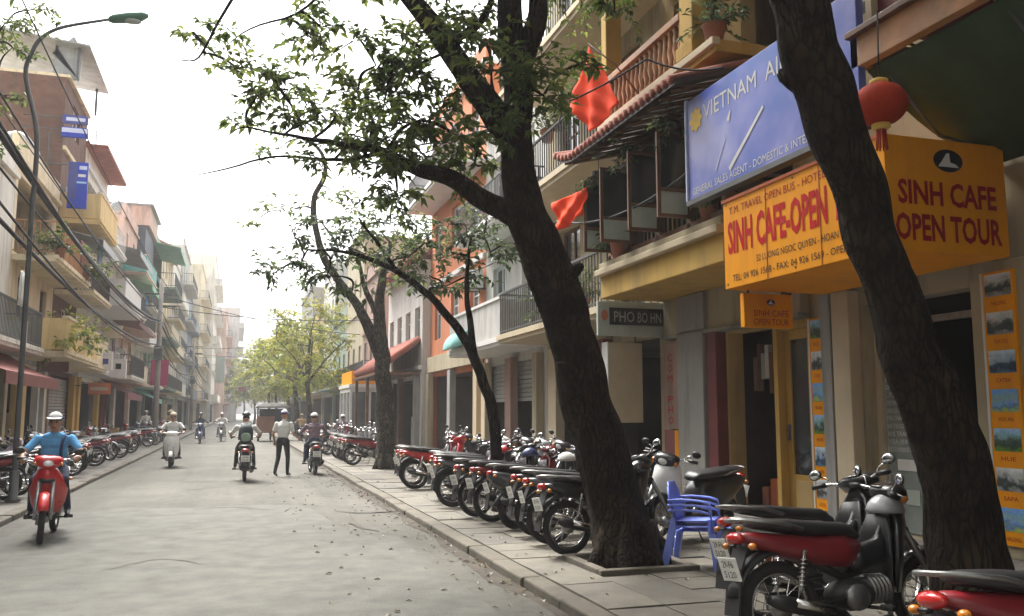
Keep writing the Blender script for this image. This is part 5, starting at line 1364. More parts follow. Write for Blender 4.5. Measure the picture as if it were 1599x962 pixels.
    m = MB(); m.tube([(-0.46, 0.135, 0.77), (-0.62, 0.145, 0.81), (-0.82, 0.12, 0.835), (-0.90, 0.05, 0.84), (-0.90, -0.05, 0.84), (-0.82, -0.12, 0.835), (-0.62, -0.145, 0.81), (-0.46, -0.135, 0.77)], 0.013, 8, 'alu')
    body('grab_rail', m)
    tl = MB().ell((-0.875, 0, 0.73), (0.045, 0.085, 0.04), 'taillight', 12, 8)
    body('tail_light', tl)
    for s in (-1, 1): body('rear_indicator', MB().ell((-0.85, s * 0.145, 0.68), (0.028, 0.03, 0.022), 'amber', 8, 6).tube([(-0.84, s * 0.05, 0.68), (-0.85, s * 0.13, 0.68)], 0.01, 5, 'black'))
    m = MB(); arc(m, RWc, Ro + 0.05, 0.075, 40, 165, 'black')
    m.rings([[Vector((x, -0.08, z)), Vector((x, 0.08, z)), Vector((x + 0.012, 0.08, z)), Vector((x + 0.012, -0.08, z))] for x, z in ((-0.84, 0.68), (-0.90, 0.55), (-0.93, 0.40), (-0.955, 0.27))], 'black', True, False)
    body('rear_mudguard', m)
    m = MB(); M = Matrix.Translation((-0.935, 0, 0.545)) @ Matrix.Rotation(R(-14), 4, 'Y'); m.box(-0.004, 0.004, -0.098, 0.098, -0.072, 0.072, 'plate', M)
    ch = MB().merge(PLATE_TXT, M)
    body('number_plate', m, [('characters', ch)])
    m = MB()
    m.ell((-0.05, 0, 0.34), (0.19, 0.125, 0.105), 'engine', 14, 8); m.tube([(0.02, 0, 0.36), (0.24, 0, 0.37)], [0.085, 0.075], 12, 'engine')
    for i in range(5): m.tube([(0.08 + i * 0.032, 0, 0.363), (0.092 + i * 0.032, 0, 0.364)], 0.098, 12, 'alu')
    m.ell((-0.08, -0.11, 0.33), (0.1, 0.035, 0.085), 'alu', 12, 6); m.ell((-0.08, 0.11, 0.33), (0.1, 0.035, 0.085), 'alu', 12, 6)
    body('engine', m)
    m = MB(); m.tube([(0.2, -0.04, 0.29), (0.16, -0.11, 0.2), (0.0, -0.14, 0.18), (-0.2, -0.15, 0.22)], 0.018, 8, 'alu')
    ml = MB(); ml.tube([(-0.2, -0.155, 0.22), (-0.26, -0.16, 0.235), (-0.7, -0.175, 0.34), (-0.78, -0.178, 0.36)], [0.02, 0.046, 0.05, 0.03], 12, 'black'); ml.tube([(-0.34, -0.185, 0.27), (-0.62, -0.2, 0.335)], 0.032, 8, 'chrome')
    body('exhaust', m, [('silencer', ml)])
    m = MB()
    for s in (-1, 1): m.tube([(-0.1, s * 0.1, 0.33), (rx, s * 0.095, Ro)], 0.02, 6, 'black')
    m.box(rx - 0.02, -0.1, 0.085, 0.115, 0.27, 0.38, 'black'); body('swing_arm', m)
    for s in (-1, 1):
        m = MB().tube([(rx + 0.06, s * 0.125, Ro + 0.03), (-0.46, s * 0.13, 0.64)], 0.014, 6, 'chrome')
        for i in range(7):
            t = 0.35 + i * 0.08; c = Vector((rx + 0.06, s * 0.125, Ro + 0.03)).lerp(Vector((-0.46, s * 0.13, 0.64)), t); m.torus(c, 0.026, 0.006, 'chrome', 10, 4, 'Z')
        body('shock_absorber', m)
    m = MB().tube([(0.04, -0.27, 0.26), (0.04, 0.27, 0.26)], 0.013, 6, 'black').tube([(0.04, -0.28, 0.265), (0.04, -0.18, 0.265)], 0.022, 6, 'rubber').tube([(0.04, 0.28, 0.265), (0.04, 0.18, 0.265)], 0.022, 6, 'rubber')
    m.tube([(0.3, 0, 0.78), (0.12, 0, 0.5), (-0.1, 0, 0.45), (-0.4, 0, 0.6)], 0.03, 7, 'black'); body('frame', m)
    m = MB().tube([(0.0, 0.1, 0.27), (-0.02, 0.2, 0.14), (-0.05, 0.26, 0.02)], 0.011, 6, 'alu'); body('side_stand', m)
    if style == 'basket':
        m = MB()
        for z in (0.68, 0.78, 0.9):
            f = 0.75 + 0.25 * (z - 0.68) / 0.22; m.tube([(0.52, -0.16 * f, z), (0.78, -0.16 * f, z), (0.78, 0.16 * f, z), (0.52, 0.16 * f, z), (0.52, -0.16 * f, z)], 0.006, 4, 'alu')
        for i in range(9):
            y = -0.12 + i * 0.03; m.tube([(0.53, y, 0.68), (0.78, y * 0.95, 0.68), (0.79, y * 1.2, 0.9)], 0.003, 3, 'alu', False)
        front('basket', m)
    return P
def plate_text():
    e = empty('tmp_plate', (0, 0, 0)); out = MB()
    for s, z, w in (('29-F6', 0.012, 0.12), ('5120', -0.052, 0.13)):
        o = text(e, s, (-0.0045, 0.0, z), (0, -1, 0), (0, 0, 1), 0.042, 'ink', w, 0.0015, center=True, bold=0.0)
        out.add([v.co.copy() for v in o.data.vertices], [list(p.vertices) for p in o.data.polygons], 'ink'); bpy.data.objects.remove(o)
    bpy.data.objects.remove(e); return out
PLATE_TXT = plate_text()
BK = {}
def bike_kit(style, steer):
    key = (style, steer)
    if key not in BK:
        kit = []
        one = MB()
        for n, mb, subs in bike_parts(style, steer):
            one.merge(mb)
            for a, b in subs: one.merge(b)
            kit.append((n, mb.mesh(n), [(a, b.mesh(a)) for a, b in subs]))
        BK[key] = (kit, one.mesh('motorbike'))
    return BK[key]
def paint(o, me, pk):
    i = PAINT.get(me.name)
    if i is not None: o.material_slots[i].link = 'OBJECT'; o.material_slots[i].material = MATS[pk]
def place_bike(style, steer, loc, heading, pk, label, group=None, lean=0.0, small=False, cat='motorbike', name=None, black=()):
    kit, one = bike_kit(style, steer)
    nm = name or ('scooter' if style == 'scooter' else 'motorbike')
    if small:
        o = bpy.data.objects.new(nm, one); COL.objects.link(o); paint(o, one, pk)
    else:
        o = bpy.data.objects.new(nm, None); o.empty_display_size = 0.2; COL.objects.link(o)
        for n, me, subs in kit:
            if n == 'side_stand' and lean == 0: continue
            c = bpy.data.objects.new(n, me); COL.objects.link(c); c.parent = o; paint(c, me, 'p_black' if n in black else pk)
            for a, sm in subs:
                d = bpy.data.objects.new(a, sm); COL.objects.link(d); d.parent = c; paint(d, sm, pk)
    o.location = loc; o.rotation_euler = (-lean, 0, heading)
    return tag(o, label, cat, group)
def hd(dx, dy): return math.atan2(dy, dx)

# --- the near bikes with number plates towards the street
place_bike('underbone', -0.35, (3.92, 4.93, PZ), hd(1, 0.03), 'p_dred', 'dark red motorbike with silver grab rail and square number plate before the agency', None, 0.13, black=('leg_shield', 'headset', 'front_mudguard'))
place_bike('underbone', 0.3, (4.3, 5.68, PZ), hd(1, 0.02), 'p_white', 'white-tailed black motorbike parked tight behind the dark red one', None, 0.13, black=('leg_shield', 'headset', 'front_mudguard'))
place_bike('underbone', -0.35, (3.72, 3.02, PZ), hd(1, -0.02), 'p_dred', 'dark red motorbike with grey rack at the foot of the knotted tree', None, 0.13)
place_bike('scooter', 0.4, (5.25, 9.75, PZ), hd(-1, -0.25), 'p_white', 'black and white scooter half hidden behind the thick leaning tree', None, 0.1, black=('rear_body', 'front_mudguard', 'headset'))
# --- right row, front wheels towards the kerb
ORD = ['first', 'second', 'third', 'fourth', 'fifth', 'sixth', 'seventh', 'eighth', 'ninth', 'tenth', 'eleventh', 'twelfth', 'thirteenth', 'fourteenth', 'fifteenth']
row = [('underbone', 'p_black', 'black motorbike'), ('underbone', 'p_grey', 'charcoal motorbike'), ('underbone', 'p_black', 'black motorbike'), ('scooter', 'p_black', 'black scooter'), ('underbone', 'p_dred', 'dark red motorbike'), ('underbone', 'p_black', 'black motorbike'), ('basket', 'p_grey', 'grey motorbike with front basket'), ('underbone', 'p_black', 'black motorbike'),
       ('underbone', 'p_dred', 'maroon motorbike'), ('underbone', 'p_red', 'deep red motorbike'), ('underbone', 'p_dred', 'maroon motorbike')]
ypos = [9.05, 9.75, 10.45, 11.2, 12.1, 12.8, 14.1, 14.8, 15.5, 17.6, 18.4]
for i, ((st, pk, d), y) in enumerate(zip(row, ypos)):
    x = 4.12 + rnd.uniform(-0.12, 0.12)
    place_bike(st, (0.45, -0.3, 0.35)[i % 3], (x, y, PZ), hd(1, 0.08 + rnd.uniform(-0.16, 0.16)), pk, '%s, %s parked from the thick leaning tree towards the kiosk' % (d, ORD[i]), 'motorbikes parked along the shop pavement', 0.13 + rnd.uniform(-0.05, 0.06), black=((), ('leg_shield', 'headset'), ('rear_cowl', 'front_mudguard'))[i % 3] if pk != 'p_dred' else ())
cols = ['p_dred', 'p_black', 'p_silver', 'p_grey', 'p_black', 'p_dred', 'p_blue', 'p_black', 'p_silver', 'p_dred']
cn = dict(p_dred='maroon', p_black='black', p_silver='silver', p_grey='grey', p_blue='navy', p_red='red', p_white='white', p_mauve='mauve', p_green='dark green')
for i, pk in enumerate(cols):
    y = 26.2 + i * 1.35 + (i // 4) * 1.2
    place_bike('scooter' if i % 4 == 2 else 'underbone', (0.45, -0.3, 0.35)[i % 3], (3.9 + rnd.uniform(-0.1, 0.1), y, PZ), hd(1, 0.1 + rnd.uniform(-0.25, 0.25)), pk, 'small %s motorbike, %s parked from the grey-barked tree towards the kiosk' % (cn[pk], ORD[i]), 'motorbikes parked along the shop pavement', 0.13, small=i > 3)
# a second rank against the shop fronts
for i, (x, y, pk) in enumerate([(5.75, 14.6, 'p_black'), (5.7, 15.5, 'p_silver'), (5.75, 16.5, 'p_black'), (5.7, 18.0, 'p_white'), (5.6, 20.6, 'p_black'), (5.6, 22.0, 'p_grey')]):
    place_bike('underbone', 0.35, (x, y, PZ), hd(-1, -0.2), pk, '%s motorbike standing against the shop fronts, %s from the beige light box' % (cn[pk], ORD[i]), 'motorbikes standing against the shop fronts', 0.13, small=True)
# --- left row on the far pavement
lc = ['p_dred', 'p_black', 'p_mauve', 'p_black', 'p_silver', 'p_black', 'p_white', 'p_grey', 'p_dred', 'p_mauve', 'p_black', 'p_dred', 'p_silver', 'p_black', 'p_red']
y = 17.3
for i, pk in enumerate(lc):
    face = 1 if i in (2, 4, 7, 10) else -1
    place_bike('underbone' if i % 5 != 4 else 'scooter', (0.4, -0.35, 0.3)[i % 3], (-4.35 + rnd.uniform(-0.12, 0.12), y, PZ), hd(face if i else -1, -0.3 + rnd.uniform(-0.25, 0.2)), pk, '%s motorbike, %s parked from the street lamp on the far pavement' % (cn[pk], ORD[i]), 'motorbikes parked along the far pavement', 0.13, small=i > 7)
    y += (0.9, 1.0, 1.15, 1.0, 1.3)[i % 5] * (1 + 0.06 * i)
for i in range(12):
    pk = cols[(i * 3) % 10]
    place_bike('underbone', 0.35, (-4.3 + rnd.uniform(-0.1, 0.1), 43 + i * 2.1, PZ), hd(1 if i % 2 else -1, -0.2), pk, '%s motorbike on the far pavement, %s past the second utility pole' % (cn[pk], ORD[i]), 'hazy far motorbikes', 0.13, small=True)

# ================================================================== people
def person(label, pose, loc, heading, cl, voxel=0.014, hat=None, face=True, group=None, S=1.0):
    """pose: joint dict in local space (x forward); cl: dict of materials"""
    J = {k: Vector(v) for k, v in pose.items()}
    prims = []
    def cap(a, b, ra, rb, k): prims.append(('c', Vector(a), Vector(b), ra, rb, k))
    def el(c, r, k, M=None): prims.append(('e', Vector(c), Vector(r), M or Matrix.Identity(3), k))
    sh, tr_, sk = cl['shirt'], cl['trouser'], 'skin'
    pel, che, nek, hed = J['pelvis'], J['chest'], J['neck'], J['head']
    up = (che - pel).normalized(); lat = Vector((0, 1, 0)); fw = lat.cross(up)
    M = Matrix((fw, lat, up)).transposed()
    el(pel, (0.105, 0.155, 0.12), tr_, M); el(pel.lerp(che, 0.38), (0.1, 0.145, 0.15), sh, M); el(pel.lerp(che, 0.75), (0.11, 0.165, 0.16), sh, M); el(che + up * 0.03, (0.105, 0.175, 0.12), sh, M)
    el(che + up * 0.12, (0.075, 0.15, 0.06), sh, M)
    cap(che + up * 0.08, nek, 0.062, 0.055, sh); cap(nek, hed - Vector((0, 0, 0.05)), 0.052, 0.05, sk)
    fa = Vector(pose.get('face', (1, 0, 0))).normalized(); rt = Vector((0, 0, 1)).cross(fa).normalized()
    HM = Matrix((fa, rt, Vector((0, 0, 1)))).transposed()
    el(hed, (0.092, 0.074, 0.105), sk, HM); el(hed + fa * 0.022 - Vector((0, 0, 0.058)), (0.062, 0.056, 0.055), sk, HM); el(hed + fa * 0.092 - Vector((0, 0, 0.022)), (0.02, 0.015, 0.024), sk, HM)
    for s in (-1, 1): el(hed + rt * s * 0.076 - fa * 0.008 - Vector((0, 0, 0.012)), (0.02, 0.01, 0.03), sk, HM)
    sl = cl.get('sleeve', 'short')
    for s, q in ((1, 'l'), (-1, 'r')):
        a, b, c = J['sho_' + q], J['elb_' + q], J['wri_' + q]
        el(a, (0.062, 0.06, 0.062), sh)
        if sl == 'short': cap(a, a.lerp(b, 0.62), 0.058, 0.056, sh); cap(a.lerp(b, 0.5), b, 0.043, 0.038, sk); cap(b, c, 0.038, 0.027, sk)
        else: cap(a, b, 0.055, 0.046, sh); cap(b, c, 0.046, 0.034, sh)
        hdn = Vector(pose.get('hand_' + q, (1, 0, -0.3))).normalized()
        el(c + hdn * 0.045, (0.045, 0.04, 0.022), sk, hdn.to_track_quat('X', 'Z').to_matrix())
        side = hdn.cross(Vector((0, 0, 1))); side = side.normalized() if side.length > 0.1 else Vector((0, 1, 0))
        dnv = side.cross(hdn).normalized()
        if dnv.z > 0: dnv = -dnv
        for i in range(4):
            f0 = c + hdn * 0.08 + side * (i - 1.5) * 0.021; ln = (0.03, 0.036, 0.034, 0.026)[i]
            f1 = f0 + (hdn * 0.8 + dnv * 0.6) * ln; f2 = f1 + (hdn * -0.1 + dnv) * ln
            cap(f0, f1, 0.0095, 0.009, sk); cap(f1, f2, 0.009, 0.008, sk)
        th = c + hdn * 0.03 - side * s * 0.035; cap(th, th + (hdn * 0.7 - side * s * 0.4 + dnv * 0.5) * 0.05, 0.012, 0.009, sk)
        h, kn, an, toe = J['hip_' + q], J['kne_' + q], J['ank_' + q], J['toe_' + q]
        cap(h, kn, 0.088, 0.062, tr_); cap(kn, kn.lerp(an, 0.4), 0.06, 0.056, tr_); cap(kn.lerp(an, 0.4), an, 0.056, 0.046, tr_)
        cap(an + Vector((0, 0, -0.03)), toe, 0.038, 0.03, cl.get('shoe', 'black')); el(an + Vector((0, 0, -0.045)), (0.045, 0.036, 0.035), cl.get('shoe', 'black'))
    mb = MB()
    for p in prims:
        if p[0] == 'c':
            a, b = p[1], p[2]; d = (b - a)
            if d.length < 1e-4: continue
            u = d.normalized(); n = 5; path = []; rad = []
            for i in range(n): t = i / (n - 1) * math.pi / 2; path.append(a - u * p[3] * math.cos(t)); rad.append(max(0.002, p[3] * math.sin(t)))
            for i in range(1, n): t = math.pi / 2 - i / (n - 1) * math.pi / 2; path.append(b + u * p[4] * math.cos(t)); rad.append(max(0.002, p[4] * math.sin(t)))
            mb.tube(path, rad, 10, 'skin', True)
        else: mb.ell(p[1], p[2], 'skin', 14, 10, p[3])
    tmp = mb.build('tmp_body')
    md = tmp.modifiers.new('r', 'REMESH'); md.mode = 'VOXEL'; md.voxel_size = voxel
    ms = tmp.modifiers.new('s', 'SMOOTH'); ms.factor = 0.5; ms.iterations = 3
    dg = bpy.context.evaluated_depsgraph_get(); me = bpy.data.meshes.new_from_object(tmp.evaluated_get(dg)); COL.objects.unlink(tmp); bpy.data.objects.remove(tmp)
    nP = len(me.polygons); C = np.empty(nP * 3); me.polygons.foreach_get('center', C); C = C.reshape(-1, 3)
    best = np.full(nP, 1e9); bi = np.zeros(nP, int); keys = []
    for p in prims:
        k = p[-1]
        if k not in keys: keys.append(k)
        if p[0] == 'c':
            a = np.array(p[1]); b = np.array(p[2]); ab = b - a; t = np.clip(((C - a) @ ab) / max(1e-9, ab @ ab), 0, 1)
            dd = np.linalg.norm(C - (a + t[:, None] * ab), axis=1) - (p[3] + (p[4] - p[3]) * t)
        else:
            Mi = np.array(p[3].inverted()); q = (C - np.array(p[1])) @ Mi.T / np.array(p[2]); ln = np.linalg.norm(q, axis=1); dd = (ln - 1) * min(p[2])
        w = dd < best; best[w] = dd[w]; bi[w] = keys.index(k)
    me.materials.clear()
    for k in keys: me.materials.append(MATS[k])
    me.polygons.foreach_set('material_index', bi.tolist()); me.polygons.foreach_set('use_smooth', [True] * nP); me.update()
    me.name = 'person'
    o = bpy.data.objects.new('person', me); COL.objects.link(o)
    o.location = loc; o.rotation_euler = (0, 0, heading); o.scale = (S, S, S)
    tag(o, label, 'person', group)
    OFF[o.name] = Vector((0, 0, 0))
    # hair or headgear, face
    HL = lambda f, r_, u: hed + fa * f + rt * r_ + Vector((0, 0, u))
    def shell(rx, ry, rz, z0, k, nm, cx=0.0, cz=0.0):
        m = MB(); rr = []
        for i in range(8):
            th = (i + 0.35) / 8 * math.acos(z0); rr.append([HL(cx + rx * math.sin(th) * math.cos(2 * math.pi * j / 20), ry * math.sin(th) * math.sin(2 * math.pi * j / 20), cz + rz * math.cos(th)) for j in range(20)])
        rr.append([p + Vector((0, 0, 0)) + (hed + Vector((0, 0, cz)) - p) * 0.12 for p in rr[-1]])
        m.rings(rr, k, False, True); m.add([rr[0][j] for j in range(20)], [tuple(range(20))], k, True)
        return m.build(nm, o, world=False)
    if hat == 'cap':
        shell(0.1, 0.084, 0.105, 0.15, 'hair', 'hair', -0.01, 0.0)
        c = shell(0.108, 0.09, 0.098, 0.12, 's_white', 'cap', 0.0, 0.045)
        m = MB(); rr = []
        for i in range(5):
            t = i / 4; rr.append([HL(0.09 + 0.085 * t * math.cos(R(a)) + 0.0, 0.092 * math.sin(R(a)) * (1 - 0.12 * t), 0.062 - 0.02 * t) for a in range(-80, 81, 20)])
        rr = [r_ for r_ in rr]
        m.rings(rr, 's_white', False, True, False); b = m.build('peak', c, world=False)
        md = b.modifiers.new('thick', 'SOLIDIFY'); md.thickness = 0.006
        m = MB(); m.torus(HL(0.0, 0, 0.058), 0.1, 0.009, 's_navy', 24, 6, 'Z', 1.4); m.build('band', c, world=False)
    elif hat in ('helmet_white', 'helmet_dark', 'helmet_tan'):
        k = {'helmet_white': 's_white', 'helmet_dark': 'blackgloss', 'helmet_tan': 's_cream'}[hat]
        shell(0.1, 0.084, 0.105, 0.0, 'hair', 'hair', -0.012, -0.01); shell(0.125, 0.108, 0.12, 0.05, k, 'helmet', -0.005, 0.035)
    elif hat == 'cone':
        shell(0.1, 0.084, 0.105, 0.0, 'hair', 'hair', -0.012, -0.01); m = MB(); m.lathe([(0.23, 0.0), (0.225, 0.01), (0.01, 0.17)], HL(0, 0, 0.06), 20, 's_cream'); m.build('hat', o, world=False)
    else: shell(0.103, 0.088, 0.11, -0.15, 'hair', 'hair', -0.018, 0.008)
    if face:
        for s in (-1, 1):
            MB().ell(HL(0.082, s * 0.03, 0.006), (0.010, 0.013, 0.007), 'ink', 8, 6).build('eye', o, world=False)
            MB().ell(HL(0.086, s * 0.031, 0.028), (0.008, 0.018, 0.004), 'hair', 8, 5).build('eyebrow', o, world=False)
        MB().ell(HL(0.083, 0, -0.062), (0.008, 0.024, 0.006), 's_dred', 8, 6).build('mouth', o, world=False)
    return o
RIDE = dict(pelvis=(-0.24, 0, 0.86), chest=(-0.16, 0, 1.16), neck=(-0.12, 0, 1.33), head=(-0.08, 0, 1.455), sho_l=(-0.14, 0.2, 1.24), sho_r=(-0.14, -0.2, 1.24), elb_l=(0.0, 0.34, 1.06), elb_r=(0.0, -0.34, 1.06),
            wri_l=(0.19, 0.315, 1.025), wri_r=(0.19, -0.315, 1.025), hand_l=(1, -0.1, -0.1), hand_r=(1, 0.1, -0.1), hip_l=(-0.2, 0.1, 0.83), hip_r=(-0.2, -0.1, 0.83), kne_l=(0.2, 0.17, 0.74), kne_r=(0.2, -0.17, 0.74),
            ank_l=(0.02, 0.21, 0.37), ank_r=(0.02, -0.21, 0.37), toe_l=(0.2, 0.23, 0.30), toe_r=(0.2, -0.23, 0.30))
def rider(bike, steer, loc, heading, pk, blabel, plabel, cl, hat, voxel=0.016, pose=None, small=False, face=True, group=None):
    loc = Vector(loc); loc.z = roadz(loc.x, loc.y)
    place_bike(bike, steer, loc, heading, pk, blabel, None, 0.0, small)
    return person(plabel, pose or RIDE, loc, heading, cl, voxel, hat, face)
g0 = ground(74, 842); red = Vector((g0.x, g0.y, 0))
P2 = dict(RIDE); P2['face'] = (1, -0.05, 0)
rd = rider('underbone', 0.12, red, hd(0.06, -1), 'p_red', 'bright red motorbike ridden towards the viewer', 'rider in light blue shirt and white cap on the bright red motorbike', dict(shirt='shirt_blue', trouser='jeans', shoe='black'), 'cap', 0.0105, P2)
m = MB()      # shoulder strap across the chest
m.rings([[Vector(p) + Vector((0.0, d, 0)) for d in (-0.018, 0.018)] + [Vector(p) + Vector((-0.012, d, 0)) for d in (0.018, -0.018)] for p in ((-0.09, 0.12, 1.30), (-0.035, 0.10, 1.2), (-0.035, 0.09, 1.1), (-0.075, 0.09, 0.98), (-0.11, 0.09, 0.9))], 'strap', True, True)
m.build('bag_strap', rd, world=False)
g1 = ground(267, 731); rider('scooter', 0.0, (g1.x, g1.y, 0), hd(0.02, -1), 'p_white', 'white scooter ridden towards the viewer in mid street', 'rider in white shirt and tan helmet on the white scooter', dict(shirt='shirt_white', trouser='jeans'), 'helmet_tan')
g2 = ground(381, 752); BKP = Vector((g2.x, g2.y, 0))
bp = rider('underbone', 0.0, BKP, hd(0.0, 1), 'p_black', 'black motorbike ridden away with a white plate', 'rider with dark hair and white shirt on the black motorbike', dict(shirt='shirt_white', trouser='trouser'), 'helmet_dark')
m = MB()
zb = roadz(BKP.x, BKP.y)
xl = [(-0.28, 1.12, 0.14, 0.17), (-0.33, 1.11, 0.165, 0.2), (-0.42, 1.09, 0.165, 0.2), (-0.47, 1.07, 0.13, 0.16)]
xloft(m, xl, 'bagdark'); pk_ = MB(); xloft(pk_, [(-0.462, 1.02, 0.11, 0.1), (-0.50, 1.01, 0.11, 0.1), (-0.515, 1.01, 0.09, 0.08)], 'baggreen')
st = MB()
for s in (-1, 1): st.tube([(-0.3, s * 0.1, 1.28), (-0.16, s * 0.11, 1.32), (-0.05, s * 0.12, 1.22), (-0.08, s * 0.16, 1.02), (-0.27, s * 0.15, 0.95)], 0.014, 6, 'black')
bag = empty('backpack', (BKP.x, BKP.y, zb), 'dark backpack with pale green pocket worn by the black motorbike rider', 'backpack', None, hd(0, 1))
m.build('bag_body', bag, world=False); pk_.build('pocket', bag, world=False); st.build('straps', bag, world=False)
g3 = ground(488, 740); rider('underbone', 0.0, (g3.x, g3.y, 0), hd(-0.02, 1), 'p_grey', 'grey motorbike ridden away beside the walking person', 'rider in mottled purple-brown jacket and white helmet', dict(shirt='shirt_mauve', trouser='jeans', sleeve='long'), 'helmet_white')
g4 = ground(440, 745); pz = roadz(g4.x, g4.y)
WALK = dict(pelvis=(0, 0, 0.9), chest=(0.02, 0, 1.2), neck=(0.03, 0, 1.4), head=(0.05, 0, 1.525), sho_l=(0.02, 0.19, 1.3), sho_r=(0.02, -0.19, 1.3), elb_l=(-0.05, 0.25, 1.05), elb_r=(0.06, -0.26, 1.05), wri_l=(0.1, 0.26, 0.86), wri_r=(0.26, -0.3, 0.95),
            hand_l=(0.3, 0, -1), hand_r=(0.8, 0, -0.4), hip_l=(0, 0.09, 0.86), hip_r=(0, -0.09, 0.86), kne_l=(-0.02, 0.1, 0.47), kne_r=(0.1, -0.1, 0.48), ank_l=(-0.2, 0.1, 0.12), ank_r=(0.1, -0.1, 0.09), toe_l=(-0.06, 0.11, 0.03), toe_r=(0.24, -0.11, 0.035))
person('pedestrian in white shirt and black trousers walking in the road', WALK, (g4.x, g4.y, pz), hd(0.5, 1), dict(shirt='shirt_white', trouser='trouser'), 0.016, 'cap', False)
# further riders
for (px, py, pk, shirt, hat, away, bl, pl) in [(312, 693, 'p_blue', 'shirt_dark', 'helmet_dark', -1, 'navy motorbike ridden towards the viewer behind the white scooter', 'rider in dark jacket and dark helmet behind the white scooter'),
        (345, 690, 'p_silver', 'shirt_white', 'helmet_white', -1, 'silver motorbike coming out of the haze', 'rider in white shirt and white helmet coming out of the haze'),
        (534, 705, 'p_dred', 'shirt_mauve', 'helmet_white', 1, 'maroon motorbike ridden away near the parked row', 'rider in dark mottled shirt near the parked row'),
        (470, 690, 'p_black', 'shirt_tan', 'helmet_tan', 1, 'black motorbike following the three-wheeler', 'rider in tan shirt following the three-wheeler')]:
    q = ground(px, py); rider('underbone', 0.0, (q.x, q.y, 0), hd(0.0, away), pk, bl, pl, dict(shirt=shirt, trouser='jeans', sleeve='long'), hat, 0.026, small=True, face=False)
# people on the left pavement by the motorbikes
for (px, py, sh, lb, h) in [(225, 707, 'shirt_white', 'person in white shirt standing among the far parked motorbikes', 'helmet_white'), (285, 690, 'shirt_tan', 'person in tan shirt and conical hat on the far pavement', 'cone')]:
    q = ground(px, py, PZ); x = -4.9 if px < 250 else -3.9; y = q.y * x / q.x if abs(q.x) > 0.1 else q.y
    person(lb, WALK, (x, min(y, 60), PZ), hd(0.2, -1), dict(shirt=sh, trouser='trouser', sleeve='long'), 0.026, h, False)
HAZE_D = 0.0009
# ================================================================== street furniture and small things
LP = Vector((-3.62, 17.35, PZ))
r = empty('street_lamp', LP, 'tall curved steel street lamp with green lamp head', 'street lamp')
pts = [LP, LP + Vector((0, 0, 3)), LP + Vector((0, 0, 5.5)), onY(36, 190, LP.y), onY(42, 110, LP.y), onY(62, 62, LP.y), onY(100, 40, LP.y), onY(172, 30, LP.y)]
pts = [LP, Vector((LP.x, LP.y, 2.0)), Vector((LP.x, LP.y, 5.0)), Vector((LP.x, LP.y, 6.6))] + [onY(x, y, LP.y) for x, y in ((40, 120), (50, 82), (66, 58), (100, 42), (172, 30))]
p, q = smooth_path(pts, [0.05, 0.047, 0.044, 0.042, 0.04, 0.038, 0.036, 0.032, 0.028], 4)
MB().tube(p, q, 10, 'steel').build('pole', r)
MB().lathe([(0.13, 0), (0.13, 0.03), (0.08, 0.06), (0.075, 0.5), (0.055, 0.52)], LP, 14, 'steel').build('base', r)
a = onY(170, 30, LP.y); b = onY(232, 25, LP.y); d = (b - a).normalized()
m = MB(); rr = []
for t, w, h in ((0, .06, .05), (0.12, .12, .085), (0.5, .15, .095), (0.85, .13, .08), (1, .05, .03)):
    c = a.lerp(b, t); rr.append([c + Vector((0, w * math.cos(2 * math.pi * j / 12), h * math.sin(2 * math.pi * j / 12))) for j in range(12)])
mat('lampgreen', (0.07, 0.17, 0.11), 0.5, var=0.15); m.rings(rr, 'lampgreen', True, True); m.build('lamp_head', r)
c = a.lerp(b, 0.55); MB().ell(c - Vector((0, 0, 0.07)), (0.2, 0.11, 0.05), 's_paleg', 12, 6).build('lens', r)

def pole(y, x, label):
    r = empty('utility_pole', (x, y, PZ), label, 'utility pole', 'concrete utility poles'); b = Vector((x, y, PZ))
    MB().tube([b, b + Vector((0, 0, 8.2))], [0.15, 0.1], 10, 'concrete').build('pole', r)
    for z in (6.9, 7.5): MB().box(x - 0.75, x + 0.75, y - 0.05, y + 0.05, z, z + 0.08, 'steel').build('crossarm', r)
    MB().box(x - 0.2, x + 0.2, y - 0.4, y - 0.16, 4.2, 4.9, 'steel').build('junction_box', r)
pole(12.2, -3.75, 'concrete utility pole beside the leafy tree'); pole(47, -3.75, 'concrete utility pole before the off-white tin-canopied house'); pole(84, -3.75, 'concrete utility pole in the hazy distance')
def wire(pts, sag, rad, label, group, n=26):
    m = MB(); path = []
    for a, b in zip(pts, pts[1:]):
        a, b = Vector(a), Vector(b)
        for i in range(n): t = i / n; q = a.lerp(b, t); path.append(q - Vector((0, 0, sag * 4 * t * (1 - t))))
    path.append(Vector(pts[-1])); m.tube(path, rad, 6, 'cable')
    single(m, 'power_cable', path[0], label, 'cable', group)
G = 'cables strung along the far pavement'
for (x, z, s, w, l) in [(-3.75, 6.3, .75, .055, 'thickest black cable bundle slung along the far pavement'), (-3.55, 6.2, .95, .028, 'sagging black cable just under the thick bundle'), (-3.9, 5.1, .6, .04, 'lower black cable bundle slung along the far pavement'), (-3.5, 5.0, .9, .022, 'lowest drooping black cable along the far pavement'),
                        (-4.4, 7.5, .35, .012, 'thin high wire along the far pavement'), (-3.1, 7.5, .4, .012, 'thin high wire on the road side of the poles'), (-3.75, 5.7, .5, .02, 'middle black cable along the far pavement'), (-3.65, 6.7, .6, .018, 'upper black cable along the far pavement')]:
    wire([(x, 12.2, z), (x, 47, z - 0.1), (x, 84, z), (x, 140, z)], s, w, l, G)
for i, (ya, za, yb, zb) in enumerate([(47, 6.9, 46, 6.5), (47, 7.5, 52, 6.2), (84, 6.9, 86, 7.2), (84, 7.4, 80, 8.2)]):
    wire([(-3.75, ya, za), (6.9, yb, zb)], 0.3, 0.02, 'dark wire crossing over the street, %s from the lamp' % ORD[i], 'wires crossing the street')
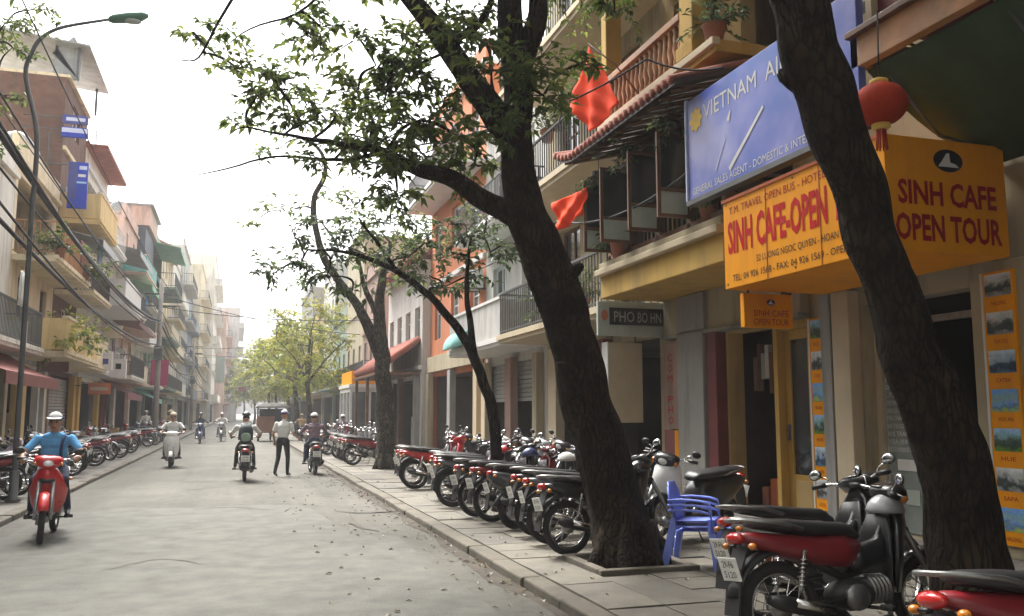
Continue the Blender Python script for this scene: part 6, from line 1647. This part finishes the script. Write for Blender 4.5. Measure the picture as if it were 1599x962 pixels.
wire([atZ(1130, 105, 10.2), atZ(1010, 92, 10.6), atZ(800, 190, 10.6), atZ(560, 235, 11.5)], 0.08, 0.012, 'thin black wire running past the forked trunk', 'wires by the thick leaning tree')
wire([(5.3, 9.5, 4.6), (5.2, 14, 4.9), (5.4, 24, 5.4)], 0.25, 0.016, 'black wire looping along the shop fronts', 'wires by the thick leaning tree')

def flag2(label, q, root_pt, seed):
    """a flag slung by its upper corner: top, right, bottom, left corner of the cloth"""
    r = empty('flag', root_pt, label, 'flag', 'red flags on the balconies')
    top = q[0]; MB().tube([root_pt, (root_pt + top) / 2 + Vector((0, 0, 0.1)), top + (top - root_pt) * 0.05], 0.014, 6, 'wood').build('staff', r)
    m = MB(); rr = []; n = 20; nor = (q[1] - q[3]).cross(q[0] - q[2]).normalized()
    for i in range(n + 1):
        u = i / n; col = []
        for j in range(n + 1):
            v = j / n; p = q[0] * (1 - u) * (1 - v) + q[1] * u * (1 - v) + q[2] * u * v + q[3] * (1 - u) * v
            f = 0.05 * math.sin((u - v) * 8 + seed) * (0.2 + u * v) ** 0.5 + 0.012 * math.sin((u + 2 * v) * 9 + seed)
            e = 0.025 * noise.noise(Vector((u * 3, v * 3, seed)))
            col.append(p + nor * f + Vector((0, 0, e - 0.03 * math.sin(math.pi * u) * math.sin(math.pi * v))))
        rr.append(col)
    m.rings(rr, 'flag', False, True, False); o = m.build('cloth', r); md = o.modifiers.new('thick', 'SOLIDIFY'); md.thickness = 0.004
# --- flags
flag2('bright red flag hanging from the upper wooden balcony', [onX(922, 72, 5.0), onX(968, 160, 5.12), onX(924, 208, 5.0), onX(888, 168, 4.85)], onX(1000, 150, 5.6), 1)
flag2('faded red flag hanging lower by the iron balcony', [onX(918, 292, 5.2), onX(910, 335, 5.2), onX(872, 362, 5.0), onX(862, 318, 5.0)], onX(945, 290, 5.6), 2)

# --- stack of blue plastic chairs by the thick tree
def plastic_chair():
    out = []
    m = MB(); n = 9; rr = []
    for i in range(n):
        t = i / (n - 1); x = -0.2 + 0.42 * t; rr.append([Vector((x, y, 0.42 - 0.015 * math.cos(y * 7) - 0.02 * (1 - t))) for y in [-0.2 + 0.4 * j / 8 for j in range(9)]])
    m.rings(rr, 'chairblue', False, True, False); out.append(('seat', m))
    m = MB(); rr = []
    for i in range(8):
        t = i / 7; z = 0.42 + 0.40 * t; w = 0.2 + 0.03 * math.sin(t * 3.1) - 0.07 * max(0, t - 0.75) * 4; rr.append([Vector((-0.2 - 0.10 * t - 0.05 * math.cos(y / w * 1.4) + 0.05, y, z)) for y in [-w + 2 * w * j / 8 for j in range(9)]])
    m.rings(rr, 'chairblue', False, True, False); out.append(('backrest', m))
    for s in (-1, 1):
        m = MB().rings([[Vector((x, s * (y - 0.03), z)), Vector((x, s * (y + 0.03), z)), Vector((x, s * (y + 0.03), z - 0.02)), Vector((x, s * (y - 0.03), z - 0.02))] for x, y, z in ((-0.25, .23, .64), (-0.1, .25, .655), (0.1, .25, .645), (0.2, .24, .62), (0.225, .235, .55), (0.22, .23, .42))], 'chairblue', True, True); out.append(('armrest', m))
        for x, xo in ((0.2, 0.27), (-0.2, -0.29)):
            m = MB().rings([[Vector((x + (xo - x) * t - 0.03, s * (0.2 + 0.055 * t), 0.43 - 0.43 * t)), Vector((x + (xo - x) * t + 0.03, s * (0.2 + 0.055 * t), 0.43 - 0.43 * t)), Vector((x + (xo - x) * t + 0.02, s * (0.172 + 0.055 * t), 0.43 - 0.43 * t)), Vector((x + (xo - x) * t - 0.02, s * (0.172 + 0.055 * t), 0.43 - 0.43 * t))] for t in (0, 0.4, 0.8, 1)], 'chairblue', True, False); out.append(('leg', m))
    return out
ck = [(n, m.mesh(n)) for n, m in plastic_chair()]
def chair(loc, rz, rx, ry, label):
    o = empty('plastic_chair', loc, label, 'chair', 'stacked blue chairs'); o.rotation_euler = (rx, ry, rz); o.scale = (0.9, 0.9, 0.88)
    for n, me in ck:
        c = bpy.data.objects.new(n, me); COL.objects.link(c); c.parent = o
        if n in ('seat', 'backrest'): md = c.modifiers.new('thick', 'SOLIDIFY'); md.thickness = 0.008
cx, cy = 4.42, 7.98
ang = hd(0.75, -0.65)
chair((cx, cy, PZ), ang, 0, 0, 'blue plastic armchair at the bottom of the stack by the thick tree')
chair((cx - 0.005, cy, PZ + 0.05), ang, 0, 0.0, 'blue plastic armchair in the middle of the stack by the thick tree')
chair((cx, cy + 0.004, PZ + 0.1), ang, 0, 0.0, 'blue plastic armchair on top of the stack by the thick tree')
o = empty('plastic_stool', (4.72, 7.72, PZ), 'low blue plastic stool beside the stacked blue chairs', 'stool')
m = MB(); m.box(4.57, 4.87, 7.57, 7.87, PZ + 0.40, PZ + 0.425, 'chairblue'); m.build('seat', o, 0.01)
for sx in (-1, 1):
    for sy in (-1, 1):
        c = Vector((4.72 + sx * 0.12, 7.72 + sy * 0.12, PZ + 0.4)); MB().tube([c, c + Vector((sx * 0.04, sy * 0.04, -0.4))], [0.024, 0.02], 6, 'chairblue').build('leg', o)
m = MB(); m.lathe([(0.13, 0.0), (0.15, 0.26), (0.155, 0.27), (0.13, 0.27), (0.11, 0.03)], (5.05, 7.5, PZ), 16, 's_rust'); single(m, 'bucket', (5.05, 7.5, PZ), 'reddish plastic bucket next to the blue chairs', 'bucket')
# low kerb round the tree pit
for (t, s, lb) in ((TREE1, 0.52, 'thick leaning tree'), (TREE2, 0.5, 'knotted tree')):
    m = MB(); x, y = t.x, t.y
    m.box(x - s, x + s, y - s, y - s + 0.1, 0.05, PZ + 0.05, 'kerb').box(x - s, x + s, y + s - 0.1, y + s, 0.05, PZ + 0.05, 'kerb').box(x - s, x - s + 0.1, y - s + 0.1, y + s - 0.1, 0.05, PZ + 0.05, 'kerb').box(x + s - 0.1, x + s, y - s + 0.1, y + s - 0.1, 0.05, PZ + 0.05, 'kerb')
    single(m, 'tree_pit_kerb', (x, y, 0.05), 'low square concrete edging round the foot of the %s' % lb, 'kerb', None, 0.012)
    m = MB().box(x - s + 0.1, x + s - 0.1, y - s + 0.1, y + s - 0.1, 0.04, PZ - 0.005, 'asph_edge'); tag(m.build('tree_pit_soil'), kind='structure')

# --- signs, boxes and cloths on the left fronts
def board(label, y, x0, x1, z0, z1, k, th=0.12, name='projecting_sign', cat='sign', bands=()):
    o = single(MB().box(x0, x1, y, y + th, z0, z1, k), name, (x0, y, z0), label, cat, None, 0.01); OFF[o.name] = o.location.copy()
    for (a, b, c, d, kk) in bands: MB().box(x0 + (x1 - x0) * a, x0 + (x1 - x0) * b, y - 0.006, y - 0.002, z0 + (z1 - z0) * c, z0 + (z1 - z0) * d, kk).build('printed_band', o)
    MB().tube([(x0 - 1.2, y + th / 2, z1 - 0.1), (x0, y + th / 2, z1 - 0.1)], 0.025, 6, 'steel').build('bracket', o)
    return o
def bpx(label, Y, xa, ya, xb, yb, k, **kw):
    a, b = onY(xa, ya, Y), onY(xb, yb, Y); return board(label, Y, a.x, b.x, b.z, a.z, k, **kw)
bpx('upper slate-blue sign panel projecting from the brick tower', 32.3, 98, 178, 137, 195, 's_navy', bands=[(.15, .9, .3, .7, 's_pale')])
bpx('lower blue and white sign panel projecting from the brick tower', 32.3, 96, 197, 137, 216, 's_blue', bands=[(.02, .98, .45, .9, 's_pale')])
bpx('tall bright blue sign with white marks on the brick tower', 32.1, 108, 252, 134, 326, 's_blue', bands=[(.55, .95, .84, .92, 's_pale'), (.5, .9, .68, .74, 's_white'), (.45, .95, .54, .58, 's_sky'), (.0, .45, .2, .98, 's_navy')])
bpx('white framed sign box with dark picture over the roller shutter', 36.0, 148, 548, 174, 578, 's_white', th=0.3, bands=[(.3, .8, .3, .6, 's_navy'), (.2, .8, .75, .85, 's_pale')])
bpx('smaller white sign box with dark square beside the framed sign box', 38.0, 172, 560, 196, 590, 's_white', th=0.3, bands=[(.35, .7, .45, .75, 'ink')])
bpx('orange-red shop sign above the roller shutter', 36.6, 138, 598, 172, 616, 's_rust', bands=[(.1, .9, .35, .65, 's_cream')])
bpx('maroon sign board under the ochre balcony', 29.5, 58, 558, 106, 581, 'c_maroon', bands=[(.1, .9, .3, .7, 'c_red')])
bpx('plain white cloth screen under the off-white house balcony', 24.6, 0, 500, 40, 548, 's_white', th=0.05)
bpx('magenta cloth banner hanging over the far pavement', 50.0, 236, 562, 262, 602, 'c_magenta', th=0.05, name='banner', cat='banner')
bpx('pale yellow sign box between the balconies', 37.6, 165, 508, 189, 528, 's_cream', th=0.3)
bpx('pale tall sign in the hazy distance', 92, 338, 556, 350, 598, 's_paleg', th=0.3)
bpx('small red sign at the hazy end of the street', 100, 372, 604, 384, 612, 'c_red', th=0.3)
# rooftop sheet shelter of the brick tower: sloped sheet out over the street
a = onY(80, 60, 33.5)
m = MB()
x0, x1 = onY(85, 60, 33.2).x, onY(132, 60, 33.2).x
zt, zb_ = onY(100, 58, 33.2).z, onY(100, 126, 33.2).z
m.rings([[Vector((x0, y, zt - 0.7)), Vector((x1 - 0.3, y, zt)), Vector((x1, y, zt - 0.5)), Vector((x1 - 0.06, y, zb_)), Vector((x1 - 0.9, y, zb_ + 0.1)), Vector((x0 + 0.1, y, zb_ + 1.2))] for y in (33.0, 33.12)], 'rooftin', True, False)
single(m, 'sheet_panel', ((x0 + x1) / 2, 33.06, zb_), 'grey-beige sheet panel fixed high on the side of the brick tower', 'panel')
# air conditioners on the left and right fronts
def aircon(side, X, y, z, label):
    F_ = Fac(side, X); o = empty('air_conditioner', F_.p(y, z, 0.25), label, 'air conditioner', 'air conditioners on the house fronts')
    m = MB(); F_.box(m, y - 0.4, y + 0.4, z, z + 0.55, 0.08, 0.4, 's_white'); m.build('casing', o, 0.02)
    m = MB(); c = F_.p(y - 0.1, z + 0.27, 0.402); m.torus(c, 0.2, 0.015, 'alu', 20, 6, 'X')
    for i in range(6): m.torus(c, 0.03 + i * 0.028, 0.004, 'steel', 16, 4, 'X')
    m.build('fan_grille', o)
    for q in (-0.35, 0.31): m = MB(); F_.box(m, y + q, y + q + 0.04, z - 0.05, z - 0.002, 0.0, 0.42, 'steel'); m.build('bracket', o)
for (s, X, y, z, l) in [(-1, XL, 33.6, 8.9, 'white air conditioner on the brick tower front'), (-1, XL, 43.0, 4.6, 'white air conditioner at the edge of the slatted white house'), (-1, XL, 49.6, 4.4, 'white air conditioner on the off-white tin-canopied house'),
                        (-1, XL, 56.2, 8.3, 'white air conditioner on the peach house'), (1, 6.8, 18.6, 4.2, 'white air conditioner on the tall cream house'), (1, 6.8, 24.6, 5.2, 'white air conditioner on the orange house')]: aircon(s, X, y, z, l)
# potted plants on balconies
def potted(loc, rad, label, seed, k='leaf', group='potted plants on the balconies', ls=0.12, n=14):
    r2 = random.Random(seed); loc = Vector(loc); o = empty('potted_plant', loc, label, 'plant', group)
    MB().lathe([(0.1, 0), (0.15, 0.24), (0.165, 0.25), (0.13, 0.25), (0.12, 0.2)], loc, 12, 'terracotta').build('pot', o)
    cr, tw = MB(), MB()
    for i in range(n):
        d = Vector((r2.gauss(0, .7), r2.gauss(0, .7), abs(r2.gauss(0.5, .5)))).normalized(); spray(cr, tw, loc + Vector((0, 0, 0.25)), d, rad * r2.uniform(.6, 1.2), r2, k, ls, 3, 0.9)
    cr.build('foliage', o); tw.build('stems', o)
for i, (y, z, rd_) in enumerate([(27.3, 3.3, 1.3), (28.4, 3.3, 1.2), (29.6, 3.3, 1.0), (27.0, 5.95, .8), (31.5, 5.95, .9)]):
    potted((-4.85, y, z + 0.0 if z > 5 else z), rd_, 'bushy green plant on the %s balcony of the cream house, %s from the lamp' % ('upper' if z > 5 else 'lower', ORD[i if i < 3 else i - 3]), 70 + i, 'leaflight' if i < 2 else 'leaf', ls=0.2)
for i, (x, y, z, rd_, lb) in enumerate([(5.85, 12.6, 6.3, .6, 'leafy plant at the far end of the wooden balustrade balcony'), (5.8, 13.5, 7.1, .5, 'leafy plant on the upper iron balcony'), (5.8, 14.6, 7.1, .55, 'second leafy plant on the upper iron balcony'), (5.9, 16.4, 7.1, .6, 'third leafy plant on the upper iron balcony'),
        (5.7, 9.5, 6.3, .6, 'dark leafy plant behind the blue billboard'), (5.75, 14.2, 3.35, .55, 'leafy plant on the lower iron balcony'), (5.75, 15.6, 3.35, .6, 'second leafy plant on the lower iron balcony'), (5.75, 9.8, 3.99, .4, 'small dark plant on the ochre cornice'), (5.6, 12.3, 3.99, .45, 'pale flowering plant on the ochre cornice')]):
    potted((x, y, z), rd_, lb, 90 + i, 'leaf' if i % 2 else 'leafdark', ls=0.11, n=16)
# hanging plants and dark clutter under the timber eave
for i, (y, z) in enumerate([(10.0, 5.35), (11.4, 5.4), (12.5, 5.35)]):
    r2 = random.Random(i + 5); c = Vector((5.35, y, z)); o = empty('hanging_plant', c - Vector((0, 0, 0.3)), 'trailing plant in a basket under the tiled eave, %s from the blue billboard' % ORD[i], 'plant', 'hanging plants under the eave')
    MB().lathe([(0.02, -0.1), (0.1, -0.05), (0.12, 0.03)], c, 10, 'wooddark').build('basket', o); MB().tube([c, c + Vector((0, 0, 0.3))], 0.005, 4, 'cable').build('cord', o)
    cr, tw = MB(), MB()
    for q in range(14):
        d = Vector((r2.gauss(0, .6), r2.gauss(0, .6), r2.gauss(0, .4))).normalized(); spray(cr, tw, c, d, r2.uniform(.25, .5), r2, 'leafdark', 0.09, 3, 2.2)
    cr.build('foliage', o); tw.build('stems', o)
# --- three-wheeled goods carrier in the distance
q = ground(425, 690); Vx, Vy = q.x, q.y
r = empty('three_wheeler', (Vx, Vy, 0.02), 'boxy three-wheeled carrier with grey roof and reddish-brown tailboard', 'three-wheeler')
m = MB().box(Vx - 0.85, Vx + 0.85, Vy, Vy + 2.2, 0.5, 0.62, 'cart_brown').box(Vx - 0.85, Vx - 0.78, Vy, Vy + 2.2, 0.62, 1.25, 'cart_brown').box(Vx + 0.78, Vx + 0.85, Vy, Vy + 2.2, 0.62, 1.25, 'cart_brown'); m.build('cargo_bed', r)
MB().box(Vx - 0.8, Vx + 0.1, Vy - 0.04, Vy - 0.003, 0.55, 1.42, 'cart_brown').build('tailboard', r)
m = MB()
for x in (Vx - 0.82, Vx + 0.78):
    for y in (Vy + 0.03, Vy + 2.1): m.box(x, x + 0.05, y, y + 0.05, 0.63, 1.9, 'steel')
m.build('roof_posts', r)
m = MB(); m.rings([[Vector((Vx + 0.92 * math.cos(a) ** 1 if False else Vx + 0.95 * math.cos(a), y, 1.9 + 0.28 * math.sin(a))) for a in [math.pi * j / 10 for j in range(11)]] for y in (Vy - 0.1, Vy + 2.3)], 'w_grey', True, True); m.build('roof', r)
MB().box(Vx - 0.7, Vx + 0.7, Vy + 1.8, Vy + 2.1, 0.63, 1.85, 'dark').build('cab_back', r)
for x in (Vx - 0.8, Vx + 0.7):
    m = MB(); m.torus((0, 0, 0), 0.24, 0.06, 'rubber', 20, 8, 'X'); m.tube([(-0.05, 0, 0), (0.05, 0, 0)], 0.19, 14, 'alu'); m.xf(Matrix.Translation((x + 0.05, Vy + 0.5, 0.32))); m.build('wheel', r)
m = MB(); m.torus((0, 0, 0), 0.24, 0.06, 'rubber', 20, 8, 'X'); m.tube([(-0.05, 0, 0), (0.05, 0, 0)], 0.19, 14, 'alu'); m.xf(Matrix.Translation((Vx, Vy + 2.9, 0.32))); m.build('wheel', r)
MB().tube([(Vx, Vy + 2.9, 0.32), (Vx, Vy + 2.6, 1.1)], 0.04, 8, 'black').box(Vx - 0.4, Vx + 0.4, Vy + 2.55, Vy + 2.62, 1.08, 1.14, 'black').box(Vx - 0.1, Vx + 0.1, Vy + 2.1, Vy + 2.7, 0.5, 0.6, 'steel').build('front_fork', r)
# goods and clutter along the left shop fronts
r2 = random.Random(77)
for i in range(16):
    y = 24 + i * 2.1; x = -5.6 + r2.uniform(-0.2, 0.2); s = r2.uniform(0.3, 0.6); k = r2.choice(('s_rust', 's_navy', 'wood', 's_white', 'w_ochre', 'c_teal'))
    m = MB(); h = s * r2.uniform(.7, 1.4); z0 = PZ - 0.01
    m.box(x - s / 2, x + s / 2, y - s / 2, y + s / 2, z0, z0 + h, k).box(x - s / 2 - 0.02, x + s / 2 + 0.02, y - s / 2 - 0.02, y + s / 2 + 0.02, z0 + h, z0 + h + 0.04, k)
    single(m, 'crate', (x, y, z0), '%s goods crate by the far shop fronts, %s from the street lamp' % (dict(s_rust='rust-red', s_navy='navy', wood='brown', s_white='white', w_ochre='ochre', c_teal='teal')[k], (ORD + ['sixteenth'])[i]), 'crate', 'crates by the far shop fronts', 0.01)
# --- rooftop and balcony clutter on the left
def tank(x, y, z, label):
    o = empty('water_tank', (x, y, z), label, 'water tank', 'steel water tanks on the roofs')
    m = MB(); rr = []
    for t, q in ((0, .25), (.06, .42), (.15, .48), (1.25, .48), (1.34, .42), (1.4, .25)): rr.append([Vector((x, y - 0.7 + t, z + 0.85)) + Vector((q * math.cos(2 * math.pi * j / 16), 0, q * math.sin(2 * math.pi * j / 16))) for j in range(16)])
    m.rings(rr, 'alu', True, True); m.build('drum', o)
    for yy in (y - 0.45, y + 0.45): MB().box(x - 0.4, x + 0.4, yy - 0.04, yy + 0.04, z, z + 0.42, 'steel').build('stand', o)
tank(-6.6, 29.5, 8.73, 'steel water tank on the roof of the cream house'); tank(-6.8, 47, 9.93, 'steel water tank on the roof of the off-white tin-canopied house'); tank(-6.6, 53, 12.13, 'steel water tank on the roof of the peach house')
def antenna(x, y, z, h, label):
    o = empty('aerial', (x, y, z), label, 'aerial', 'rooftop aerials'); MB().tube([(x, y, z), (x, y, z + h)], 0.025, 5, 'steel').build('mast', o)
    for i in range(6): MB().tube([(x - 0.5 + 0.04 * i, y, z + h - 0.1 - 0.16 * i), (x + 0.5 - 0.04 * i, y, z + h - 0.1 - 0.16 * i)], 0.012, 4, 'steel').build('rod', o)
antenna(-6.3, 41.5, 12.0, 2.4, 'aerial on the slatted white house'); antenna(-6.2, 66, 13.7, 3.0, 'aerial on the pale green house'); antenna(-6.2, 85, 15.1, 3.4, 'aerial on the first hazy white house'); antenna(-6.2, 31.5, 8.7, 2.2, 'aerial on the cream house')
r2 = random.Random(3)
hn = ['off-white house by the lamp', 'cream house, upper balcony', 'brick tower house', 'slatted white house', 'off-white tin-canopied house', 'peach house', 'white house with the slate room', 'pale green house']
for i, (y, z) in enumerate([(23.0, 4.2), (30.8, 6.4), (34.4, 6.9), (39.6, 4.3), (46.0, 4.2), (52.0, 7.4), (59.5, 4.3), (67, 4.2)]):
    x = -4.95; k = ('shirt_white', 'c_red', 's_sky', 'shirt_mauve', 's_cream', 'shirt_blue', 'c_maroon', 's_white')[i]; n = 10; m = MB(); rr = []; w = r2.uniform(.7, 1.3); h = r2.uniform(.6, 1.0)
    for a in range(n + 1): rr.append([Vector((x + 0.05 * math.sin(a * 1.7 + b * .6), y + w * a / n, z + 0.75 - h * b / 4)) for b in range(5)])
    m.rings(rr, k, False, True, False); o = single(m, 'hung_cloth', (x, y, z), 'washing hung over the balcony of the %s' % hn[i], 'washing', 'washing on the balconies'); md = o.modifiers.new('thick', 'SOLIDIFY'); md.thickness = 0.006

# --- fallen leaves in the gutter, on the pavement and round the trees
m = MB(); r2 = random.Random(91)
for i in range(650):
    c = r2.random()
    if c < 0.5: x, y, z = KR - abs(r2.gauss(0, 0.22)), r2.uniform(4, 30), None
    elif c < 0.8: x, y, z = r2.uniform(KR + 0.1, 6.2), r2.uniform(4, 20), PZ + 0.006
    else: x, y, z = r2.uniform(0.8, KR), r2.uniform(5, 24), None
    if z is None: z = roadz(x, y) + 0.014
    a = r2.uniform(0, 6.28); d = Vector((math.cos(a), math.sin(a), 0)); leaf(m, Vector((x, y, z)), d, Vector((0, 0, 1)), r2.uniform(.03, .09), r2.uniform(.02, .045), r2.choice(('litter', 'litter', 'litter2')))
mat('litter', (0.12, 0.085, 0.04), 0.9, var=0.4, scale=9); mat('litter2', (0.3, 0.28, 0.22), 0.9, var=0.3, scale=9)
tag(m.build('leaf_litter'), kind='stuff')
# helmets left on the parked bikes
for i, (x, y, z, k) in enumerate([(4.35, 9.1, .95, 'blackgloss'), (4.3, 11.25, .95, 's_white'), (4.3, 14.1, .95, 'p_red'), (4.2, 5.0, .93, 'p_silver'), (4.3, 12.8, .95, 'p_blue')]):
    m = MB(); c = Vector((x, y, z)); rr = []
    for j in range(7):
        th = (j + 0.3) / 7 * 1.65; rr.append([c + Vector((0.135 * math.sin(th) * math.cos(2 * math.pi * q / 18), 0.115 * math.sin(th) * math.sin(2 * math.pi * q / 18), 0.13 * math.cos(th))) for q in range(18)])
    rr.append([c + (p - c) * 0.86 for p in rr[-1]]); m.rings(rr, k, True, True)
    single(m, 'helmet', (x, y, z), '%s open-face helmet left on the seat of a parked motorbike' % ('black', 'white', 'red', 'silver', 'navy')[i], 'helmet', 'helmets on parked bikes')
# ================================================================== haze
hz = MB().box(-60, 60, -14, 340, -1.2, 31, 'grey')
hz = hz.build('haze'); tag(hz, kind='stuff')
hm = bpy.data.materials.new('haze_air'); hm.use_nodes = True
for n in list(hm.node_tree.nodes): hm.node_tree.nodes.remove(n)
vo = hm.node_tree.nodes.new('ShaderNodeVolumePrincipled')
vo.inputs['Color'].default_value = (0.96, 0.97, 1.0, 1); vo.inputs['Density'].default_value = HAZE_D; vo.inputs['Anisotropy'].default_value = 0.2
oo = hm.node_tree.nodes.new('ShaderNodeOutputMaterial')
hm.node_tree.links.new(vo.outputs[0], oo.inputs['Volume'])
hz.data.materials.clear(); hz.data.materials.append(hm)
